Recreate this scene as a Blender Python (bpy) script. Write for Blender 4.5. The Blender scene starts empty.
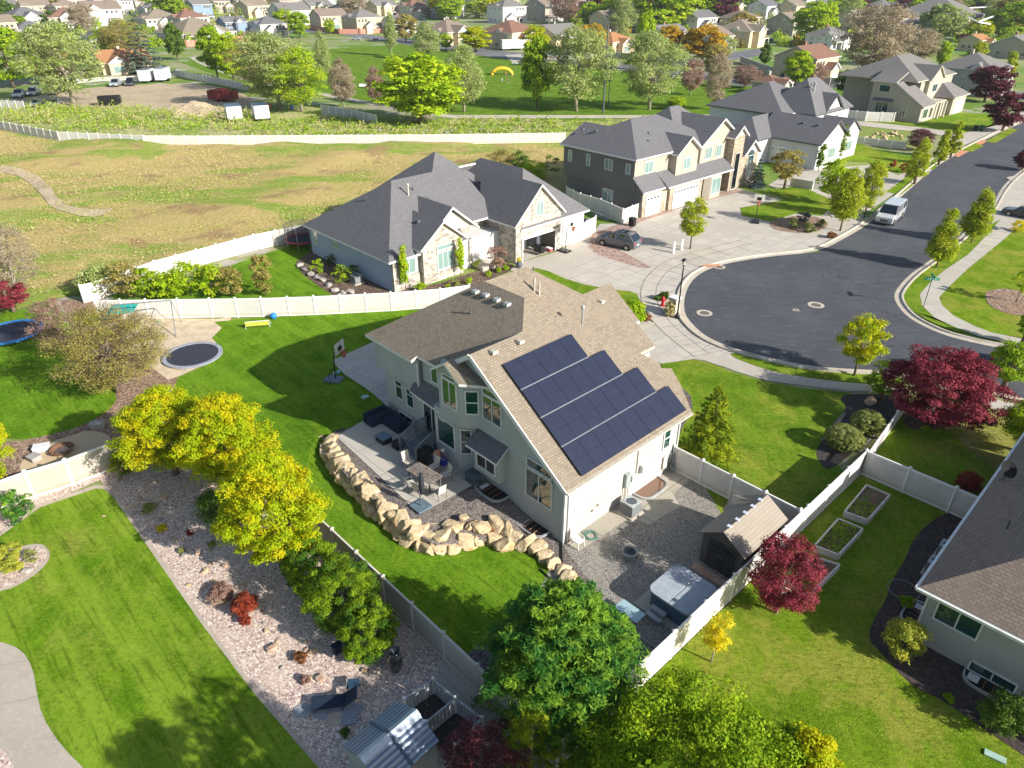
import bpy, math, random
import numpy as np
from mathutils import Vector, Matrix, noise as mnoise
PI=math.pi; R=math.radians
scn=bpy.context.scene
COL=scn.collection
# ------------------------------------------------------------------ camera
CF=710.0; CTH=R(30.2); CH=27.0
cd=bpy.data.cameras.new('camera'); cam=bpy.data.objects.new('camera',cd); COL.objects.link(cam)
cam.location=(0,0,CH); cam.rotation_euler=(PI/2-CTH,0,0)
cd.sensor_fit='HORIZONTAL'; cd.sensor_width=36; cd.lens=36*CF/1024; cd.clip_start=0.5; cd.clip_end=6000
scn.camera=cam
# ------------------------------------------------------------------ light
SUN_EL=R(26.5); SH_AZ=R(31.5)          # shadows run towards (-cos, +sin)
SD=Vector((math.cos(SH_AZ)*math.cos(SUN_EL),-math.sin(SH_AZ)*math.cos(SUN_EL),math.sin(SUN_EL)))
sl=bpy.data.lights.new('sun','SUN'); sl.energy=5.0; sl.angle=R(0.5); sl.color=(1,.955,.89)
so=bpy.data.objects.new('sun',sl); COL.objects.link(so); so.rotation_euler=SD.to_track_quat('Z','Y').to_euler()
w=bpy.data.worlds.new('World'); scn.world=w; w.use_nodes=True
nt=w.node_tree; bg=nt.nodes['Background']; sky=nt.nodes.new('ShaderNodeTexSky'); sky.sky_type='NISHITA'
sky.sun_disc=False; sky.sun_elevation=SUN_EL; sky.sun_rotation=math.atan2(SD.x,SD.y); sky.air_density=1.0; sky.dust_density=1.2
nt.links.new(sky.outputs[0],bg.inputs[0]); bg.inputs[1].default_value=0.098
vs=scn.view_settings; vs.view_transform='Standard'; vs.look='None'; vs.gamma=1; vs.use_curve_mapping=False; vs.exposure=0.76
scn.cycles.max_bounces=5; scn.cycles.diffuse_bounces=2; scn.cycles.glossy_bounces=3; scn.cycles.transparent_max_bounces=6; scn.cycles.transmission_bounces=3
# ------------------------------------------------------------------ projection: picture point -> ground point
_c,_s=math.cos(CTH),math.sin(CTH)
def ray(px,py):
    x=(px-512)/CF; y=-(py-384)/CF
    return Vector((x,_c+y*_s,-_s+y*_c))
def at(px,py,z=0.0):
    d=ray(px,py); t=(z-CH)/d.z
    return Vector((d.x*t,d.y*t,z))
def depth(p): return p.y*_c-(p.z-CH)*_s
def hgt(b,top):
    p=at(*b); d=ray(*top); k=math.hypot(p.x,p.y)/math.hypot(d.x,d.y); return CH+d.z*k
B0=Vector((2.78,29.06,0)); AA=R(43.5)
V=Vector((math.cos(AA),math.sin(AA),0)); U=Vector((-math.sin(AA),math.cos(AA),0))
def uv(u,v,z=0): return B0+U*u+V*v+Vector((0,0,z))
def touv(p):
    q=Vector((p[0],p[1],0))-B0; return q.dot(U),q.dot(V)
def S(t): t=max(0,min(1,t)); return t*t*(3-2*t)
def TL(p):
    u,v=touv(p)
    return .9*S((u-14.5)/3)*S((27-u)/9)*S((v+9)/6)
def TT(p):
    u,v=touv(p); return .9*S(u/7)
def atT(px,py,f=TL):
    z=0
    for _ in range(12): z=.5*z+.5*f(at(px,py,z))
    q=at(px,py,z); return Vector((q.x,q.y,f(q)))
# ------------------------------------------------------------------ materials
def srgb(h):
    h=h.lstrip('#'); c=[int(h[i:i+2],16)/255 for i in (0,2,4)]
    return tuple(((x+.055)/1.055)**2.4 if x>.04045 else x/12.92 for x in c)
class NT:
    def __init__(s,name):
        s.m=bpy.data.materials.new(name); s.m.use_nodes=True; s.t=s.m.node_tree; s.b=s.t.nodes['Principled BSDF']; s.o=s.t.nodes['Material Output']
    def n(s,t,**k):
        x=s.t.nodes.new('ShaderNode'+t)
        for a,v in k.items(): setattr(x,a,v)
        return x
    def l(s,a,b): s.t.links.new(a,b)
    def mixc(s,f,a,b,mode='MIX'):
        x=s.n('Mix',data_type='RGBA',blend_type=mode)
        for sock,val in ((x.inputs[0],f),(x.inputs[6],a),(x.inputs[7],b)):
            if hasattr(val,'links') or hasattr(val,'is_linked'): s.l(val,sock)
            elif isinstance(val,(tuple,list)): sock.default_value=(*val[:3],1)
            else: sock.default_value=val
        return x.outputs[2]
    def ramp(s,x,lo,hi):
        r=s.n('MapRange'); r.inputs[1].default_value=lo; r.inputs[2].default_value=hi; r.clamp=True; r.interpolation_type='SMOOTHSTEP'; s.l(x,r.inputs[0]); return r.outputs[0]
    def noise(s,co,scale,detail=4,rough=.6,dist=0):
        x=s.n('TexNoise'); x.inputs['Scale'].default_value=scale; x.inputs['Detail'].default_value=detail; x.inputs['Roughness'].default_value=rough; x.inputs['Distortion'].default_value=dist
        s.l(co,x.inputs['Vector']); return x.outputs[0]
    def vor(s,co,scale,feat='F1',rand=1):
        x=s.n('TexVoronoi',feature=feat); x.inputs['Scale'].default_value=scale; x.inputs['Randomness'].default_value=rand; s.l(co,x.inputs['Vector']); return x
    def mapping(s,co,rot=0,sc=(1,1,1),loc=(0,0,0)):
        m=s.n('Mapping'); m.inputs['Rotation'].default_value=(0,0,rot); m.inputs['Scale'].default_value=sc; m.inputs['Location'].default_value=loc; s.l(co,m.inputs[0]); return m.outputs[0]
    def bump(s,h,st,dist=.05):
        b=s.n('Bump'); b.inputs['Strength'].default_value=st; b.inputs['Distance'].default_value=dist; s.l(h,b.inputs['Height']); s.l(b.outputs[0],s.b.inputs['Normal'])
    def coord(s,k='Object'): return s.n('TexCoord').outputs[k]
    def fin(s,col,rough=.85,metal=0,spec=.25):
        if isinstance(col,tuple): s.b.inputs['Base Color'].default_value=(*col[:3],1)
        else: s.l(col,s.b.inputs['Base Color'])
        s.b.inputs['Roughness'].default_value=rough; s.b.inputs['Metallic'].default_value=metal; s.b.inputs['Specular IOR Level'].default_value=spec
        return s.m
MC={}
KIDS={}
def mat(name,base,layers=(),rough=.85,metal=0,bump=None,co='Object',spec=.25):
    """layers: (noise scale, colour, lo, hi[, detail])"""
    if name in MC: return MC[name]
    n=NT(name); c=n.coord(co); col=base
    for L in layers:
        f=n.ramp(n.noise(c,L[0],L[4] if len(L)>4 else 4),L[2],L[3]); col=n.mixc(f,col,L[1])
    if bump: n.bump(n.noise(c,bump[0],3),bump[1],bump[2] if len(bump)>2 else .03)
    MC[name]=n.fin(col,rough,metal,spec); return MC[name]
def tone(c,k): return tuple(min(1,x*k) for x in c)
def plain(name,c,rough=.6,metal=0,spec=.4):
    return mat(name,c,[(3,tone(c,.82),.35,.7)],rough,metal,spec=spec)
def shingle(name,a,b,cdk,sx=.42,sy=.26):
    if name in MC: return MC[name]
    n=NT(name); c=n.coord('UV'); br=n.n('TexBrick'); n.l(c,br.inputs['Vector'])
    br.offset=.5; br.inputs['Scale'].default_value=1; br.inputs['Brick Width'].default_value=sx; br.inputs['Row Height'].default_value=sy
    br.inputs['Mortar Size'].default_value=.018; br.inputs['Mortar Smooth'].default_value=.5; br.inputs['Bias'].default_value=-.1
    br.inputs['Color1'].default_value=(*a,1); br.inputs['Color2'].default_value=(*b,1); br.inputs['Mortar'].default_value=(*cdk,1)
    f=n.ramp(n.noise(c,.6,5),.3,.75); col=n.mixc(f,br.outputs[0],tone(a,.78))
    f=n.ramp(n.noise(c,14,2),.35,.7); col=n.mixc(f,col,n.mixc(.5,br.outputs[0],tone(b,1.15)))
    n.bump(br.outputs['Fac'],-.5,.03); MC[name]=n.fin(col,.93,0,.1); return MC[name]
def stone_veneer(name,a,b,c3,mort,sc=2.6):
    if name in MC: return MC[name]
    n=NT(name); c=n.mapping(n.coord('UV'),0,(1,1.9,1)); v=n.vor(c,sc); e=n.vor(c,sc,'DISTANCE_TO_EDGE')
    sep=n.n('SeparateColor'); n.l(v.outputs['Color'],sep.inputs[0])
    col=n.mixc(sep.outputs[0],a,b); col=n.mixc(n.ramp(sep.outputs[1],.55,.9),col,c3); col=n.mixc(n.ramp(e.outputs['Distance'],.03,.0),col,mort)
    n.bump(n.ramp(e.outputs['Distance'],0,.12),.7,.04); MC[name]=n.fin(col,.9,0,.2); return MC[name]
def foliage(name,a,b,c3=None,tr=.35,sc=.9):
    if name in MC: return MC[name]
    n=NT(name); g=n.n('NewGeometry'); col=n.mixc(g.outputs['Random Per Island'],a,b)
    f=n.ramp(n.noise(n.coord('Object'),sc,3),.42,.62)
    col=n.mixc(f,col,c3 if c3 else n.mixc(.5,a,b))
    n.fin(col,.6,0,.12)
    t=n.n('BsdfTranslucent'); n.l(col,t.inputs[0]); mx=n.n('MixShader'); mx.inputs[0].default_value=tr
    n.l(n.b.outputs[0],mx.inputs[1]); n.l(t.outputs[0],mx.inputs[2]); n.l(mx.outputs[0],n.o.inputs[0]); MC[name]=n.m; return n.m
def glassm(name,c,rough=.04,spec=1.0,metal=.0):
    if name in MC: return MC[name]
    n=NT(name); n.fin(c,rough,metal,spec); n.b.inputs['Coat Weight'].default_value=.8; n.b.inputs['Coat Roughness'].default_value=.02
    MC[name]=n.m; return n.m
# ------------------------------------------------------------------ mesh builder
def me_from(name,verts,faces,mats,fm=None,smooth=False,uvs=True):
    me=bpy.data.meshes.new(name); me.from_pydata([tuple(v) for v in verts],[],faces)
    for m in mats: me.materials.append(m)
    if fm is not None: me.polygons.foreach_set('material_index',fm)
    if smooth: me.polygons.foreach_set('use_smooth',[True]*len(faces))
    if uvs and faces:
        ul=me.uv_layers.new(name='UVMap'); co=me.vertices
        for p in me.polygons:
            nn=p.normal
            if abs(nn.z)>.999: t=Vector((1,0,0)); b=Vector((0,1,0))
            else:
                t=Vector((0,0,1)).cross(nn).normalized(); b=nn.cross(t)
            for li in p.loop_indices:
                v=co[me.loops[li].vertex_index].co; ul.data[li].uv=(v.dot(t),v.dot(b))
    me.update(); return me
def link(name,me,parent=None,loc=None,rotz=None,scale=None):
    o=bpy.data.objects.new(name,me); COL.objects.link(o)
    if parent is not None: o.parent=parent; KIDS.setdefault(parent.name,[]).append(o)
    if loc is not None: o.location=loc
    if rotz is not None: o.rotation_euler=(0,0,rotz)
    if scale is not None: o.scale=scale if hasattr(scale,'__len__') else (scale,)*3
    return o
class MB:
    def __init__(s): s.v=[]; s.f=[]; s.m=[]
    def face(s,pts,m=0):
        i=len(s.v); s.v+= [Vector(p) for p in pts]; s.f.append(tuple(range(i,i+len(pts)))); s.m.append(m); return s
    def hull(s,vs,fs,m=0):
        i=len(s.v); s.v+=[Vector(p) for p in vs]; s.f+=[tuple(i+k for k in f) for f in fs]; s.m+=[m]*len(fs); return s
    def box(s,c,d,rz=0,m=0,taper=1,M=None):
        a,b,h=d[0]/2,d[1]/2,d[2]/2; vs=[]
        for z,k in ((-h,1),(h,taper)):
            for x,y in ((-a,-b),(a,-b),(a,b),(-a,b)):
                p=Vector((x*k,y*k,z))
                if M is not None: p=M@p
                elif rz: p=Vector((p.x*math.cos(rz)-p.y*math.sin(rz),p.x*math.sin(rz)+p.y*math.cos(rz),p.z))
                vs.append(p+Vector(c))
        return s.hull(vs,[(3,2,1,0),(4,5,6,7),(0,1,5,4),(1,2,6,5),(2,3,7,6),(3,0,4,7)],m)
    def b2(s,lo,hi,m=0):
        return s.box([(lo[i]+hi[i])/2 for i in range(3)],[abs(hi[i]-lo[i]) for i in range(3)],0,m)
    def bar(s,p,q,w,h=None,m=0):
        p,q=Vector(p),Vector(q); h=h or w; d=(q-p); L=d.length; d.normalize()
        up=Vector((0,0,1)) if abs(d.z)<.95 else Vector((0,1,0)); t=d.cross(up).normalized(); u=t.cross(d)
        M=Matrix((t,d,u)).transposed(); return s.box((p+q)/2,(w,L,h),0,m,1,M)
    def tube(s,pts,rs,n=8,m=0,cap=True):
        pts=[Vector(p) for p in pts]
        if not hasattr(rs,'__len__'): rs=[rs]*len(pts)
        i0=len(s.v); k=len(pts)
        for i,p in enumerate(pts):
            d=(pts[min(i+1,k-1)]-pts[max(i-1,0)]).normalized(); up=Vector((0,0,1)) if abs(d.z)<.9 else Vector((1,0,0))
            t=d.cross(up).normalized(); u=t.cross(d)
            for j in range(n):
                a=2*PI*j/n; s.v.append(p+(t*math.cos(a)+u*math.sin(a))*rs[i])
        for i in range(k-1):
            for j in range(n):
                a=i0+i*n+j; b=i0+i*n+(j+1)%n; s.f.append((a,b,b+n,a+n)); s.m.append(m)
        if cap:
            s.f.append(tuple(i0+j for j in range(n))[::-1]); s.m.append(m); s.f.append(tuple(i0+(k-1)*n+j for j in range(n))); s.m.append(m)
        return s
    def lathe(s,prof,c=(0,0,0),n=16,m=0,sx=1,sy=1,cap=True):
        cap=cap and prof[0][0]>1e-4 and abs(prof[0][1]-prof[-1][1])>1e-4 and prof[-1][0]>1e-4
        i0=len(s.v); k=len(prof)
        for r,z in prof:
            for j in range(n):
                a=2*PI*j/n; s.v.append(Vector((c[0]+r*math.cos(a)*sx,c[1]+r*math.sin(a)*sy,c[2]+z)))
        for i in range(k-1):
            for j in range(n):
                a=i0+i*n+j; b=i0+i*n+(j+1)%n; s.f.append((a,b,b+n,a+n)); s.m.append(m)
        if cap: s.f.append(tuple(i0+j for j in range(n))[::-1]); s.m.append(m)
        if cap: s.f.append(tuple(i0+(k-1)*n+j for j in range(n))); s.m.append(m)
        return s
    def prism(s,poly,z0,z1,m=0,mt=None):
        """poly list of (x,y) ccw"""
        a=sum(poly[i][0]*poly[(i+1)%len(poly)][1]-poly[(i+1)%len(poly)][0]*poly[i][1] for i in range(len(poly)))
        if a<0: poly=poly[::-1]
        n=len(poly); i0=len(s.v); s.v+=[Vector((p[0],p[1],z0)) for p in poly]+[Vector((p[0],p[1],z1)) for p in poly]
        s.f.append(tuple(i0+j for j in range(n))[::-1]); s.m.append(m); s.f.append(tuple(i0+n+j for j in range(n))); s.m.append(m if mt is None else mt)
        for j in range(n): s.f.append((i0+j,i0+(j+1)%n,i0+n+(j+1)%n,i0+n+j)); s.m.append(m)
        return s
    def slab(s,pts,t,m=0,ms=1):
        """sloped polygon pts extruded straight down by t; sides get ms"""
        pts=[Vector(p) for p in pts]; nrm=Vector((0,0,0))
        for i in range(len(pts)): nrm+=pts[i].cross(pts[(i+1)%len(pts)])
        if nrm.z<0: pts=pts[::-1]
        n=len(pts); i0=len(s.v); s.v+=pts+[p-Vector((0,0,t)) for p in pts]
        s.f.append(tuple(i0+j for j in range(n))); s.m.append(m); s.f.append(tuple(i0+n+j for j in range(n))[::-1]); s.m.append(ms)
        for j in range(n): s.f.append((i0+j,i0+n+j,i0+n+(j+1)%n,i0+(j+1)%n)); s.m.append(ms)
        return s
    def build(s,name,mats,parent=None,loc=None,rotz=None,smooth=False,bevel=0,sub=0):
        if not isinstance(mats,(list,tuple)): mats=[mats]
        me=me_from(name,s.v,s.f,mats,[min(k,len(mats)-1) for k in s.m],smooth); o=link(name,me,parent,loc,rotz)
        if bevel:
            b=o.modifiers.new('b','BEVEL'); b.width=bevel; b.segments=2; b.limit_method='ANGLE'
        if sub:
            b=o.modifiers.new('s','SUBSURF'); b.levels=sub; b.render_levels=sub
        return o
def tag(o,label,cat,group=None,kind=None):
    if label: o['label']=label
    if cat: o['category']=cat
    if group: o['group']=group
    if kind: o['kind']=kind
    return o
def thing(name,label,cat,loc=(0,0,0),rotz=0,group=None,scale=None):
    o=bpy.data.objects.new(name,None); COL.objects.link(o); o.location=loc; o.rotation_euler=(0,0,rotz); o.empty_display_size=.2
    if scale is not None: o.scale=scale if hasattr(scale,'__len__') else (scale,)*3
    return tag(o,label,cat,group)
def dup(root,loc,rotz=0,scale=None,label=None,group=None,cat=None,matmap=None):
    ch=[]; 
    def cp(o,par):
        c=o.copy(); COL.objects.link(c)
        if par is not None: c.parent=par; KIDS.setdefault(par.name,[]).append(c)
        for k in KIDS.get(o.name,()): cp(k,c)
        return c
    r=cp(root,None); r.location=loc; r.rotation_euler=(0,0,rotz)
    if scale is not None: r.scale=scale if hasattr(scale,'__len__') else (scale,)*3
    if label: r['label']=label
    if group: r['group']=group
    elif 'group' in r and not root.get('group'): pass
    if cat: r['category']=cat
    return r
def struct(o): o['kind']='structure'; return o
# ------------------------------------------------------------------ ground sheets
import bmesh
def smooth_poly(pts,k=2,closed=True):
    for _ in range(k):
        n=len(pts); q=[]
        rng=range(n) if closed else range(n-1)
        if not closed: q.append(pts[0])
        for i in rng:
            a,b=pts[i],pts[(i+1)%n]; q.append(tuple(a[j]*.75+b[j]*.25 for j in range(len(a)))); q.append(tuple(a[j]*.25+b[j]*.75 for j in range(len(a))))
        if not closed: q.append(pts[-1])
        pts=q
    return pts
def sheet(name,pix,z,m,sm=0,hf=None,world=False,label=None,kind='structure',cat=None):
    """flat ground sheet through the picture points pix, z above the ground"""
    if world: P=[Vector((p[0],p[1],0)) for p in pix]
    elif hf: P=[atT(*p,hf) for p in pix]
    else: P=[at(*p) for p in pix]
    P=[(p.x,p.y) for p in P]
    if sm: P=smooth_poly(P,sm)
    bm=bmesh.new(); f=bm.faces.new([bm.verts.new((x,y,0)) for x,y in P])
    bm.normal_update()
    if f.normal.z<0: bmesh.ops.reverse_faces(bm,faces=[f])
    if hf:
        bmesh.ops.triangulate(bm,faces=bm.faces[:])
        us=[touv(p)[0] for p in P]; vs_=[touv(p)[1] for p in P]
        for nrm,lo,hi in ((U,min(us),max(us)),(V,min(vs_),max(vs_))):
            k=math.ceil(lo)
            while k<hi:
                bmesh.ops.bisect_plane(bm,geom=bm.verts[:]+bm.edges[:]+bm.faces[:],plane_co=B0+nrm*k,plane_no=nrm); k+=1
        for v in bm.verts: v.co.z=hf(v.co)+z
    else:
        for v in bm.verts: v.co.z=z
    me=bpy.data.meshes.new(name); bm.to_mesh(me); bm.free(); me.materials.append(m)
    o=link(name,me); o['kind']=kind
    if label: o['label']=label
    return o
def ribbon(mb,P,off0,off1,z0,z1,m=0):
    """strip between two offsets of a world polyline P"""
    n=len(P); L=[]
    for i,p in enumerate(P):
        a=P[max(i-1,0)]; b=P[min(i+1,n-1)]; d=Vector((b[0]-a[0],b[1]-a[1],0)).normalized(); nr=Vector((-d.y,d.x,0))
        L.append((Vector((p[0],p[1],z0))+nr*off0,Vector((p[0],p[1],z1))+nr*off1))
    for i in range(n-1):
        q=[L[i][0],L[i+1][0],L[i+1][1],L[i][1]]
        if off1<off0: q=q[::-1]
        mb.face(q,m)
# ------------------------------------------------------------------ ground materials
def lawn_mat(name,a,b,dry,stripe=None,dryamt=.62,sdir=0,sper=1.1,samt=.35):
    a=tone(a,.92); b=tone(b,1.08)
    n=NT(name); c=n.coord('Object')
    f=n.ramp(n.noise(c,.35,5,.65),.35,.65); col=n.mixc(f,a,b)
    f=n.ramp(n.noise(c,.22,6,.7,.4),dryamt,dryamt+.16); col=n.mixc(f,col,dry)
    f=n.ramp(n.noise(n.mapping(c,sdir,(1,2.2,1)),2.6,5,.75),.38,.68); col=n.mixc(f,col,n.mixc(.6,col,tone(a,.5)))
    f=n.ramp(n.noise(n.mapping(c,sdir,(1,.35,1),(3,7,0)),1.1,5,.8,.8),.46,.70); col=n.mixc(f,col,n.mixc(.55,col,dry))
    f=n.ramp(n.noise(c,.9,6,.8,1.5),.52,.72); col=n.mixc(f,col,n.mixc(.5,col,tone(a,.45)))
    f=n.ramp(n.noise(c,11,2,.8),.45,.75); col=n.mixc(f,col,n.mixc(.5,col,tone(b,1.5)))
    if stripe:
        st=n.ramp(n.noise(n.mapping(n.mapping(c,R(46.5)),0,(.10,1.0/sper,1)),1.0,4,.6,.25),.40,.60); k_=n.n('Math',operation='MULTIPLY'); n.l(st,k_.inputs[0]); k_.inputs[1].default_value=samt; col=n.mixc(k_.outputs[0],col,stripe)
        st=n.ramp(n.noise(n.mapping(n.mapping(c,R(46.5)),0,(.25,3.2,1),(5,1,0)),1.0,4,.7,.3),.52,.66); k_=n.n('Math',operation='MULTIPLY'); n.l(st,k_.inputs[0]); k_.inputs[1].default_value=.55; col=n.mixc(k_.outputs[0],col,tone(a,.55))
    f=n.ramp(n.noise(c,5,6,.85),.50,.66); k_=n.n('Math',operation='MULTIPLY'); n.l(f,k_.inputs[0]); k_.inputs[1].default_value=.6; col=n.mixc(k_.outputs[0],col,tone(a,.38))
    f=n.ramp(n.noise(n.mapping(c,0,(1,1,1),(11,3,0)),7,5,.85),.56,.72); k_=n.n('Math',operation='MULTIPLY'); n.l(f,k_.inputs[0]); k_.inputs[1].default_value=.5; col=n.mixc(k_.outputs[0],col,n.mixc(.5,dry,tone(b,1.6)))
    n.bump(n.noise(c,16,3,.8),1.0,.12)
    return n.fin(col,.95,0,.02)
M_lawn=lawn_mat('lawn_grass',(.095,.225,.010),(.165,.315,.018),(.27,.36,.025),stripe=(.23,.40,.03),sdir=R(-43.5),dryamt=.60)
M_lawnL=lawn_mat('neighbour_lawn_grass',(.11,.245,.010),(.19,.34,.016),(.34,.37,.06),stripe=(.31,.46,.04),dryamt=.50,sdir=R(-43.5),sper=1.5,samt=.6)
M_lawnF=lawn_mat('front_lawn_grass',(.11,.225,.012),(.19,.315,.022),(.35,.37,.05),dryamt=.48,sdir=R(20))
M_lawnR=lawn_mat('side_lawn_grass',(.125,.24,.010),(.21,.33,.018),(.36,.35,.06),dryamt=.46)
M_park=lawn_mat('park_grass',(.10,.205,.014),(.16,.275,.025),(.28,.31,.06),dryamt=.6)
def field_mat():
    n=NT('dry_field_grass'); c=n.coord('Object'); m=n.mapping(c,R(-25),(1,2.0,1))
    f=n.ramp(n.noise(m,.045,6,.62,.5),.47,.56); col=n.mixc(f,(.56,.42,.17),(.21,.35,.035))
    f=n.ramp(n.noise(m,.35,6,.75,.8),.42,.68); col=n.mixc(f,col,(.46,.39,.12))
    f=n.ramp(n.noise(n.mapping(c,R(-60),(1,3,1)),1.6,5,.8),.48,.72); col=n.mixc(f,col,(.62,.49,.23))
    f=n.ramp(n.noise(c,.16,5,.6,.3),.55,.68); col=n.mixc(f,col,(.40,.27,.13))
    f=n.ramp(n.noise(c,3.2,4,.8),.55,.75); col=n.mixc(f,col,(.26,.28,.07))
    n.bump(n.noise(c,1.8,6,.75),1.0,.5); return n.fin(col,.95,0,.05)
M_field=field_mat()
M_base=mat('distant_ground',(.20,.25,.05),[(.03,(.34,.30,.20),.45,.55),(.06,(.12,.22,.02),.46,.56),(.12,(.38,.35,.30),.57,.63)],.95)
M_weeds=mat('weedy_grass',(.26,.34,.06),[(.12,(.46,.42,.19),.42,.6,6),(1.3,(.16,.24,.03),.48,.68,5),(4,(.46,.44,.22),.58,.75)],.95,bump=(2,1,.3))
M_dirt=mat('bare_dirt',(.46,.36,.23),[(.15,(.36,.28,.18),.4,.65,6),(1.5,(.55,.45,.31),.5,.7)],.95,bump=(2,.6,.15))
def concrete(name,a,b,jx=2.4,jy=2.4,rot=AA,joint=.45):
    n=NT(name); c=n.coord('Object'); br=n.n('TexBrick'); n.l(n.mapping(c,-rot),br.inputs['Vector'])
    br.offset=0; br.inputs['Scale'].default_value=1; br.inputs['Brick Width'].default_value=jx; br.inputs['Row Height'].default_value=jy
    br.inputs['Mortar Size'].default_value=.035; br.inputs['Mortar Smooth'].default_value=.2
    br.inputs['Color1'].default_value=(*a,1); br.inputs['Color2'].default_value=(*b,1); br.inputs['Mortar'].default_value=(*tone(a,joint*.75),1)
    f=n.ramp(n.noise(c,.11,4,.6),.45,.62); col0=n.mixc(f,br.outputs[0],tone(b,.88)); f=n.ramp(n.noise(c,.5,6,.7),.35,.7); col=n.mixc(f,col0,tone(b,.84)); f=n.ramp(n.noise(c,2.2,5,.8),.60,.68); col=n.mixc(f,col,tone(b,.66)); f=n.ramp(n.noise(c,6,4,.7),.45,.75); col=n.mixc(f,col,n.mixc(.5,col,tone(a,1.12)))
    return n.fin(col,.88,0,.2)
M_drive=concrete('driveway_concrete',(.53,.48,.405),(.49,.44,.37),3.0,1.8)
M_walk=concrete('pavement_concrete',(.52,.47,.39),(.48,.43,.35),60,60,R(43),.6)
M_walkE=concrete('east_pavement_concrete',(.50,.455,.38),(.47,.43,.355),1.6,60,R(52),.6)
M_pad=concrete('patio_concrete',(.52,.48,.41),(.48,.44,.375),3.0,3.0,AA,.55)
M_kerb=mat('kerb_concrete',(.50,.44,.35),[(.8,(.42,.36,.28),.4,.7),(6,(.55,.50,.42),.5,.7)],.9)
def asphalt():
    n=NT('asphalt'); c=n.coord('Object')
    f=n.ramp(n.noise(c,.16,6,.65,.5),.35,.68); col=n.mixc(f,(.046,.049,.058),(.068,.071,.081))
    f=n.ramp(n.noise(n.mapping(c,R(40),(1,4,1)),.5,5,.7),.5,.72); col=n.mixc(f,col,(.095,.098,.108))
    rg_=n.n('TexWave',wave_type='RINGS',rings_direction='Z'); rg_.inputs['Scale'].default_value=.16; rg_.inputs['Distortion'].default_value=7; rg_.inputs['Detail'].default_value=5; rg_.inputs['Detail Scale'].default_value=.6
    n.l(n.mapping(c,0,(1,1,1),(-27,-61,0)),rg_.inputs[0]); rm_=n.n('Math',operation='MULTIPLY'); n.l(n.ramp(rg_.outputs['Fac'],.72,1.0),rm_.inputs[0]); n.l(n.ramp(n.noise(c,.13,3),.5,.68),rm_.inputs[1]); col=n.mixc(rm_.outputs[0],col,(.062,.063,.07))
    f=n.ramp(n.noise(n.mapping(c,0,(1,1,1),(9,4,0)),.28,3,.5),.62,.64); col=n.mixc(f,col,n.mixc(.5,col,(.05,.05,.055)))
    f=n.ramp(n.noise(c,1.7,3,.5),.70,.76); col=n.mixc(f,col,(.04,.04,.042))
    dn=n.n('TexNoise'); dn.inputs['Scale'].default_value=.5; dn.inputs['Detail'].default_value=5; n.l(c,dn.inputs[0]); dv=n.n('VectorMath',operation='SCALE'); n.l(dn.outputs['Color'],dv.inputs[0]); dv.inputs['Scale'].default_value=3.0; da=n.n('VectorMath',operation='ADD'); n.l(c,da.inputs[0]); n.l(dv.outputs[0],da.inputs[1])
    v=n.vor(da.outputs[0],.11,'DISTANCE_TO_EDGE')
    col=n.mixc(n.ramp(v.outputs['Distance'],.008,.002),col,(.035,.035,.038))
    f=n.ramp(n.noise(c,20,2,.8),.4,.75); col=n.mixc(f,col,n.mixc(.4,col,(.2,.2,.2)))
    n.bump(n.noise(c,30,2),.4,.02); return n.fin(col,.8,0,.3)
M_asph=asphalt()
M_road=mat('far_asphalt',(.14,.14,.15),[(.1,(.19,.185,.19),.4,.65)],.85)
def gravel(name,cols,sc=9,bumpd=.06,big=None):
    n=NT(name); c=n.coord('Object'); v=n.vor(c,sc); sp=n.n('SeparateColor'); n.l(v.outputs['Color'],sp.inputs[0])
    col=n.mixc(n.ramp(sp.outputs[0],.2,.8),cols[0],cols[1]); col=n.mixc(n.ramp(sp.outputs[1],.68,.75),col,cols[2]); col=n.mixc(n.ramp(sp.outputs[2],.72,.8),col,cols[3])
    f=n.ramp(n.noise(c,.5,5,.7),.42,.68); col=n.mixc(f,col,n.mixc(.45,col,big or cols[0]))
    n.bump(v.outputs['Distance'],-.9,bumpd); return n.fin(col,.92,0,.2)
M_pink=gravel('pink_gravel',[(.56,.44,.36),(.47,.35,.30),(.74,.64,.54),(.29,.20,.18)],13,.04,(.60,.48,.38))
M_grey=gravel('grey_gravel',[(.27,.25,.215),(.20,.185,.16),(.38,.355,.30),(.12,.11,.10)],20,.03,(.34,.30,.235))
M_dark=gravel('dark_gravel',[(.12,.10,.09),(.19,.165,.15),(.27,.24,.21),(.06,.05,.045)],18,.035,(.22,.18,.15))
M_slate=gravel('charcoal_gravel',[(.10,.088,.09),(.15,.13,.13),(.22,.20,.195),(.05,.045,.047)],16,.04)
M_mulch=gravel('bark_mulch',[(.10,.065,.045),(.17,.115,.085),(.24,.18,.13),(.045,.03,.022)],9,.06)
M_mulchL=gravel('light_bark_mulch',[(.29,.19,.125),(.21,.135,.09),(.40,.30,.22),(.12,.08,.055)],8,.06)
M_sand=mat('play_sand',(.58,.47,.32),[(1.2,(.46,.36,.24),.42,.65),(9,(.66,.56,.42),.5,.7)],.95,bump=(6,.5,.05))
M_flag=stone_veneer('flagstone_paving',(.58,.46,.30),(.50,.38,.23),(.66,.56,.40),(.30,.22,.13),1.2)
M_brickp=gravel('red_pavers',[(.33,.22,.175),(.38,.27,.22),(.44,.33,.27),(.22,.15,.12)],4,.02)
M_white=plain('white_paint',(.80,.79,.76),.5); M_black=plain('black_metal',(.02,.02,.022),.4,.3)
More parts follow.
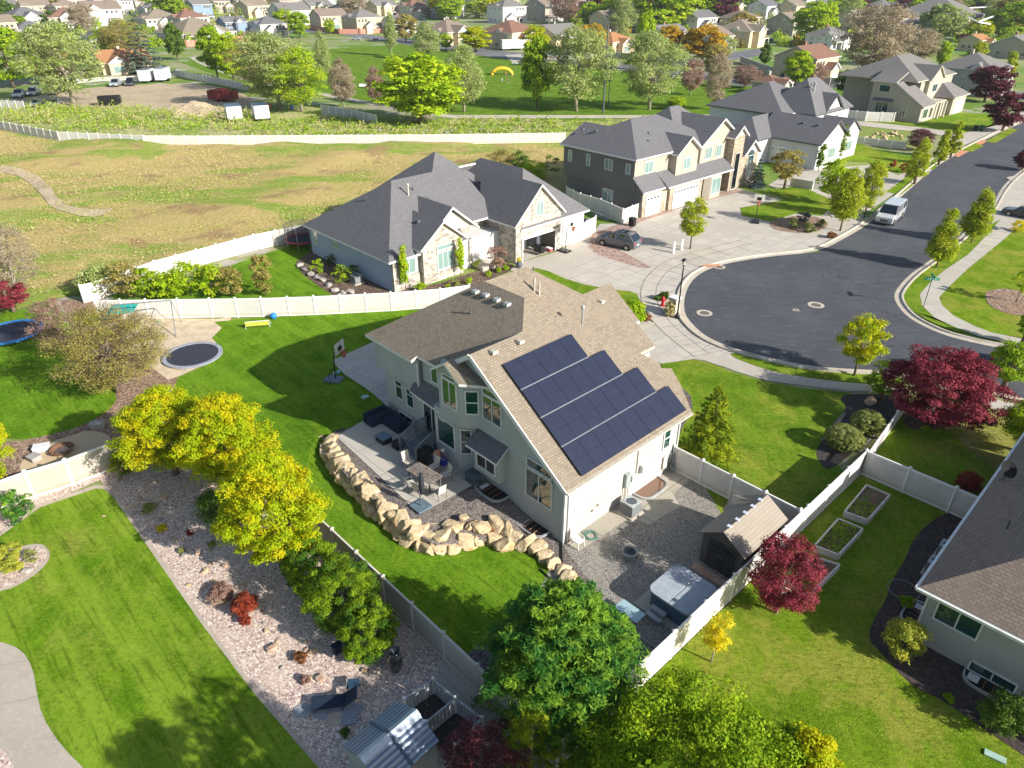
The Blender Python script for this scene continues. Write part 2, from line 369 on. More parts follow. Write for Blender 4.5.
# ------------------------------------------------------------------ ground
bm=bmesh.new(); bmesh.ops.create_grid(bm,x_segments=2,y_segments=2,size=2600)
me=bpy.data.meshes.new('ground'); bm.to_mesh(me); bm.free(); me.materials.append(M_base); o=link('ground',me,loc=(0,1500,-.03)); struct(o)
# dry field: a gently uneven basin behind the long white fence
def FH(p):
    h=.9*mnoise.noise(Vector((p.x*.05,p.y*.05,0)))+.45*mnoise.noise(Vector((p.x*.16,p.y*.16,3))); return .05+max(0,.3+h*.95)
def field():
    xs=np.arange(-150,32,2.0); ys=np.arange(52,152,2.0); vs_=[]; idx={}
    P0=[at(*p) for p in ((0,129),(60,140.5),(100,142.5),(145,145),(300,145.2),(450,144),(566,142.5),(600,165),(565,215),(470,215),(315,236),(150,276),(58,299),(-60,330),(-260,250))]
    poly=[(p.x,p.y) for p in P0]
    bm=bmesh.new(); f=bm.faces.new([bm.verts.new((x,y,0)) for x,y in poly]); bmesh.ops.triangulate(bm,faces=[f])
    for ax,lo,hi in (((1,0,0),-150,32),((0,1,0),50,152)):
        k=lo
        while k<hi:
            co=(k,0,0) if ax[0] else (0,k,0); bmesh.ops.bisect_plane(bm,geom=bm.verts[:]+bm.edges[:]+bm.faces[:],plane_co=co,plane_no=ax); k+=2
    bm.normal_update()
    for f in bm.faces:
        if f.normal.z<0: f.normal_flip()
    bm.verts.ensure_lookup_table()
    be={v for e in bm.edges if len(e.link_faces)<2 for v in e.verts}
    for v in bm.verts:
        v.co.z=.05 if v in be else FH(v.co)
    me=bpy.data.meshes.new('field'); bm.to_mesh(me); bm.free(); me.materials.append(M_field); me.polygons.foreach_set('use_smooth',[True]*len(me.polygons))
    struct(link('field',me))
field()
sheet('field_track',[(0,165),(18,168),(35,174),(48,184),(58,200),(75,208),(100,210),(116,208),(102,217),(76,216),(52,209),(40,193),(28,181),(14,174),(-10,172)],.06,M_dirt,1,FH)
sheet('weed_strip',[(-60,108),(0,104),(45,112),(110,114),(180,122),(260,122),(290,104),(330,110),(375,122),(455,119),(640,121),(760,126),(760,150),(570,147),(300,147),(145,144),(60,135),(0,126),(-60,118)],.004,M_weeds,1)
sheet('dirt_lot',[(-40,108),(0,103),(25,98),(50,94),(100,86),(170,84),(206,84),(240,92),(258,102),(262,112),(215,121),(150,117),(95,106),(60,108),(20,104),(0,108)],.008,M_dirt,1)
sheet('park_lawn',[(180,62),(250,58),(330,49),(400,44),(470,50),(600,64),(740,78),(850,90),(900,102),(840,112),(770,116),(640,119),(455,119),(380,106),(316,95),(240,82),(196,68)],.004,M_park)
sheet('park_path',[(196,56),(205,60),(240,76),(316,91.5),(371,102),(400,108),(454,115),(640,115.2),(760,114),(853,120.5),(918,127),(965,133.5),(960,138),(918,132),(853,125),(760,118.5),(640,118),(454,118.5),(400,111),(371,105),(316,94.5),(240,80),(200,64),(190,58)],.012,M_walk)
sheet('far_road',[(140,44),(200,46),(260,38),(300,32),(330,33),(420,47),(512,60),(600,68),(680,77),(740,86),(860,89),(1024,100),(1024,92),(900,84),(768,80),(690,72),(610,62),(512,52),(420,41),(330,30),(290,27),(250,33),(190,41)],.012,M_road)
sheet('far_side_road',[(668,73),(690,66),(735,60),(768,54),(768,47),(735,52),(712,58),(676,64),(640,70)],.016,M_road)
sheet('far_cross_road',[(700,8),(730,10),(780,4),(900,8),(900,4),(780,0),(730,4),(700,3)],.012,M_road)
sheet('cream_driveway',[(505,55),(560,52),(600,50),(640,56),(560,60),(512,62)],.018,M_drive)
# --- the cul-de-sac
AS_W=[(1024,122),(1000,132),(965,150),(935,166),(905,193),(868,224),(848,236),(818,252),(770,256),(725,263),(700,272),(688,284),(683,298),(683,312),(688,321),(702,335),(722,345),(744,352),(768,358),(805,366),(843,369.5),(883,371),(940,379),(990,391),(1060,408)]
AS_E=[(1075,362),(1024,352),(980,344),(944,335),(920,324),(906,315),(896,302),(895,292),(911,274),(935,258),(963,235),(991,209),(997,196),(1008,181),(1030,164),(1060,140)]
sheet('street',AS_W+AS_E,.012,M_asph)
def world(pts,k=2): return smooth_poly([tuple(at(*p)[:2]) for p in pts],k,False)
kw=world(AS_W,3); ke=world(AS_E,3)
mb=MB()
for P in (kw,ke):
    sg=-1
    ribbon(mb,P,.10,-.42,.020,.035); ribbon(mb,P,-.42,-.50,.035,.15); ribbon(mb,P,-.50,-.68,.15,.15); ribbon(mb,P,-.68,-.70,.15,.0)
mb2=MB(); 
for f,m in zip(mb.f,mb.m):
    pts=[mb.v[i] for i in f]; n=(pts[1]-pts[0]).cross(pts[2]-pts[0]); mb2.face(pts if n.z>0 else pts[::-1],m)
struct(mb2.build('kerb',M_kerb))
KZ=.10
# concrete west of the street (pavement ring and drives)
ring=[(508,270),(522,262),(556,252),(576,242),(592,234),(600,224),(628,223),(640,217),(700,197),(735,188),(770,197),(800,205),(840,214),(866,214)]+[(868,222),(848,234),(818,250),(770,254.5),(725,261.5),(699,270),(686,283),(681,298),(681,312),(686,322),(701,336.5),(721,346.5),(743,353.5),(766,359.5),(740,360),(760,370),(768,371.5),(850,384),(905,386),(905,392),(850,391.5),(768,381),(734,371),(712,362),(694,359),(662,364),(606,340),(609,330),(640,318),(655,323),(650,318),(640,300),(615,296),(560,284),(540,278)]
ring=[p for p in ring if p!=(740,360)]
sheet('driveways_and_pavement',ring,.02,M_drive)
def band(name,pix,w,z,m,side=1):
    P=smooth_poly([tuple(at(*p)[:2]) for p in pix],3,False); mb=MB(); ribbon(mb,P,0,w*side,z,z)
    fs=MB()
    for f in mb.f:
        pts=[mb.v[i] for i in f]; n=(pts[1]-pts[0]).cross(pts[2]-pts[0]); fs.face(pts if n.z>0 else pts[::-1])
    return struct(fs.build(name,m))
band('pavement_ring',[(742,240),(700,250),(667,261),(652,270),(641,285),(640,301),(652,322),(674,342),(694,357),(722,367),(768,379),(850,391),(900,393)],1.45,.026,M_walk,1)
# joint between ring and drives
mb=MB()
for off in (0,1.46):
    P=smooth_poly([tuple(at(*p)[:2]) for p in [(742,240),(700,250),(667,261),(652,270),(641,285),(640,301),(652,322),(674,342),(694,357)]],3,False); ribbon(mb,P,off-.025,off+.025,.031,.031)
for i in range(2,len(P)-1,2) if len(P)<60 else range(2,len(P)-1,4):
    d=(Vector(P[i+1])-Vector(P[i-1])).normalized(); nr=Vector((-d.y,d.x,0)); d3=Vector((d.x,d.y,0)); o_=Vector((P[i][0],P[i][1],.031))
    for q0,q1 in ((0,1.46),(1.46,3.1)): mb.face([o_+nr*q0-d3*.02,o_+nr*q0+d3*.02,o_+nr*q1+d3*.02,o_+nr*q1-d3*.02])
fs=MB()
for f in mb.f:
    pts=[mb.v[i] for i in f]; n=(pts[1]-pts[0]).cross(pts[2]-pts[0]); fs.face(pts if n.z>0 else pts[::-1])
struct(fs.build('pavement_joint',mat('joint_dark',(.10,.085,.07))))
# front verge between kerb and pavement
sheet('front_verge',[(726,355),(742,351.5),(768,360),(805,369),(843,372.5),(883,374.5),(905,380),(905,386),(850,383.5),(800,377),(768,371)],.035,M_lawnF,1)
sheet('front_lawn',[(660,364),(694,359.5),(712,364),(734,373),(768,383),(800,388),(850,393),(858,400),(846,408),(820,440),(842,470),(846,471),(752,566),(705,487),(678,463),(672,455),(668,380)],.03,M_lawnF)
sheet('front_bed',[(838,396),(862,394),(905,396),(905,408),(868,440),(850,455),(835,468),(824,470),(815,455),(820,442),(836,430),(848,410)],.04,mat('dark_mulch',(.045,.036,.034),[(6,(.09,.075,.07),.4,.7)],.9,bump=(9,.8,.05)),1)
sheet('corner_bed',[(668,384),(690,392),(693,412),(680,430),(676,455),(662,440)],.045,M_slate,1)
# east side of the street
sheet('east_verge',[(1030,345),(991,337),(953,331),(930,322),(913,312),(902,298),(903,290),(916,277),(938,261),(966,240),(993,222),(1012,205),(1024,200),(1011,209),(991,232),(968,256),(944,272),(930,284),(920,294),(922,306),(934,318),(953,327),(979,337),(1030,350)],.06,M_lawnF)
sheet('east_pavement',[(1040,350),(979,337),(953,327),(934,318),(922,306),(919.5,295),(930,283),(944,271),(968,255),(991,231),(1000,220),(985,228),(998,195),(1012,182),(1040,160),(1040,205),(1024,222),(1000,243),(968,269),(949,287),(939,298),(942,306),(953,316),(975,327),(991,333),(1040,343)],.07,M_walkE)
sheet('east_lawn',[(1060,345),(991,333),(975,327),(953,316),(942,306),(939,298),(949,287),(968,269),(1000,243),(1024,222),(1100,200),(1200,260)],.05,M_lawnR)
sheet('east_mulch_circle',[(984,294),(991,290),(1010,289),(1040,296),(1040,318),(1015,316),(1005,313.5),(989,307)],.075,M_mulchL,1)
sheet('east_kerb_ramp',[(1006,178),(1018,186),(1030,190),(1030,172)],.075,M_walkE)
# ground west of the street further up (park strips, lawns, orange ramp)
sheet('upper_pavement',[(868,212),(905,186),(945,154),(985,136),(1040,112),(1040,104),(1000,122),(955,136),(940,148),(903,172),(872,196),(840,205),(845,214)],.03,M_drive)
sheet('tactile_ramp',[(953,155),(980.5,140),(988,141),(958,157.5)],.04,mat('orange_ramp',(.55,.24,.12),[(3,(.62,.30,.17),.4,.7)]))
for q in ([(886,192),(896,185),(912,172),(922,173),(912,186),(900,195)],[(925,168),(935,158),(942,159),(934,170)],[(960,150),(975,143),(984,146),(972,152)],[(985,142),(1010,128),(1018,130),(996,143)]): sheet('kerb_strip_lawn',q,.045,M_lawnR)
sheet('white_house_lawn',[(768,152),(855,141),(875,150),(925,160),(905,175),(880,168),(865,160),(800,166),(770,172)],.034,M_lawnR,1)
sheet('upper_drive',[(768,185),(795,170),(835,168),(870,165),(905,178),(880,196),(862,206),(800,200)],.036,M_drive)
sheet('dark_house_lawn',[(740,208),(790,199),(830,208),(822,216),(795,214),(770,222),(742,216)],.038,M_lawnF)
sheet('dark_house_lawn_upper',[(768,190),(800,186),(832,200),(838,212),(790,201)],.039,M_lawnF)
sheet('planting_bed',[(770,221),(800,215),(822,218),(830,226),(812,234),(785,232),(770,228)],.042,M_mulchL,1)
sheet('tan_house_lawn',[(853,118),(870,112),(1000,114),(1010,122),(965,133),(918,127)],.03,M_lawnF)
sheet('stone_house_lawn',[(588,248),(592,234),(640,216),(735,188),(740,192),(690,205),(640,222),(625,235),(616,248),(652,268),(640,268),(600,256)],.028,M_brickp)
sheet('verge_between_drives',[(528,270),(540,268),(575,283),(612,290),(636,292),(640,301),(643,310),(630,318),(610,300),(560,290)],.05,M_lawnF,1)
# --- main garden
sheet('garden_lawn',[(214,322),(264,317.5),(392,311),(450,304),(470,330),(470,400),(420,440),(340,437),(322,437),(330,462),(352,490),(378,512),(402,536),(432,552),(480,548),(505,545),(532,556),(560,582),(585,602),(600,640),(640,690),(532,724),(443,657),(390,610),(330,548),(220,455),(170,400),(178,378),(205,366),(222,350),(212,338),(222,328)],.02,M_lawn,0,TL)
sheet('side_pad',[(332,361),(374,342),(400,352),(420,430),(394,408),(387,407),(345,375)],.05,M_pad,0,TL)
sheet('play_sand_area',[(150,318),(218,319),(232,316),(228,326),(215,338),(222,350),(206,364),(180,376),(168,380),(130,350),(120,325)],.016,M_sand)
sheet('behind_house_lawn',[(112,302),(150,296),(240,262),(296,244),(330,258),(332,262),(352,300),(300,302),(200,304)],.012,M_lawn)
sheet('stone_house_bed',[(296,262),(312,250),(340,260),(400,290),(400,300),(340,300),(318,286),(302,274)],.02,M_mulch)
sheet('stone_house_front_bed',[(395,292),(440,283),(505,262),(515,266),(508,272),(480,284),(440,296),(410,300)],.02,M_mulch)
# --- terrace
ter=[(338,433),(326,437),(325,441),(333,460),(355,486),(382,507),(408,531),(436,545),(478,540),(505,537),(534,548),(562,574),(580,590),(606,604),(563,546),(476,468),(440,430),(400,408)]
P=[atT(*p,TT) for p in ter]
bm=bmesh.new(); f=bm.faces.new([bm.verts.new((p.x,p.y,0)) for p in P]); bm.normal_update()
if f.normal.z<0: bmesh.ops.reverse_faces(bm,faces=[f])
ex=bmesh.ops.extrude_face_region(bm,geom=bm.faces[:]); tops=[f for f in bm.faces if f.normal.z>.5 or True]
up=[g for g in ex['geom'] if isinstance(g,bmesh.types.BMVert)]
for v in up: v.co.z=1
bmesh.ops.triangulate(bm,faces=bm.faces[:])
for k in range(-6,20):
    bmesh.ops.bisect_plane(bm,geom=bm.verts[:]+bm.edges[:]+bm.faces[:],plane_co=B0+U*k,plane_no=U)
for v in bm.verts: v.co.z=(TT(v.co)+.03) if v.co.z>.5 else -.3
bmesh.ops.recalc_face_normals(bm,faces=bm.faces[:])
me=bpy.data.meshes.new('terrace'); bm.to_mesh(me); bm.free(); me.materials.append(M_dark); struct(link('terrace',me))
PZ=.96
sheet('patio',[tuple(x) for x in (uv(16.2,-4.1)[:2],uv(17.1,.7)[:2],uv(6.3,1.0)[:2],uv(6.4,-4.85)[:2],uv(9.0,-4.6)[:2])],PZ,M_pad,0,None,True)
# side yard
sheet('side_yard_gravel',[tuple(uv(*q)[:2]) for q in ((0,0),(0,10.5),(-.5,9.9),(-8.3,9.86),(-8.4,-3.2),(-1.4,-3.2),(-.2,-.5))],.028,M_grey,0,None,True)
sheet('side_yard_slab',[tuple(uv(*q)[:2]) for q in ((0,.2),(0,10.3),(-1.5,10.3),(-1.6,7.9),(-2.6,7.2),(-2.3,4.6),(-1.2,4.4),(-1.0,.2))],.036,concrete('yard_concrete',(.44,.40,.32),(.40,.36,.29),3,3),0,None,True)
sheet('charcoal_yard',[tuple(uv(*q)[:2]) for q in ((-8.4,-3.3),(-8.4,-9.3),(-2.0,-9.3),(-1.6,-3.3))],.032,M_slate,0,None,True)
sheet('south_lawn',[tuple(uv(*q)[:2]) for q in ((-8.5,-9.3),(-8.5,17.9),(-14.8,17.9),(-30,18),(-30,-30),(-8,-30),(-8.5,-20))],.015,M_lawnR,0,None,True)
sheet('shaded_side_lawn',[tuple(uv(*q)[:2]) for q in ((-8.4,18.2),(-7.2,26.5),(-9,28),(-14,24.5),(-19,26),(-24,22),(-24,18.2))],.015,M_lawnR,0,None,True)
sheet('plum_tree_bed',[(902,420),(905,405),(930,400),(975,408),(965,418),(950,427),(925,431),(908,428)],.03,M_mulch,1)
sheet('south_house_bed',[(944,512),(915,535),(905,560),(892,580),(886,600),(872,622),(868,640),(880,652),(898,672),(915,688),(945,702),(985,730),(1024,756),(1060,780),(1060,640),(1000,500)],.03,mat('black_mulch',(.05,.038,.035),[(5,(.10,.075,.065),.4,.7),(1.2,(.16,.12,.09),.6,.75)],.9,bump=(9,.8,.05)),1)
# --- bottom-left gardens
sheet('pink_gravel_garden',[(-60,560),(0,512),(60,474),(108,470),(125,440),(180,420),(260,470),(330,548),(390,610),(443,657),(532,724),(560,800),(300,800),(240,680),(100,480),(40,507),(0,535),(-20,600)],.010,M_pink)
pl=[(-60,575),(0,537),(40,508),(96,489),(104,489.5),(113,497),(150,550),(200,622),(255,695),(318,768),(370,830),(-60,830)]
sheet('mow_border',[(-60,570),(0,533),(40,504),(95,485.5),(106,486),(117,495),(155,549),(205,621),(260,694),(323,768),(375,830),(-60,830)],.03,concrete('border_concrete',(.50,.42,.33),(.46,.39,.31),1.5,50),0)
sheet('neighbour_lawn',pl,.04,M_lawnL)
sheet('neighbour_bed_border',[(-40,598),(5,592),(30,580),(48,564),(51,553),(44,545),(34,544),(0,552),(-40,560)],.05,MC.get('x') or concrete('bed_border_concrete',(.50,.42,.34),(.46,.39,.31),1.5,50),1)
sheet('neighbour_bed',[(-40,594),(5,589),(28,577),(45,562),(48,553),(42,547),(34,547),(0,556),(-40,565)],.055,M_pink,1)
sheet('garden_path',[(-40,632),(0,642),(22,650),(33,668),(37,692),(42,716),(60,745),(90,775),(140,830),(-60,830)],.055,concrete('path_concrete',(.47,.41,.33),(.44,.385,.31),50,2.2,R(15),.5),1)
sheet('neighbour_path_bed',[(-30,742),(2,748),(10,760),(25,790),(-30,790)],.06,M_pink,1)
sheet('stepping_slab',[(443,657),(455,672),(500,715),(540,760),(520,800),(470,735),(430,690)],.02,M_pad)
# --- upper-left garden
sheet('mulch_garden',[(-60,450),(0,442),(20,441),(40,437),(75,428),(110,408),(95,380),(60,300),(100,298),(150,320),(175,372),(190,400),(180,425),(125,442),(60,466),(0,490),(-60,510)],.012,M_mulchL)
sheet('trampoline_lawn',[(-60,312),(0,312),(42,311),(62,330),(100,365),(118,395),(112,408),(98,418),(72,430),(40,437),(20,439.5),(0,437),(-60,440)],.02,M_lawn,1)
sheet('flagstone_patio',[(18,470),(24,458),(40,446),(70,436),(90,430),(108,434),(112,442),(90,452),(60,464),(30,476)],.022,M_flag,1)

sheet('plum_lawn',[(866,448),(885,425),(905,404),(935,398),(975,402),(1000,408),(1060,428),(1060,540),(960,505),(905,470)],.010,lawn_mat('dry_lawn_grass',(.20,.24,.03),(.30,.30,.06),(.42,.36,.14),dryamt=.42))
sheet('plum_pavement',[(940,388),(985,397),(1005,402),(1060,414),(1060,422),(1000,411),(975,404),(940,394)],.02,M_walkE)
# ------------------------------------------------------------------ houses
M_sh_tan=shingle('tan_shingles',(.315,.262,.195),(.19,.156,.116),(.10,.086,.07),.25,.15)
M_sh_tan2=shingle('brown_shingles',(.30,.235,.185),(.20,.155,.125),(.10,.08,.065),.28,.17)
M_sh_gry=shingle('charcoal_shingles',(.19,.185,.19),(.13,.127,.132),(.07,.068,.072),.28,.17)
M_sh_gry2=shingle('grey_shingles',(.23,.215,.20),(.165,.155,.145),(.07,.065,.065),.4,.3)
M_sh_brn=shingle('red_brown_shingles',(.26,.145,.10),(.19,.11,.08),(.09,.05,.04),.4,.3)
M_sh_rust=shingle('rust_shingles',(.44,.22,.10),(.33,.16,.075),(.18,.09,.05),.4,.3)
M_stucco=mat('cream_stucco',(.46,.44,.40),[(.5,(.42,.40,.36),.4,.7),(9,(.49,.47,.43),.5,.75),(1.3,(.39,.365,.325),.6,.78)],.93,bump=(40,.25,.01))
M_stuc_b=mat('shade_tinted_stucco',(.41,.44,.415),[(.5,(.375,.405,.38),.4,.7)],.93,bump=(40,.25,.01))  # same stucco as cream_stucco, its colour tinted for shade on the back walls
M_stuc_w=mat('white_stucco',(.64,.63,.61),[(.4,(.58,.57,.55),.4,.7)],.92)
M_stuc_g=mat('dark_grey_stucco',(.16,.152,.14),[(.4,(.18,.17,.155),.4,.7)],.92)
M_stuc_t=mat('taupe_stucco',(.40,.36,.29),[(.4,(.36,.32,.26),.4,.7)],.92)
M_stuc_gr=mat('grey_stucco',(.40,.39,.385),[(.5,(.36,.35,.345),.4,.7)],.92,bump=(40,.25,.01))
M_stuc_y=mat('butter_stucco',(.60,.49,.31),[(.4,(.54,.44,.29),.4,.7)],.92)
M_blue=mat('blue_siding',(.22,.30,.42),[(.4,(.19,.27,.38),.4,.7)],.8)
M_side=mat('blue_grey_siding',(.37,.43,.50),[(.5,(.33,.39,.46),.4,.7)],.85)
M_trim=plain('white_trim',(.74,.73,.70),.5); M_trimd=plain('dark_trim',(.10,.10,.11),.5); M_trimt=plain('tan_trim',(.50,.46,.38),.6)
M_stone=stone_veneer('pale_stone_veneer',(.60,.54,.45),(.40,.35,.29),(.26,.23,.20),(.50,.46,.40))
M_stone2=stone_veneer('brown_stone_veneer',(.42,.34,.24),(.30,.24,.17),(.52,.43,.32),(.30,.27,.22))
M_brick=stone_veneer('red_brick',(.38,.17,.10),(.32,.14,.09),(.44,.22,.14),(.42,.35,.28),4)
M_glass=glassm('window_glass',(.010,.055,.050)); M_glassd=glassm('dark_glass',(.008,.010,.012))
M_glassl=glassm('pale_blind_glass',(.20,.30,.28),.1)
M_door=plain('garage_door_white',(.76,.75,.72),.6)
M_found=mat('foundation_concrete',(.36,.34,.31),[(2,(.30,.28,.26),.4,.7)],.9)
def P3(u,v,z): return Vector((-u,v,z))      # house frame (u,v,z) -> local x,y,z
class House:
    def __init__(s,name,label,base,ang,group=None,cat='house'):
        s.o=thing(name,label,cat,base,ang-PI/2,group)   # local x = -U, y = V
    def wall(s,polys,m,name='wall',par=None):
        mb=MB()
        for p in polys: mb.face([P3(*q) for q in p])
        return mb.build(name,m,par or s.o)
    def block(s,u0,u1,v0,v1,z0,z1,m,name='wall'):
        mb=MB(); mb.b2((-u1,v0,z0),(-u0,v1,z1)); return mb.build(name,m,s.o)
    def prism(s,poly,z0,z1,m,name='wall'):
        mb=MB(); mb.prism([(-u,v) for u,v in poly],z0,z1); return mb.build(name,m,s.o)
    def roof(s,polys,m,mf,name='roof',t=.2,off=0):
        mb=MB()
        for p in polys: mb.slab([P3(*q)+Vector((0,0,off)) for q in p],t,0,1)
        return mb.build(name,[m,mf],s.o)
    def win(s,c,w,h,face,gm=None,mull=0,trans=0,fr=.07,fm=None,name='window',arch=False):
        """c=(u,v,z) centre on the wall; face: 'b' (-v) 'f' (+v) 'r' (-u) 'l' (+u) or an angle in the local frame"""
        n={'b':Vector((0,-1,0)),'f':Vector((0,1,0)),'r':Vector((1,0,0)),'l':Vector((-1,0,0))}.get(face) if isinstance(face,str) else Vector((math.cos(face),math.sin(face),0))
        t=Vector((0,0,1)).cross(n); p=P3(*c); rz=math.atan2(t.y,t.x)
        g=MB(); g.box(p+n*.015,(w,.03,h),rz); go=g.build(name,gm or M_glass,s.o)
        f=MB()
        for sx in (-1,1): f.box(p+n*.03+t*sx*(w/2),(fr,.09,h+fr),rz)
        for sz in (-1,1): f.box(p+n*.031+Vector((0,0,sz*h/2)),(w+fr,.09,fr),rz)
        for k in range(mull): f.box(p+n*.028+t*(-w/2+w*(k+1)/(mull+1)),(fr*.8,.07,h),rz)
        if trans: f.box(p+n*.029+Vector((0,0,h*(trans-.5))),(w,.07,fr*.8),rz)
        f.build('frame',fm or M_trim,go); return go
    def garage(s,c,w,h,face,lites=True):
        n={'b':Vector((0,-1,0)),'f':Vector((0,1,0)),'r':Vector((1,0,0)),'l':Vector((-1,0,0))}[face]; t=Vector((0,0,1)).cross(n); p=P3(*c); rz=math.atan2(t.y,t.x)
        g=MB(); g.box(p+n*.02,(w,.06,h),rz); go=g.build('garage_door',M_door,s.o); f=MB()
        for k in range(1,4): f.box(p+n*.052+Vector((0,0,-h/2+h*k/4)),(w,.012,.03),rz)
        f.build('panel_groove',plain('groove_grey',(.45,.44,.43)),go)
        f=MB()
        for sx in (-1,1): f.box(p+n*.03+t*sx*(w/2+.08),(.16,.1,h),rz)
        f.box(p+n*.031+Vector((0,0,h/2+.08)),(w+.32,.1,.16),rz); f.build('frame',M_trim,go)
        if lites:
            l=MB(); k=max(3,int(w/.6))
            for i in range(k): l.box(p+n*.056+t*(-w/2+w*(i+.5)/k)+Vector((0,0,h*.38)),(w/k*.6,.012,.22),rz)
            l.build('door_window',M_glassd,go)
        return go
    def vent(s,u,v,z,m=None):
        mb=MB(); mb.box(P3(u,v,z+.12),(.42,.42,.16),0,0,.8); return mb.build('roof_vent',m or M_trimt,s.o)
    def pipe(s,u,v,z,h=.5,r=.05,m=None,capr=0):
        mb=MB(); mb.tube([P3(u,v,z-.2),P3(u,v,z+h)],r,8)
        if capr: mb.lathe([(r,h),(capr,h+.03),(capr,h+.2),(r*.6,h+.3)],(-u,v,z),10)
        return mb.build('roof_pipe',m or M_trimd,s.o)
def hipz(e,r): return e,r
def gable_polys(u0,u1,v0,v1,ze,zr,axis,ha=0,hb=0):
    """roof planes over a rectangle; axis 'u'/'v' ridge direction; ha/hb hip lengths (0=gable) at low/high end"""
    if axis=='v':
        um=(u0+u1)/2; A=(um,v0+ha,zr); B=(um,v1-hb,zr)
        out=[[(u0,v0,ze),(u0,v1,ze),B,A],[(u1,v0,ze),(u1,v1,ze),B,A]]
        if ha: out.append([(u0,v0,ze),(u1,v0,ze),A])
        if hb: out.append([(u0,v1,ze),(u1,v1,ze),B])
    else:
        vm=(v0+v1)/2; A=(u0+ha,vm,zr); B=(u1-hb,vm,zr)
        out=[[(u0,v0,ze),(u1,v0,ze),B,A],[(u0,v1,ze),(u1,v1,ze),B,A]]
        if ha: out.append([(u0,v0,ze),(u0,v1,ze),A])
        if hb: out.append([(u1,v0,ze),(u1,v1,ze),B])
    return out
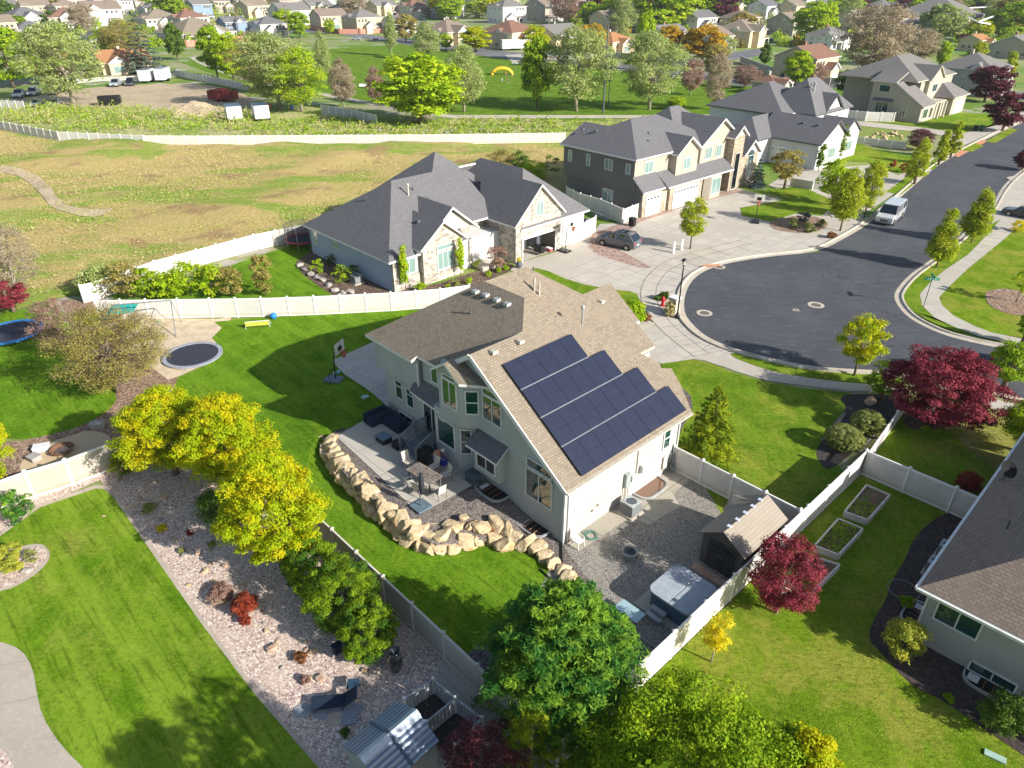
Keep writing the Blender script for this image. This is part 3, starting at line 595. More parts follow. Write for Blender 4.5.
# ---- the main house
def main_house():
    H=House('two_storey_house','cream stucco two-storey house with tan shingle roof and solar panels, at the centre','',AA) if 0 else House('two_storey_house','cream stucco two-storey house with tan shingle roof, at the centre beside the terrace',B0,AA)
    R1=lambda u:4.28+.7*u; ZL=lambda v:6.77+.67*v
    z0=-.25
    # gable wall, right wall, left wing
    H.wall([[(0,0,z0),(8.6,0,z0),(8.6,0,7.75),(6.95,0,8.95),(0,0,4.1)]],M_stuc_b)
    H.wall([[(0,10.3,z0),(0,0,z0),(0,0,4.1),(0,10.3,4.1)]],M_stucco)
    H.wall([[(0,10.3,z0),(0,10.3,4.1),(2,10.3,5.5),(2,10.3,z0)],[(2,10.3,z0),(2,10.3,5.5),(2,10.9,5.5),(2,10.9,z0)],[(2,10.9,z0),(2,10.9,5.3),(8,10.9,5.3),(8,10.9,z0)]],M_stucco)
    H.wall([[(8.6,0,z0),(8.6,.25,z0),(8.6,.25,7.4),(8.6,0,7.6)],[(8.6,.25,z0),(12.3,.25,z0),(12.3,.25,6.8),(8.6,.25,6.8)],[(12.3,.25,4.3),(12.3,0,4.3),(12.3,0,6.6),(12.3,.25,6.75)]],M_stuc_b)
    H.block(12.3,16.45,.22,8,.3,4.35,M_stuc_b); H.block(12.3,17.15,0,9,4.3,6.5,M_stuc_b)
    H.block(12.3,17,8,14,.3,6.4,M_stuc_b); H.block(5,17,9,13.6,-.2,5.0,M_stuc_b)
    H.block(9.3,14.7,12,17.4,-.2,4.5,M_stucco)
    H.wall([[(9.3,17.45,4.4),(12,17.45,6.5),(14.7,17.45,4.4)]],M_stucco)
    # exposed foundation with basement window behind the sofa
    H.block(12.3,16.42,.16,.24,.3,1.75,M_found,'foundation'); H.win((14.4,.16,1.38),1.5,.45,'b',M_glassd,1)
    # roof
    T=.2
    rp=[[(-.4,-.4,R1(-.4)),(6.95,-.4,R1(6.95)),(6.95,3.6,R1(6.95)),(8.5,5.25,R1(8.5)),(2.6,11.15,R1(2.6)),(2.25,11.0,R1(2.25)),(2.0,11.7,R1(2.0)),(.9,11.4,R1(.9)),(-.4,10.75,R1(-.4))],
        [(12.1,5.25,10.27),(12.1,8.9,10.27),(6.9,14.1,6.6),(5.0,14.1,5.3),(5.0,12.35,5.3)],
        [(12.1,5.25,10.23),(8.5,5.25,10.23),(2.6,11.15,6.1),(6.2,11.15,6.1)],
        [(12.1,8.9,10.27),(6.9,14.1,6.6),(17.6,14.4,6.55)],
        [(17.6,-.33,6.55),(12.1,5.25,10.27),(12.1,8.9,10.27),(17.6,14.4,6.55)]]
    H.roof(rp,M_sh_tan,M_trimt,'roof')
    L=[(17.6,-.33,ZL(-.33)),(12.6,-.33,ZL(-.33)),(12.45,.05,ZL(.05)),(10.72,.05,ZL(.05)),(6.95,3.6,9.18),(8.5,5.25,10.29),(12.1,5.25,10.29)]
    H.roof([L],M_sh_tan,M_trim,'roof')
    D=[(6.95,-.4,9.145),(6.95,3.6,9.145),(10.72,.05,6.79),(9.0,.05,7.87),(8.4,-.4,8.24)]
    H.roof([D],M_sh_tan,M_trim,'roof')
    H.roof([[(12,12,6.7),(12,17.75,6.7),(9,17.75,4.6),(9,12.0,4.6)],[(12,12,6.7),(12,17.75,6.7),(15,17.75,4.6),(15,12,4.6)]],M_sh_tan,M_trim,'roof')
    # gutter + downpipes
    g=MB(); g.bar(P3(-.47,-.42,3.92),P3(-.47,10.75,3.92),.12,.12); g.build('gutter',M_trimt,H.o)
    for q in ((-.06,.25),(-.06,10.15)):
        g=MB(); g.bar(P3(q[0],q[1],0),P3(q[0],q[1],3.7),.08,.07); g.bar(P3(q[0],q[1],3.7),P3(-.45,q[1],3.9),.08,.07); g.build('downpipe',M_trim,H.o)
    g=MB(); g.bar(P3(12.4,-.05,4.3),P3(12.4,-.05,6.3),.08,.07); g.build('downpipe',M_trim,H.o)
    g=MB(); g.bar(P3(0,-.02,0),P3(0,-.02,4.0),.12,.1); g.build('corner_trim',M_trim,H.o)
    g=MB()
    g.bar(P3(-.42,-.44,3.9),P3(6.95,-.44,9.04),.06,.26); g.bar(P3(6.95,-.44,9.04),P3(8.45,-.44,7.99),.06,.26); g.build('rake_board',M_trim,H.o)
    # bay: two storey, v -0.75 (lower) / -0.95 (upper), 45 degree sides
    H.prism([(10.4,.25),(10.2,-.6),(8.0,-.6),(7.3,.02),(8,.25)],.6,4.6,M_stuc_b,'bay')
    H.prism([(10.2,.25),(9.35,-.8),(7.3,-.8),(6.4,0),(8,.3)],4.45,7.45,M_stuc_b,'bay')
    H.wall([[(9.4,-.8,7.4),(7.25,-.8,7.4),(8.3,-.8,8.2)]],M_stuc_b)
    H.roof([[(8.3,-1.15,8.36),(8.3,.2,8.36),(9.6,.2,7.52),(9.6,-1.1,7.52)],[(8.3,-1.15,8.36),(8.3,.5,8.36),(5.6,.0,7.5),(6.1,-.3,7.5),(7.1,-1.1,7.52)]],M_sh_tan,M_trim,'bay_roof',.16)
    ang45=math.atan2(-.65,.65)
    H.win((9.1,-.6,3.1),1.6,1.75,'b'); H.win((7.66,-.29,3.05),.62,1.7,math.atan2(-.66,.62)if 0 else R(-46),None,0,.5)
    H.win((8.32,-.8,6.25),1.25,1.7,'b',None,1); H.win((8.32,-.8,7.3),1.1,.25,'b')
    H.win((6.86,-.41,6.15),.72,1.5,R(-46),None,0,.5)
    # upper window beside bay, big stair windows
    H.win((10.75,.25,6.0),1.2,1.15,'b',None,1)
    H.win((5.6,0,6.0),1.5,1.55,'b',None,1); H.win((5.6,0,7.05),1.5,.38,'b')
    H.win((1.9,0,2.75),1.95,1.85,'b',None,1); H.win((1.9,0,4.1),1.85,.55,'b')
    # kitchen box window with little roof
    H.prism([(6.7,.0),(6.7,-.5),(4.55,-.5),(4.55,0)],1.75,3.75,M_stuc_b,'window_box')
    H.roof([[(6.95,-.95,3.55),(4.3,-.95,3.55),(4.3,.02,4.25),(6.95,.02,4.25)]],M_sh_gry,M_trim,'canopy',.14); H.win((5.65,-.5,2.65),1.55,.95,'b',M_glassd,1)
    H.roof([[(12.95,-.4,4.3),(9.75,-.62,4.3),(9.75,.24,5.1),(12.95,.24,5.1)]],M_sh_gry,M_trim,'canopy',.14)
    # sliding door, left windows
    H.win((11.6,.24,2.45),1.6,2.1,'b',M_glassd,1,0,.09,None,'sliding_door')
    H.win((15.0,.22,3.25),.75,1.35,'b',None,0,.68); H.win((13.8,.22,3.1),.75,1.35,'b',None,0,.68)
    # right wall: window, meters
    H.win((0,8.95,2.75),.62,1.45,'r',None,0,.5)
    g=MB(); g.bar(P3(-.04,6.15,1.6),P3(-.04,6.15,3.9),.06,.05); g.build('conduit',plain('conduit_grey',(.42,.40,.36)),H.o)
    for c,d,m,n in (((-.12,5.2,1.65),(.22,.42,.95),(.34,.38,.36),'meter_box'),((-.14,6.75,1.75),(.26,.62,.5),(.72,.71,.68),'inverter'),((-.10,5.75,1.45),(.16,.25,.4),(.5,.5,.47),'switch_box'),((-.08,9.0,.95),(.1,.4,.9),(.62,.58,.5),'access_panel'),((-.06,9.7,1.0),(.1,.3,.7),(.4,.4,.4),'meter_box'),((-.2,9.95,.45),(.3,.3,.35),(.32,.33,.33),'gas_meter')):
        g=MB(); g.box(P3(*c),d,0,0,.94); g.build(n,plain(n+'_paint',m,.5),H.o,bevel=.02)
    g=MB()
    for v_ in (5.05,5.35): g.tube([P3(-.12,v_,0),P3(-.12,v_,1.2)],.03,6)
    g.build('conduit',plain('conduit_tan',(.45,.36,.26)),H.o)
    g=MB()
    for k,(z,v_) in enumerate(((1.02,2.3),(1.16,2.75))): g.box(P3(-.03,v_,z),(.06,.12,.12))
    g.build('wall_vent',plain('vent_bronze',(.22,.18,.12)),H.o)
    g=MB(); g.tube([P3(-.12,9.6,.3),P3(-.25,9.75,.9),P3(-.12,9.9,1.5)],.04,6); g.tube([P3(-.3,9.5,.02),P3(-.3,9.5,.5)],.05,6); g.build('gas_pipe',plain('pipe_steel',(.4,.4,.4),.4,.6),H.o)
    # roof vents and pipes
    for p in ((493.5,353.5),(520,343)):
        d=ray(*p); n=-0.7*U+Vector((0,0,1)); t=((B0+Vector((0,0,4.33))-Vector((0,0,CH))).dot(n))/d.dot(n); q=Vector((0,0,CH))+d*t; u,v=touv(q); H.vent(u,v,q.z)
    for (u,v) in ((12.0,4.45),(11.1,4.5),(10.1,4.5),(9.2,4.5)): H.vent(u,v,ZL(v),plain('galvanised',(.45,.47,.47),.4,.4))
    H.pipe(11.2,3.3,ZL(3.3),.45)
    R2=lambda u:10.27-.7*(12.1-u)
    H.pipe(10.6,8.2,R2(10.6),.9,.07,M_trimt); H.pipe(10.3,8.35,R2(10.3),.9,.07,M_trimt); H.pipe(7.3,9.2,R2(7.3)+.9,.9,.06,plain('galvanised',(.45,.47,.47)),.13); H.pipe(11.8,9.3,9.9,.35)
    H.vent(11.0,15.6,6.05)
    return H
HM=main_house()
# solar panels on the sunny slope
def solar():
    t=thing('solar_array','dark blue stepped solar array on the tan roof','solar panels',uv(3,5,R(0)*0+6.4),AA-PI/2)
    n=NT('solar_cells'); c=n.coord('UV'); br=n.n('TexBrick'); n.l(c,br.inputs['Vector']); br.offset=0; br.inputs['Scale'].default_value=1; br.inputs['Brick Width'].default_value=.167; br.inputs['Row Height'].default_value=.09
    br.inputs['Mortar Size'].default_value=.004; br.inputs['Color1'].default_value=(.017,.020,.040,1); br.inputs['Color2'].default_value=(.021,.025,.048,1); br.inputs['Mortar'].default_value=(.028,.031,.05,1)
    f=n.ramp(n.noise(n.mapping(n.coord('Object'),0,(3,1,1)),.9,6,.75),.5,.8); col=n.mixc(f,br.outputs[0],(.035,.04,.06)); pm=n.fin(col,.28,0,.5); n.b.inputs['Coat Weight'].default_value=.25
    fm=plain('panel_edge',(.03,.03,.035),.4,.5); lm=plain('bright_rail',(.50,.56,.58),.3,.6)
    base=Vector((-3,5,6.4)); cs=Vector((1,0,-.7)).normalized()
    rows=[(5.70,6.45,5),(4.30,7.85,6),(2.68,9.2,7),(1.12,10.35,8)]; rows=[(5.78,4.36,6.45,5),(4.33,2.83,7.85,6),(2.80,1.27,9.2,7),(1.24,-.26,10.33,8)]
    for i,(ua,ub,vend,k) in enumerate(rows):
        w=(vend-.95)/k; L=(ua-ub)*1.2207
        for j in range(k):
            mb=MB(); M=Matrix((cs,Vector((0,1,0)),cs.cross(Vector((0,1,0))))).transposed()
            um=(ua+ub)/2; c=Vector((-um,.95+w*(j+.5),4.28+.7*um+.16))-base
            mb.box(c,(L-.015,w-.012,.05),0,0,1,M); o=mb.build('solar_panel',[fm],t)
            q=MB(); nn=M.col[2]
            for s_ in (-1,1):
                cc=c+cs*s_*L/4+nn*.028; a=cs*(L/4-.012); b=Vector((0,1,0))*(w/2-.014); q.face([cc-a-b,cc+a-b,cc+a+b,cc-a+b] if (a.cross(b)).z>0 else [cc-a-b,cc-a+b,cc+a+b,cc+a-b])
            q.build('cells',pm,o)
        if i<3:
            q=MB(); z=4.28+.7*ub+.16; q.bar(Vector((-ub+.015,.95,z+.02))-base,Vector((-ub+.015,vend,z+.02))-base,.045,.05); q.build('rail',lm,t)
solar()
# basement window wells
def well(name,label,c,w,d,ang,m,covered=False):
    t=thing(name,label,'window well',c,ang); mb=MB(); pts=[]
    for k in range(17):
        a=PI*k/16; pts.append((w/2*math.copysign(abs(math.cos(a))**.5,math.cos(a)),-d*abs(math.sin(a))**.6))
    for a,b in zip(pts,pts[1:]):
        mb.face([(a[0],a[1],.12),(b[0],b[1],.12),(b[0],b[1],-.0),(a[0],a[1],-.0)]); mb.face([(b[0],b[1],.12),(a[0],a[1],.12),(a[0]*.93,a[1]*.9,.12),(b[0]*.93,b[1]*.9,.12)]); mb.face([(b[0]*.93,b[1]*.9,.12),(a[0]*.93,a[1]*.9,.12),(a[0]*.93,a[1]*.9,.02),(b[0]*.93,b[1]*.9,.02)])
    mb.build('rim',m,t,smooth=False)
    mb=MB(); mb.face([(p[0]*.93,p[1]*.9,.035) for p in pts]); mb.build('well_cover' if covered else 'well_floor',glassm('amber_cover',(.16,.07,.035),.15) if covered else plain('dark_pit',(.012,.01,.01),.5),t)
    if not covered:
        mb=MB()
        for k in range(3): mb.bar((-w*.1+k*w*.16,-.05,.06),(-w*.1+k*w*.16,-d*.75,.06),.04)
        mb.build('grate_bar',plain('grate_rust',(.25,.12,.08)),t)
        mb=MB(); mb.box((-w*.3,-d*.4,.065),(w*.2,d*.5,.02)); mb.build('ladder',M_trim,t)
gal=plain('galvanised_rim',(.55,.57,.56),.45,.5)
ua=math.atan2(-U.y,-U.x)
well('window_well','open window well with pale rim beside the patio',Vector((*uv(5.3,0)[:2],TT(uv(5.3,0))+.04)),2.3,1.15,ua,gal)
well('window_well','open window well with pale rim by the house corner',Vector((*uv(2.0,-.02)[:2],TT(uv(2.0,0))+.04)),2.2,1.0,ua,gal)
well('window_well','amber covered window well under the electric meters',uv(0,7.3,.04),2.5,1.1,ua+PI/2,gal,True)
# ------------------------------------------------------------------ fences
M_vinyl=mat('white_vinyl',(.80,.77,.71),[(1.2,(.74,.71,.65),.45,.7),(7,(.83,.80,.75),.5,.7)],.55)
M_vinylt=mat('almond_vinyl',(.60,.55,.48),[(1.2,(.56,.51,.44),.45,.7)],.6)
M_pnl={}
def grooved(name,c):
    if name in MC: return MC[name]
    n=NT(name); co=n.coord('Object'); br=n.n('TexBrick'); br.offset=0
    sp=n.n('SeparateXYZ'); n.l(co,sp.inputs[0]); cb=n.n('CombineXYZ'); n.l(sp.outputs[0],cb.inputs[0]); n.l(cb.outputs[0],br.inputs['Vector'])
    br.inputs['Scale'].default_value=1; br.inputs['Brick Width'].default_value=.18; br.inputs['Row Height'].default_value=9; br.inputs['Mortar Size'].default_value=.008
    br.inputs['Color1'].default_value=(*c,1); br.inputs['Color2'].default_value=(*tone(c,.96),1); br.inputs['Mortar'].default_value=(*tone(c,.72),1)
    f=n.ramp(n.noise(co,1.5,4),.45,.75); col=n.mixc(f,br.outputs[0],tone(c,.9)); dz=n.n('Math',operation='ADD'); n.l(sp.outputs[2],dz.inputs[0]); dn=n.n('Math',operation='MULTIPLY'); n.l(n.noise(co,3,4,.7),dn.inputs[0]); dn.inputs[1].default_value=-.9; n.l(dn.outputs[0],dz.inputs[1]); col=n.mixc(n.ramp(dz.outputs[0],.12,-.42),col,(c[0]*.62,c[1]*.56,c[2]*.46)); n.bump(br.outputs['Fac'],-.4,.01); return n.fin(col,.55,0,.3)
def fence(label,pts,h=1.75,sp=2.44,m=None,pm=None,group=None,name='privacy_fence',thick=.045,hf=None,picket=False):
    """pts world (x,y[,z]) polyline"""
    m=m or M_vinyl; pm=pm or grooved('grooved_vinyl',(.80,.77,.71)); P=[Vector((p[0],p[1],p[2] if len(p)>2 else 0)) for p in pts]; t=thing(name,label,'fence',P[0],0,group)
    hz=(lambda p:hf(p)) if hf else (lambda p:p.z)
    posts=[]; L0=P[0]; pmesh={}
    mb=MB(); mb.b2((-.065,-.065,-.1),(.065,.065,h+.06)); mb.box((0,0,h+.085),(.17,.17,.05)); mb.box((0,0,h+.14),(.15,.15,.07),0,0,.15)
    pme=me_from('post',mb.v,mb.f,[m])
    def post(p): link('post',pme,t,p-L0)
    for a,b in zip(P,P[1:]):
        d=b-a; Ld=Vector((d.x,d.y,0)).length; n=max(1,round(Ld/sp)); s=Ld/n; rz=math.atan2(d.y,d.x)
        key=round(s,3)
        if key not in pmesh:
            q=MB()
            if picket:
                k=int(s/.16)
                for i in range(k): q.box((.06+(s-.12)*(i+.5)/k,0,h*.5),(.09,.03,h*.82))
            else: q.b2((.06,-thick/2,.12),(s-.06,thick/2,h-.06))
            q.b2((.06,-.045,h-.1),(s-.06,.045,h+.01),1); q.b2((.06,-.045,.03),(s-.06,.045,.15),1)
            pmesh[key]=me_from('panel',q.v,q.f,[pm,m],q.m)
        for i in range(n):
            pa=a+d*(i/n); pb=a+d*((i+1)/n); za,zb=hz(pa),hz(pb); pa=Vector((pa.x,pa.y,za)); 
            post(pa); o=link('panel',pmesh[key],t,pa-L0,rz)
            if abs(zb-za)>.01: o.rotation_euler=(0,-math.atan2(zb-za,s),rz)
    e=P[-1]; post(Vector((e.x,e.y,hz(e)))); return t
W=lambda u,v,z=0: tuple(uv(u,v,z))
def A3(*px): return [tuple(at(*p)) for p in px]
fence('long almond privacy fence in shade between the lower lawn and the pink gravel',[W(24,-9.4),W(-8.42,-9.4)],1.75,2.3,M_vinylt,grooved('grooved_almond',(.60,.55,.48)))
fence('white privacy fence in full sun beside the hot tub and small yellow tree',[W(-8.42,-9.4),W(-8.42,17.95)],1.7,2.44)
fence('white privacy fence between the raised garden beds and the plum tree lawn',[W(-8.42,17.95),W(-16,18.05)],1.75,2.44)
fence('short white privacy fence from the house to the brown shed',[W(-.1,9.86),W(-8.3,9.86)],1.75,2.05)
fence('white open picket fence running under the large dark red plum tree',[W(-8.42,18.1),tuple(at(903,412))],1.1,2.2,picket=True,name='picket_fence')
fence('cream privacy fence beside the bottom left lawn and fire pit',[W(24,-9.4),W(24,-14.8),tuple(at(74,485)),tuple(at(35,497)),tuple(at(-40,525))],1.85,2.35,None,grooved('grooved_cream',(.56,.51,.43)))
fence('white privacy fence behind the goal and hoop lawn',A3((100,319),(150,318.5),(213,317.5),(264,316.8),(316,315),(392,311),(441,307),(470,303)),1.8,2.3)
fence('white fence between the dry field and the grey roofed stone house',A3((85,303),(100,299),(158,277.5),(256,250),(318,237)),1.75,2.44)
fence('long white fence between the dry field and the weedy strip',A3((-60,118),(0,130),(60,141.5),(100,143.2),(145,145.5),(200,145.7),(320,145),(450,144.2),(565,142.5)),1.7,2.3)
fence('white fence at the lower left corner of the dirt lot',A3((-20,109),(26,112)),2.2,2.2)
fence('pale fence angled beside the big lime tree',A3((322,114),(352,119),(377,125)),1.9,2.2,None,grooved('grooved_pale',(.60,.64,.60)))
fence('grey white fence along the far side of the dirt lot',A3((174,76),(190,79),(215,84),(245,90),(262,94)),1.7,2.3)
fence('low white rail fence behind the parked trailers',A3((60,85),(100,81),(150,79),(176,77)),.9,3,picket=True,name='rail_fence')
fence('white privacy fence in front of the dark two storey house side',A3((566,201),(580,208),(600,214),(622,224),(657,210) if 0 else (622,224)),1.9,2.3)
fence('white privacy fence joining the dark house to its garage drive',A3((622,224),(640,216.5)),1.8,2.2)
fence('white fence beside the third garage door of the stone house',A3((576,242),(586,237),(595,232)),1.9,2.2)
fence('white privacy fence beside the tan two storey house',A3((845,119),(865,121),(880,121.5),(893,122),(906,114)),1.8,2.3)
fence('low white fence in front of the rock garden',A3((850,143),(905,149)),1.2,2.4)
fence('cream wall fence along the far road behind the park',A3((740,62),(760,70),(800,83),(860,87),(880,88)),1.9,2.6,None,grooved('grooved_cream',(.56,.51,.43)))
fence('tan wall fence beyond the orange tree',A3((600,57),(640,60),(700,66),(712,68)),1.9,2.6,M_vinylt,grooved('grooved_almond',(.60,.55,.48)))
fence('white garden fence in front of the small white garages',A3((746,162),(790,178),(835,182)) if 0 else A3((790,186),(812,190),(832,192)),1.2,2.4)
def far_wall(label,px,h=2.2):
    P=A3(*px); t=thing('garden_wall',label,'wall',P[0]); mb=MB(); 
    for a,b in zip(P,P[1:]):
        a=Vector(a)-Vector(P[0]); b=Vector(b)-Vector(P[0]); mb.bar(a+Vector((0,0,h/2)),b+Vector((0,0,h/2)),.3,h)
    mb.build('wall',mat('salmon_brick',(.50,.25,.17),[(.6,(.42,.2,.14),.4,.7)]),t)
    for p in P:
        q=MB(); q.box(Vector(p)-Vector(P[0])+Vector((0,0,h*.6)),(.8,.8,h*1.25)); q.build('pillar',M_brick,t)
far_wall('salmon brick wall with pillars along the far road at the upper left',[(186,47),(206,45)]); far_wall('salmon brick wall in front of the blue house',[(232,43),(262,39)])
far_wall('red brick wall with pillars in front of the tan brick house',[(310,30),(340,34),(360,34),(386,33)])
# ------------------------------------------------------------------ foliage
def leaf_me(name,C,N,s,asp,m,rng,trunk=None,mt=None):
    n=len(C); N=N/np.maximum(np.linalg.norm(N,axis=1,keepdims=True),1e-6); r=rng.normal(size=(n,3)); a=np.cross(N,r); a/=np.maximum(np.linalg.norm(a,axis=1,keepdims=True),1e-6); b=np.cross(N,a)
    s=np.broadcast_to(np.asarray(s,float),(n,))[:,None]; a=a*s*.5; b=b*s*.5*asp
    vs_=np.stack([C-a,C-b,C+a,C+b],1).reshape(-1,3); me=bpy.data.meshes.new(name)
    me.vertices.add(4*n); me.vertices.foreach_set('co',vs_.ravel().astype(np.float32)); me.loops.add(4*n); me.loops.foreach_set('vertex_index',np.arange(4*n,dtype=np.int32))
    me.polygons.add(n); me.polygons.foreach_set('loop_start',np.arange(0,4*n,4,dtype=np.int32)); me.polygons.foreach_set('loop_total',np.full(n,4,dtype=np.int32))
    me.materials.append(m); me.update(calc_edges=True); me.validate(); return me
def unit(rng,n):
    v=rng.normal(size=(n,3)); return v/np.linalg.norm(v,axis=1,keepdims=True)
def crown(rng,w,h,z0,n,ncl,ls,cr=.27,asp=.62,shape='round',inner=.5,flat=.0,up=.25,m=None,name='crown'):
    """leaf clusters through the volume of a crown of width w, height h, bottom at z0"""
    cl=[]
    def prof(t):
        if shape=='cone': return min(1,t/.14)**.6*(1-max(0,t-.08)*.97)**.85
        if shape=='oval': return math.sin(PI*min(1,max(0,t))**.8)**.55*(1-.25*t)
        if shape=='vase': return .35+.65*math.sin(PI*min(1,t*.75+.1))
        return math.sqrt(max(0,1-(2*t-1)**2))
    while len(cl)<ncl:
        t=rng.uniform(0,1); q=prof(t)
        if rng.uniform()>q+.12: continue
        a=rng.uniform(0,2*PI); rr_=q*math.sqrt(rng.uniform((inner*.6)**2,1)) if rng.uniform()<.8 or t<.8 else q*math.sqrt(rng.uniform(0,1)); cl.append((rr_*math.cos(a),rr_*math.sin(a),2*t-1))
    cl=np.array(cl); sc=np.array([w/2*(1-cr*.75),w/2*(1-cr*.75),h/2*(1-cr*.5)]); ctr=np.array([0,0,z0+h/2])
    cc=cl*sc+ctr; per=max(3,n//ncl); R_=cr*w/2*rng.uniform(.65,1.25,size=ncl)
    idx=np.repeat(np.arange(ncl),per); d=unit(rng,len(idx)); d[:,2]=np.where(d[:,2]<-.25,-d[:,2]*.6,d[:,2]); rr=rng.uniform(.55,1.08,size=len(idx))
    C=cc[idx]+d*(R_[idx]*rr)[:,None]*np.array([1,1,max(.55,min(1.6,h/w))*.85]); 
    if shape=='cone':
        pass
    N=d+unit(rng,len(idx))*.75+np.array([0,0,up]); return leaf_me(name,C,N,ls*rng.uniform(.6,1.35,size=len(C)),asp,m,rng),cc
def conifer(rng,w,h,z0,n,ls,m,droop=.25,layers=14,name='crown',fan=.5,top=0.02,pw=.85):
    C=[];N=[]; per=n//(layers*9)
    for i in range(layers):
        t=(i+.5)/layers; z=z0+h*t; r=w/2*((1-t)**pw+top)*(1 if t>.1 else .8); nb=max(5,int(11*(1-t*.5)))
        for j in range(nb):
            a=2*PI*(j+rng.uniform(0,.8))/nb+i*1.3; rl=r*rng.uniform(.72,1.12); k=max(4,int(per*(.3+.9*(1-t))*9/nb))
            s=rng.uniform(.12,1,size=k)**.7; side=rng.normal(size=k)*.16*rl*(1.2-s)*fan*2; zz=z-droop*rl*s**1.5+rng.normal(size=k)*.05*rl+.10*rl*s
            x=np.cos(a)*rl*s-np.sin(a)*side; y=np.sin(a)*rl*s+np.cos(a)*side; C.append(np.stack([x,y,zz],1)); nn=np.zeros((k,3)); nn[:,2]=1; nn[:,0]=math.cos(a)*.5; nn[:,1]=math.sin(a)*.5; N.append(nn+rng.normal(size=(k,3))*.6)
    C=np.concatenate(C);N=np.concatenate(N); return leaf_me(name,C,N,ls*rng.uniform(.6,1.4,size=len(C)),.42,m,rng)
M_bark=mat('brown_bark',(.19,.14,.10),[(6,(.12,.09,.065),.4,.7)],.95); M_barkp=mat('pale_bark',(.42,.36,.29),[(6,(.30,.25,.19),.4,.7)],.95)
def trunkmb(rng,h,r,cc,nl=7,z0=0,m=0):
    mb=MB(); top=Vector((rng.normal()*.02*h,rng.normal()*.02*h,h)); mb.tube([(0,0,-.1),(rng.normal()*.01*h,0,h*.45),top],[r,r*.75,r*.45],7)
    if cc is not None:
        sel=rng.permutation(len(cc))[:nl]
        for i in sel:
            c=Vector(cc[i]); s0=Vector((0,0,h*rng.uniform(.5,.98))); mid=(s0+c)*.5+Vector((0,0,.06*h)); mb.tube([s0,mid,c],[r*.4,r*.22,r*.07],5,cap=False)
    return mb
def twigs(mb,rng,cc,z0,r,nt=3,L=1.0):
    for c in cc:
        c=Vector(c)
        for k in range(nt):
            d=Vector(unit(rng,1)[0]); d.z=abs(d.z)*.8+.2; mb.tube([c,c+d*L*rng.uniform(.5,1.1)],[r,r*.3],3,cap=False)
F={}
def fo(k):
    spec=dict(
     yellowgreen=((.46,.52,.008),(.27,.41,.006),(.58,.52,.008)), lime=((.36,.52,.012),(.25,.41,.010),(.46,.55,.02)),
     green=((.17,.31,.012),(.28,.43,.014),(.38,.50,.02)), dark=((.06,.12,.015),(.10,.18,.02),(.14,.22,.025)),
     cedar=((.03,.12,.025),(.08,.24,.03),(.25,.42,.035)), pale=((.36,.43,.12),(.27,.36,.08),(.43,.48,.19)),
     olive=((.36,.31,.08),(.26,.25,.05),(.42,.34,.11)), bare=((.40,.32,.20),(.29,.23,.15),(.46,.38,.25)),
     pinkbare=((.38,.22,.17),(.28,.15,.12),(.42,.30,.22)), gold=((.58,.34,.015),(.48,.26,.012),(.50,.38,.03)),
     plum=((.24,.030,.045),(.36,.065,.085),(.17,.022,.035)), purple=((.13,.03,.045),(.22,.06,.07),(.08,.022,.03)),
     redtwig=((.34,.06,.025),(.22,.035,.02),(.40,.10,.05)), spruce=((.14,.18,.12),(.22,.25,.17),(.10,.14,.10)), bluespruce=((.10,.15,.15),(.16,.22,.21),(.07,.11,.11)),
     pear=((.38,.44,.015),(.25,.34,.012),(.44,.47,.03)), column=((.14,.24,.02),(.09,.17,.015),(.20,.30,.03)), yellow=((.75,.62,.012),(.62,.52,.010),(.80,.70,.05)),
     goldjun=((.52,.50,.06),(.40,.42,.05),(.30,.36,.05)), hedge=((.14,.26,.01),(.32,.42,.015),(.06,.15,.015)), boxw=((.28,.32,.08),(.38,.40,.13),(.20,.24,.05)), goldthuja=((.42,.46,.02),(.30,.37,.015),(.15,.24,.015)), grassy=((.56,.47,.20),(.44,.40,.15),(.62,.53,.28)), rust=((.30,.13,.05),(.22,.09,.04),(.36,.18,.07)), weed=((.26,.40,.03),(.36,.45,.07),(.46,.47,.18)))[k]
    if k not in F: F[k]=foliage('foliage_'+k,*spec,tr=.4 if k not in('plum','purple','spruce','bluespruce','dark') else .25)
    return F[k]
rs=np.random.default_rng
def tree(label,base,w,h,kind='green',shape='round',n=6000,ncl=60,ls=.22,trunk=.22,z0f=.22,cr=.27,tm=None,seed=1,name='tree',cat='tree',group=None,asp=.62,inner=.5,tw=0,nl=8,up=.25,rz=None,hfz=None):
    """broadleaf tree: w crown width, h total height"""
    g=rs(seed); t=thing(name,label,cat,base,rz or g.uniform(0,6),group); z0=h*z0f
    me,cc=crown(g,w,h-z0,z0,n,ncl,ls,cr,asp,shape,inner,0,up,fo(kind)); 
    if trunk>0:
        mb=trunkmb(g,z0+(h-z0)*.45,trunk,cc,nl)
        if tw: twigs(mb,g,cc,z0,trunk*.07,tw,w*.14)
        mb.build('trunk',tm or M_bark,t,smooth=True)
    link('crown',me,t); return t
def conif(label,base,w,h,kind='cedar',n=5000,ls=.25,seed=1,z0=.15,droop=.25,layers=14,name='conifer',cat='tree',group=None,fan=.5,trunk=.15,pw=.85):
    g=rs(seed); t=thing(name,label,cat,base,g.uniform(0,6),group); link('crown',conifer(g,w,h-z0,z0,n,ls,fo(kind),droop,layers,fan=fan,pw=pw),t)
    mb=MB(); mb.tube([(0,0,-.1),(0,0,h*.93)],[trunk,trunk*.2],6); mb.build('trunk',M_bark,t); return t
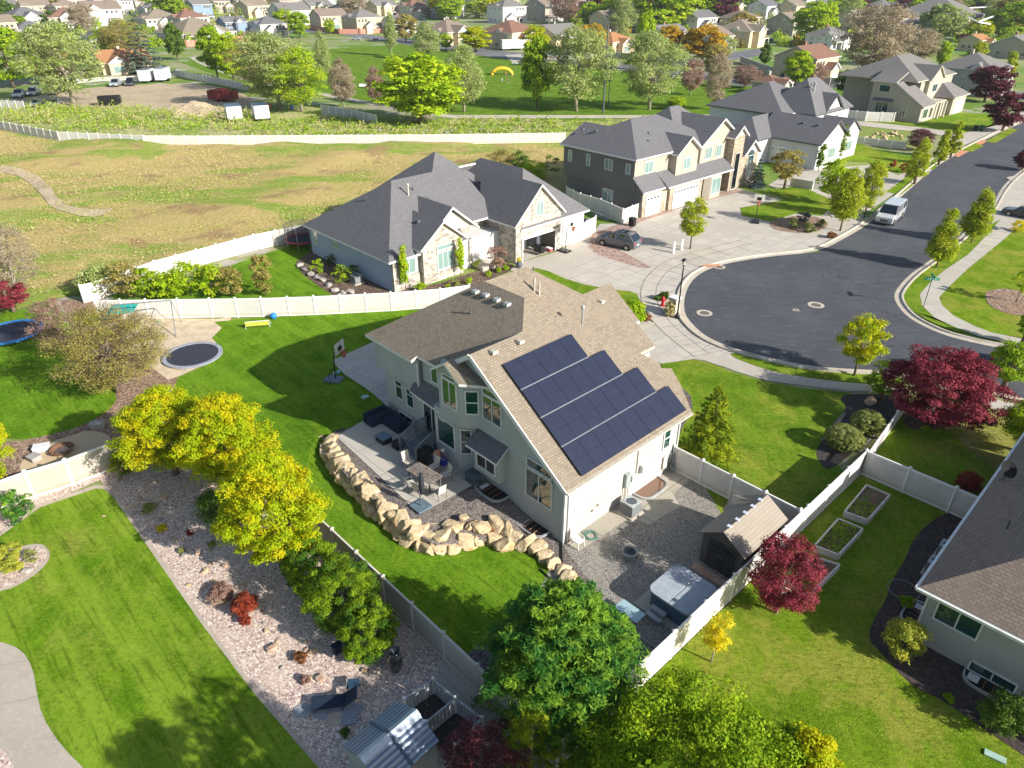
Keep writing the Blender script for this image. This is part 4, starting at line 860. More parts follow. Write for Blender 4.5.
def shrub(label,base,w,h,kind='green',n=900,ls=.12,seed=1,ncl=26,name='shrub',cat='shrub',group=None,cr=.3,inner=.55,stem=True,shape='round',asp=.62):
    g=rs(seed); t=thing(name,label,cat,base,g.uniform(0,6),group)
    me,cc=crown(g,w,h*1.02,-.02,n,ncl,ls,cr,asp,shape,inner,0,.35,fo(kind)); link('foliage',me,t)
    if stem:
        mb=MB()
        for i in range(5): mb.tube([(0,0,-.05),tuple(Vector(cc[i])*.8+Vector((0,0,.1)))],[.03,.01],4,cap=False)
        mb.build('stem',M_bark,t)
    return t
def dims(b,wpx,top,z=0):
    """metric width and height of something seen standing at picture point b, wpx wide, reaching up to row `top`"""
    p=at(*b,z); return p,wpx*depth(p)/CF,max(.2,hgt(b,(b[0],top)))
def T(label,b,wpx,top,kind='green',shape='round',conifer_=False,z=0,**k):
    p,w,h=dims(b,wpx,top)
    # a crown of width w hides part of the height: the picture top of a round crown is its far shoulder
    if z: p=Vector((p.x,p.y,z))
    return conif(label,p,w,h,kind,**k) if conifer_ else tree(label,p,w,h,kind,shape,**k)
def Sh(label,b,wpx,hpx,kind='green',z=0,**k):
    p=at(*b,z); w=wpx*depth(p)/CF; d=math.atan2(CH,math.hypot(p.x,p.y)); h=max(.25,(hpx*depth(p)/CF-.35*w*math.sin(d))/max(.3,math.cos(d)) if hpx else w*.8)
    return shrub(label,p,w,h,kind,**k)

def fronds(rng,w,h,z0,nf,per,ls,m,base=.25):
    """feathery crown: many arching sprays leaving a loose core"""
    C=[];N=[]
    for i in range(nf):
        a=rng.uniform(0,2*PI); t=rng.uniform(0,1)**.8; q=math.sin(PI*min(1,.22+t*.78))**.6; r0=rng.uniform(.15,.62)*w/2*q; z=z0+(h-z0)*t*.86
        o=np.array([r0*math.cos(a),r0*math.sin(a),z]); L=w*rng.uniform(.16,.31)*(1.1-.4*t); el=rng.uniform(.15,.9)+.5*t; aa=a+rng.normal()*.5; d=np.array([math.cos(aa)*math.cos(el),math.sin(aa)*math.cos(el),math.sin(el)])
        s=np.sort(rng.uniform(0,1,size=per)); side=np.cross(d,[0,0,1]); side/=max(np.linalg.norm(side),.01); wd=.22*L*(1-s*.75)
        P=o+np.outer(s*L,d)+np.outer(rng.normal(size=per)*wd,side); P[:,2]-=(s**2)*L*.45; P+=rng.normal(size=(per,3))*L*.035
        C.append(P); nn=np.tile(np.array([0,0,1.0])+d*.2,(per,1))+rng.normal(size=(per,3))*.55; N.append(nn)
    C=np.concatenate(C);N=np.concatenate(N); return leaf_me('crown',C,N,ls*rng.uniform(.6,1.4,size=len(C)),.24,m,rng)
def fcedar(label,b,wpx,top,kind,nf,per,ls,seed,name='conifer'):
    p,w,h=dims(b,wpx,top); g=rs(seed); t=thing(name,label,'tree',p); link('crown',fronds(g,w,h,h*.04,nf,per,ls,fo(kind)),t); mb=MB(); mb.tube([(0,0,-.1),(0,0,h*.85)],[.2,.05],6); mb.build('trunk',M_bark,t); return t
# ------------------------------------------------------------------ near trees and shrubs
def near_trees():
    G=dict
    T('big yellow green maple over the fence corner, nearest the budding tree',(176,474),112,384,'yellowgreen',n=62000,ncl=260,ls=.115,shape='oval',seed=11,cr=.15,z0f=.2)
    T('big yellow green maple behind the shaded fence, middle of its row',(238,492),112,392,'yellowgreen',n=62000,ncl=260,ls=.115,shape='oval',seed=12,cr=.15,z0f=.2)
    T('big yellow green maple nearest the patio boulders, end of its row',(283,566),122,446,'yellowgreen',n=62000,ncl=260,ls=.115,shape='oval',seed=13,cr=.15,z0f=.15)
    Sh('dark green cedar bush under the yellow maples',(226,520),60,44,'dark',n=9000,ls=.10,ncl=70,seed=4)
    for i,(x,y,w_,h_,l) in enumerate(((316,588,64,62,'nearest the end maple'),(344,622,80,74,'middle one'),(370,652,66,60,'beside the black urn'))):
        Sh('dense green cedar bush along the shaded fence, '+l,(x,y),w_,h_,'hedge',n=34000,ls=.085,ncl=190,seed=5+i,cr=.15,inner=.9)
    T('budding olive tree with bare twigs beside the round trampoline',(118,392),120,306,'olive',n=22000,ncl=180,ls=.11,seed=21,cr=.2,z0f=.1,tw=5,nl=26,trunk=.2)
    T('sparse budding tree leaning over the play sand',(150,372),66,312,'olive',n=3500,ncl=80,ls=.10,seed=22,cr=.22,z0f=.1,tw=6,nl=22,trunk=.12)
    T('red brown twiggy tree next to the blue trampoline',(66,352),60,296,'pinkbare',n=7000,ncl=80,ls=.12,seed=23,cr=.22,z0f=.08,tw=4,nl=14,trunk=.1)
    fcedar('weeping yellow green conifer above the budding tree',(98,350),44,304,'goldthuja',90,70,.18,24)
    T('bare tan tree on the edge of the dry field',(22,302),62,216,'bare',n=8000,ncl=140,ls=.14,seed=25,cr=.2,z0f=.12,tw=6,nl=24,trunk=.2,tm=M_barkp)
    T('dark red maple at the left edge',(14,312),44,280,'plum',n=6000,ncl=60,ls=.14,seed=26,cr=.26,z0f=.1)
    T('sparse bare shrub tree at the left edge below the field',(4,290),34,246,'olive',n=900,ncl=40,ls=.15,seed=27,tw=5,nl=14,trunk=.1)
    T('bright yellow tree at the left edge above the juniper',(-6,492),66,404,'yellowgreen',n=18000,ncl=90,ls=.12,seed=28,cr=.26,z0f=.1)
    fcedar('weeping bright green conifer on the pink gravel by the cream fence',(123,474),30,448,'goldthuja',70,50,.14,29)
    Sh('blue green spreading juniper beside the cream fence',(22,522),36,38,'cedar',n=2200,ls=.14,ncl=46,seed=30,cr=.25)
    Sh('golden spreading juniper in the curved bed at the left edge',(14,568),40,30,'goldjun',n=4500,ls=.10,ncl=40,seed=31,cr=.22)
    Sh('small green shrub beside the golden juniper',(34,562),16,18,'boxw',n=500,ls=.1,seed=32)
    fcedar('huge dark green cedar with feathery sprays by the almond fence',(560,706),176,588,'cedar',420,190,.25,33)
    T('huge green tree at the bottom edge beside the white fence',(695,822),262,742,'green',n=75000,ncl=260,ls=.13,seed=34,cr=.15,z0f=.05,inner=.6)
    fcedar('golden conifer with arching branches at the bottom edge',(530,776),84,712,'goldthuja',80,60,.17,35)
    T('purple leaved plum at the bottom edge over the metal shed',(486,795),96,738,'purple',n=11000,ncl=110,ls=.09,seed=36,cr=.2,z0f=.1,tw=5,nl=26,trunk=.1)
    T('yellow green tree at the bottom edge right of the huge green tree',(796,800),72,722,'yellowgreen',n=14000,ncl=80,ls=.12,seed=37,cr=.24,z0f=.05)
    T('small bright yellow tree on the lawn beside the white fence',(711,662),36,613,'yellow',shape='vase',n=4200,ncl=34,ls=.075,seed=38,cr=.34,z0f=.32,trunk=.05,tm=M_barkp,nl=6)
    T('dark red plum tree against the white fence by the brown shed',(776,613),80,537,'plum',n=20000,ncl=120,ls=.10,seed=39,cr=.22,z0f=.12,trunk=.09,tm=M_barkp,nl=14)
    T('large dark red plum tree in the bed beside the street',(934,422),118,348,'plum',n=48000,ncl=220,ls=.14,seed=40,cr=.15,z0f=.06,trunk=.16,nl=16)
    T('yellow green arborvitae at the corner of the tan roofed house',(707,464),66,383,'goldthuja',conifer_=True,n=30000,ls=.15,seed=41,droop=.1,layers=20,pw=.7,z0=.02,name='conifer')
    T('yellow street tree on the verge of the cul-de-sac',(854,376),50,312,'yellowgreen',n=9500,ncl=80,ls=.15,seed=42,cr=.24,z0f=.2,trunk=.1,nl=9)
    T('small green tree between the yellow street tree and the plum',(880,398),46,360,'green',n=1500,ncl=36,ls=.2,seed=43,z0f=.15,tw=3)
    T('green street tree at the right edge behind the plum tree',(1003,388),44,338,'green',n=8000,ncl=60,ls=.15,seed=44,z0f=.15)
    T('lime tree at the right edge above the charcoal roof',(1022,452),62,396,'lime',n=12000,ncl=80,ls=.14,seed=45,z0f=.15)
    T('narrow green tree at the right edge by the mulch circle',(1022,345),24,305,'green',shape='oval',n=1600,ncl=30,ls=.24,seed=46)
    T('young lime tree in the mulch circle',(1016,302),22,264,'lime',n=800,ncl=20,ls=.2,seed=47,trunk=.05,tw=3)
    T('round topped street tree on the stone house corner bed',(690,249),33,197,'pear',shape='round',n=9000,ncl=80,ls=.16,seed=48,cr=.28,z0f=.22,trunk=.1)
    # street pears
    T('conical street pear on the east verge nearest the green street sign',(936,268),37,206,'pear',shape='cone',n=14000,ncl=100,ls=.18,seed=50,cr=.26,z0f=.07,trunk=.1,group='street pears')
    T('conical street pear on the east verge, second from the green street sign',(971,243),36,186,'pear',shape='cone',n=14000,ncl=100,ls=.19,seed=51,cr=.26,z0f=.07,trunk=.1,group='street pears')
    T('tall street pear beside the white van',(840,231),40,164,'pear',shape='oval',n=13000,ncl=100,ls=.21,seed=52,cr=.32,z0f=.1,trunk=.12,group='street pears')
    T('street pear directly behind the white van',(864,218),34,156,'pear',shape='oval',n=6500,ncl=80,ls=.21,seed=53,cr=.32,z0f=.1,trunk=.12,group='street pears')
    T('broad lime tree behind the tall street pear',(832,205),42,158,'lime',n=3600,ncl=50,ls=.32,seed=54,cr=.28,z0f=.16)
    T('lime street pear on the west kerb nearest the white van',(914,184),31,136,'pear',shape='cone',n=5000,ncl=70,ls=.25,seed=55,cr=.26,z0f=.04,group='street pears')
    T('lime street pear on the west kerb before the orange ramp',(938,165),18,127,'pear',shape='cone',n=3600,ncl=60,ls=.25,seed=56,cr=.28,z0f=.04,group='street pears')
    T('tallest lime street pear beside the orange ramp',(950,158),19,116,'pear',shape='cone',n=3800,ncl=60,ls=.25,seed=57,cr=.28,z0f=.04,group='street pears')
    T('round olive tree in front of the white farmhouse garage',(784,189),40,148,'olive',n=3200,ncl=50,ls=.3,seed=58,cr=.28,z0f=.2)
    T('blue spruce beside the dark house entrance',(756,188),22,158,'bluespruce',conifer_=True,n=1800,ls=.34,seed=59,z0=.05,layers=9)
    for i,(b,w_,tp,l) in enumerate((((818,172),11,139,'nearest the white garage'),((838,162),13,120,'middle one'),((848,147),11,115,'farthest from the garage'))):
        T('narrow columnar evergreen beside the white farmhouse, '+l,b,w_,tp,'column',shape='oval',n=900,ncl=26,ls=.3,seed=60+i,cr=.5,z0f=.02,trunk=.05,group='columnar evergreens by the farmhouse')
    T('columnar evergreen at the corner of the stone house',(406,292),11,238,'lime',shape='oval',n=1900,ncl=44,ls=.2,seed=64,cr=.6,z0f=.02,trunk=.04)
    T('columnar evergreen beside the stone house steps',(461,277),10,233,'lime',shape='oval',n=1700,ncl=40,ls=.2,seed=65,cr=.6,z0f=.02,trunk=.04)
    T('pink budding weeping tree beside the stone house steps',(497,271),24,246,'pinkbare',n=1500,ncl=34,ls=.16,seed=66,cr=.3,z0f=.1,tw=3)
    for i,(x,y,w_,h_,k,l) in enumerate(((318,273,18,16,'lime','next to the netted trampoline'),(342,283,24,21,'lime','beside the arched rock'),(331,264,14,12,'dark','behind the lime ones'),(353,277,16,14,'dark','next to the air conditioner'),
        (422,291,15,11,'lime','under the left columnar evergreen'),(448,289,7,6,'lime','small globe by the grey stones'),(456,286,11,8,'boxw','between two globe shrubs'),(469,284,8,8,'lime','globe beside the front path'),(478,268,11,9,'lime','beside the front steps'),
        (489,276,7,6,'lime','globe left in its row before the pink tree'),(499,273,6,6,'lime','globe middle in its row before the pink tree'),(506,270,6,6,'lime','globe right in its row before the pink tree'))):
        Sh('stone house shrub, '+l,(x,y),w_,h_,k,n=700,ls=.13,ncl=24,seed=70+i)
    row=[(100,294,44,'pale'),(128,298,46,'olive'),(150,298,40,'green'),(170,298,38,'lime'),(192,296,42,'lime'),(214,296,40,'lime'),(232,297,32,'olive'),(266,296,26,'olive')]
    for i,(x,y,w_,k) in enumerate(row):
        T(('pale','olive','green','lime','bright lime','lime green','olive green','thin olive')[i]+' shrub tree in the row behind the middle white fence, %s from the left'%('first','second','third','fourth','fifth','sixth','seventh','eighth')[i],(x,y),w_,y-(30,38,30,26,36,34,30,44)[i],k,n=2200,ncl=40,ls=.22,seed=90+i,cr=.3,z0f=.02,trunk=.05,tw=2 if k in('pale','olive') else 0,name='shrub_tree')
    for i,(x,y,w_,h_,k,l) in enumerate(((532,184,38,26,'lime','bright green bush between the stone house roof and the dark house'),(500,172,40,24,'olive','olive bush behind the stone house roof'),(518,172,26,22,'dark','dark bush behind the stone house roof'),(552,176,24,22,'dark','dark green bush at the corner of the dark house'),
        (842,448,40,28,'boxw','round clipped variegated shrub by the white fence corner'),(865,432,34,26,'boxw','pale variegated shrub beside the picket fence'),(967,490,28,22,'redtwig','red leaved shrub beside the charcoal roof'),
        (900,655,46,44,'goldjun','golden mounded shrub at the corner of the right hand house'),(1003,728,60,46,'dark','dark green shrub under the right hand house window'),(683,409,16,14,'rust','tan round shrub by the house corner'),
        (633,323,26,26,'lime','bright lime shrub at the front corner of the tan roof'),(646,322,12,10,'rust','tan grass clump beside the bright lime shrub'),(246,612,28,22,'redtwig','red shrub on the pink gravel'),(246,624,14,10,'redtwig','small red shrub in front of the larger red one'),
        (222,598,30,16,'pinkbare','grey twiggy shrub beside the red shrub'),(149,512,16,11,'boxw','pale green mound on the pink gravel'),(162,530,13,7,'yellow','yellow flowering mound on the pink gravel'),(190,534,8,5,'redtwig','tiny red mound on the pink gravel'),
        (301,660,18,10,'rust','rusty mound on the pink gravel'),(306,682,11,8,'pinkbare','grey mound on the pink gravel'),(345,735,12,9,'dark','small dark green ball by the metal shed'),(212,546,9,6,'boxw','small green mound on the pink gravel'),(182,552,8,5,'boxw','tiny green mound on the pink gravel'),
        (793,228,13,11,'boxw','olive shrub in the corner bed'),(803,222,16,13,'bluespruce','blue green juniper in the corner bed'),(810,232,16,11,'boxw','front olive shrub in the corner bed'),(820,226,11,9,'boxw','right olive shrub in the corner bed'),(831,238,13,7,'rust','rust coloured mound by the kerb'),
        (668,316,14,16,'grassy','tall tan ornamental grass at the lamp post'),(665,300,14,10,'dark','green shrub behind the red hydrant'),(903,172,10,9,'redtwig','red shrub nearest the street on the farmhouse path'),(893,168,9,8,'redtwig','second red shrub by the farmhouse path'),
        (1018,232,18,14,'yellow','yellow shrub at the right edge beside the dark car'),(905,606,16,16,'green','small leafy plant by the window well'),(948,700,12,8,'green','low plant in the black mulch'),(925,430,10,6,'lime','lime plant under the plum tree'),(776,186,0,0,'',''))):
        if k: Sh(l,(x,y),w_,h_,k,n=(14000 if 'variegated' in l else 6000) if w_>25 else 1200,ls=.10 if y>350 else .16,ncl=300 if 'variegated' in l else 50 if w_>25 else 22,seed=120+i,stem=w_>25,inner=1.3 if 'variegated' in l else .55,cr=.16 if 'variegated' in l else .3)
    # trees standing outside the frame whose shade falls on the bottom of the picture
    for i,(x,y,w_,h_) in enumerate(((3.4,9.2,5,10.2),(7.2,7.6,6,10.6),(-.5,8.6,4.4,9.0),(10.8,9.0,6,10.6),(4.4,5.8,5,9.6))):
        tree('green tree below the bottom edge, %s'%('nearest the metal shed','under the huge green tree','farthest left','farthest right','farthest from the fence')[i],(x,y,0),w_,h_,'green',n=7000,ncl=60,ls=.26,seed=200+i)
near_trees()
# ------------------------------------------------------------------ far trees
PROTO={}
def ft(label,b,wpx,top,kind,shape='round',group=None,sparse=0,conifer_=False,name='tree'):
    key=(kind,shape,sparse,conifer_); p,w,h=dims(b,wpx,top); w*=1.2; h=max(h*1.08,w*.6)
    if key not in PROTO:
        if conifer_: r=conif(label,p,6,10,kind,n=5200,ls=.42,seed=len(PROTO),layers=12,pw=.7,name=name)
        elif sparse: r=tree(label,p,8,9,kind,shape,n=13000,ncl=150,ls=.27,seed=len(PROTO)+300,cr=.24,z0f=.08,tw=4,nl=24,tm=M_barkp,name=name,asp=.42)
        else: r=tree(label,p,8,9,kind,shape,n=8000,ncl=90,ls=.42,seed=len(PROTO)+300,cr=.24,z0f=.08,name=name)
        PROTO[key]=r; r['w0']=6 if conifer_ else 8; r['h0']=10 if conifer_ else 9
    else: r=dup(PROTO[key],p,label=label)
    w0,h0=(6,10) if conifer_ else (8,9)
    r.scale=(w/w0,w/w0,h/h0); r.rotation_euler=(0,0,random.Random(int(b[0]*7+b[1])).uniform(0,6)); r.location=p; r['label']=label; r['category']='tree'
    for kk in('w0','h0'):
        if kk in r: del r[kk]
    if group: r['group']=group
    elif 'group' in r: del r['group']
    return r
FT=[
 ('bright lime round tree beside the pale angled fence',(420,124),84,57,'lime'),
 ('pale green white trunked tree right of the big lime tree',(464,112),46,48,'pale','oval',1),
 ('pale green tree behind the big lime tree',(428,60),30,24,'pale','oval',1),('thin pale birch beside the far road',(392,56),14,14,'pale','oval',1),
 ('big pale willow at the left of the park, front',(280,109),72,36,'pale','round',1),('big olive willow at the left of the park, behind',(262,92),56,36,'olive','round',1),('thin pale poplar behind the willows',(325,82),18,34,'pale','oval',1),('green willow beside the white storage trailers',(302,112),54,52,'lime','round',1),
 ('small tan bare tree at the left of the park path',(344,108),28,60,'bare','oval',1),('thin bare sapling between tan tree and lime tree',(376,104),20,68,'pinkbare','oval',1),
 ('broad grey green tree in the park, left of the tall pole',(576,111),68,32,'pale','round',1),('dark green tree at the left of the broad park tree',(537,109),36,38,'green','oval'),('broad grey green tree in the park right of the tall pole',(649,110),60,36,'pale','round',1),
 ('tall lime poplar behind the park',(643,70),20,11,'lime','oval'),('wide lime tree near the top of the photo',(660,32),70,0,'lime'),('olive green tree left of the wide lime tree',(612,30),36,0,'lime'),
 ('golden orange tree behind the park',(702,62),42,27,'gold'),('brownish gold tree left of the golden one',(668,60),34,26,'gold','oval'),('rust gold tree behind the broad park tree',(590,55),34,26,'gold'),('yellow green tree beside the white car park house',(535,60),26,28,'yellowgreen'),
 ('bare young tree on the park lawn, left',(690,95),24,60,'pinkbare','round',1),('bare young tree on the park lawn, right',(714,110),26,56,'bare','round',1),('low bare tree by the cream wall',(744,88),30,66,'pinkbare','round',1),('olive tree behind the bare park tree',(712,78),26,46,'olive'),
 ('lime round tree top right of centre',(812,44),42,3,'lime'),('yellow green column tree beside the red brown house',(795,86),30,50,'lime','oval'),('pink bare tree beside the red brown house',(815,86),18,64,'pinkbare','round',1),
 ('huge bare tan tree behind the tan two storey house',(868,76),66,8,'bare','round',1),('wide bare tan tree right of the huge one',(908,66),48,30,'bare','round',1),('dark green hedge tree at the corner of the tan house',(856,102),44,72,'dark'),('purple tree behind the tan house roof',(876,76),22,58,'purple'),
 ('narrow lime tree above the tan house roof',(941,68),14,41,'lime','oval'),('large lime tree left of the white beamed hall',(938,44),40,6,'pale'),('lime tree near the top right',(920,26),30,0,'lime'),('grey spruce right of the bare trees',(922,46),16,20,'bluespruce','round',0,True),
 ('tall bright green tree at the right end of the top row',(1010,38),44,8,'green'),('olive tree below the white beamed hall',(976,40),24,20,'yellowgreen'),('round green hedge tree near the top, left of the bare tree',(846,20),30,0,'green'),('round green tree at the top beside the lime tree',(862,14),24,-4,'green'),
 ('dark plum tree in front of the grey two storey house',(984,102),38,66,'purple'),('lime cone tree in front of the grey two storey house, left',(970,84),27,45,'pear','oval'),('lime cone tree in front of the grey two storey house, right',(1003,88),16,54,'pear','oval'),
 ('very dark purple street tree at the upper end of the street',(1002,131),38,92,'purple'),('dark purple tree at the right edge above the lawn',(1022,170),20,150,'purple'),('purple brown shrub tree beside the trail',(918,150),26,130,'purple','round',1),
 ('tall pale tree with a leaning trunk over the parked trucks',(74,106),72,26,'pale','round',1),('green tree at the left edge beside the parked trucks',(14,88),52,30,'green'),('pale green tree behind the parked trucks',(52,84),44,34,'olive'),
 ('large pale spruce left of the white trailers',(146,74),40,30,'spruce','round',0,True),('bare olive tree behind the pale spruce',(128,58),44,22,'olive','round',1),('dark evergreen right of the pale spruce',(178,60),22,24,'dark','oval'),('bright green park tree near the white storage fence, left',(218,78),30,30,'green'),('bright green park tree near the white storage fence, right',(234,82),28,34,'lime'),
 ('olive tree in front of the tan brick house',(300,38),22,14,'green'),('lime tree right of the blue house',(286,34),22,10,'lime'),('lime tree behind the red wall',(330,34),12,20,'lime'),('dark spruce left of the big tan house',(424,40),16,14,'bluespruce','round',0,True),
 ('olive green tree left of the big tan house',(406,42),24,16,'olive'),('yellow green tree right of the big tan house',(476,52),32,28,'yellowgreen'),('lime tree behind the big tan house',(450,20),30,6,'lime'),('lime tree in front of the big tan house',(446,50),14,34,'lime'),
 ('pink grey bare tree near the top centre',(566,24),38,2,'pinkbare','round',1),('lime tree at the top, right of the pink bare tree',(590,28),24,4,'green'),('pale sparse poplar behind the park',(622,50),14,14,'pale','oval',1),
 ('green round tree beside the grey roofs near the top',(740,42),28,14,'olive'),('green conical tree beside the far cross road',(732,20),14,0,'green','oval'),('sparse olive tree in front of the tan gabled houses',(724,58),22,36,'pale','round',1),('green tree left of the striped gable house',(160,16),28,0,'lime'),
 ('thin evergreen in front of the striped gable house',(182,20),6,4,'green','oval'),('thin evergreen beside the striped gable house',(204,20),8,3,'green','oval'),('dark conifer beside the cross road',(768,92) if 0 else (764,66),14,44,'dark','oval'),('green tree at the left of the dark spruce',(110,54),30,30,'green'),
 ('purple tree below the white beamed hall',(962,46),16,34,'purple'),('lime tree left of the trail rocks',(676,110),18,106,'lime')]
for i,a in enumerate(FT):
    lab,b,w_,tp,k=a[:5]; ft(lab,b,w_,tp,k,a[5] if len(a)>5 else 'round',None,a[6] if len(a)>6 else 0,a[7] if len(a)>7 else False)
rg=random.Random(5); 
kinds=[('green','round',0),('lime','round',0),('pale','oval',1),('olive','round',0),('yellowgreen','round',0),('bare','round',1),('dark','oval',0),('purple','round',0)]
names=dict(green='green',lime='lime green',pale='pale sparse',olive='olive',yellowgreen='yellow green',bare='bare tan',dark='dark narrow',purple='purple')
for i in range(150):
    y=rg.choice([3,6,9,12,15,19,24,29,34]); x=rg.uniform(-10,1034); k=rg.choice(kinds)
    if y>20 and 300<x<560: continue
    if y>26 and not(x<130 or x>600): continue
    wpx=rg.uniform(10,20)*(1+y/34); ft('small %s tree among the distant houses near the top'%names[k[0]],(x,y),wpx,y-wpx*rg.uniform(.8,1.2),k[0],k[1],'small %s trees among the distant houses'%names[k[0]],k[2])
# weeds along the fence: clumps of tall grass and bushes as one mass
def weeds():
    g=rs(9); C=[]
    for (x0,x1,y0,y1,n) in ((0,250,112,132,520),(250,380,118,138,260),(380,560,120,138,330),(560,740,120,140,200),(10,150,108,120,120)):
        for i in range(n):
            x=g.uniform(x0,x1); y=g.uniform(y0,y1) if x>60 else g.uniform(106,124); p=at(x,y); hh=g.uniform(.3,1.5)*(1.5 if x<250 else .8); k=16
            q=g.normal(size=(k,3))*np.array([.8,.8,.35])*hh*.7+np.array([p.x,p.y,hh*.5]); q[:,2]=np.abs(q[:,2]); C.append(q)
    for kk,kind,lab in ((0,'weed','pale'),(1,'green','green'),(2,'grassy','straw coloured')):
        Q=np.concatenate([c for i,c in enumerate(C) if (i*7919%10<5 if kk==0 else 5<=i*7919%10<8 if kk==1 else i*7919%10>=8)]); N=unit(g,len(Q))*np.array([1,1,.35]); o=link('weed_bushes',leaf_me('weed_bushes',Q,N,g.uniform(.3,.8,size=len(Q)),.3,fo(kind),g)); o['kind']='stuff'; o['label']=lab+' tall weeds along the long white fence'
weeds()
def tuft(name,label,poly,n,s,kind,z=0):
    g=rs(3); P=[at(*p) for p in poly]; xs=[p.x for p in P]; ys=[p.y for p in P]; C=[]
    def inside(x,y):
        c=False
        for i in range(len(P)):
            a,b=P[i],P[i-1]
            if (a.y>y)!=(b.y>y) and x<(b.x-a.x)*(y-a.y)/(b.y-a.y)+a.x: c=not c
        return c
    while len(C)<n:
        x=g.uniform(min(xs),max(xs)); y=g.uniform(min(ys),max(ys))
        if inside(x,y): C.append((x,y,z+g.uniform(0,.3)*s))
    C=np.array(C); me=leaf_me(name,C,unit(g,n)*np.array([1,1,.4]),g.uniform(.6,1.3,size=n)*s,.3,fo(kind),g); o=link(name,me); o['kind']='stuff'; o['label']=label
tuft('field_grass','tufts of dry grass in the field',[(0,134),(100,147),(300,150),(560,148),(560,200),(318,232),(150,272),(60,298),(0,290)],14000,.3,'grassy',.35)
tuft('field_green_tufts','green tufts in the field',[(20,190),(140,180),(420,178),(430,205),(330,220),(140,240),(30,230)],6000,.3,'weed',.4)

def wood():
    g=rs(31)
    for kind,lab,n in (('green','green',380),('lime','lime green',420),('olive','olive',220),('bare','tan bare',200),('pale','pale green',200),('gold','golden',60),('dark','dark green',110)):
        C=[];k=0
        while k<n:
            y=g.choice([-12,-8,-5,-2,1,4,7,10,13,17,22,27,33,40,46])+g.uniform(-2,2); x=g.uniform(-20,1044)
            if y>19 and 310<x<565: continue
            if y>38 and not(x<250 or x>735): continue
            if y>27 and 565<x<740 and g.uniform()<.5: continue
            k+=1; p=at(x,y); s_=depth(p)/CF*g.uniform(3.2,8.5); q=unit(g,120)*g.uniform(.35,1,size=(120,1)); q[:,2]=np.abs(q[:,2]+.25); C.append(q*np.array([s_,s_,s_*1.3])+np.array([p.x,p.y,.2]))
        C=np.concatenate(C); me=leaf_me('distant_trees',C,unit(g,len(C))+np.array([0,0,.3]),g.uniform(.5,1.4,size=len(C))*1.15,.6,fo(kind),g); o=link('distant_trees',me); o['kind']='stuff'; o['label']='mass of %s trees between the distant houses'%lab
wood()
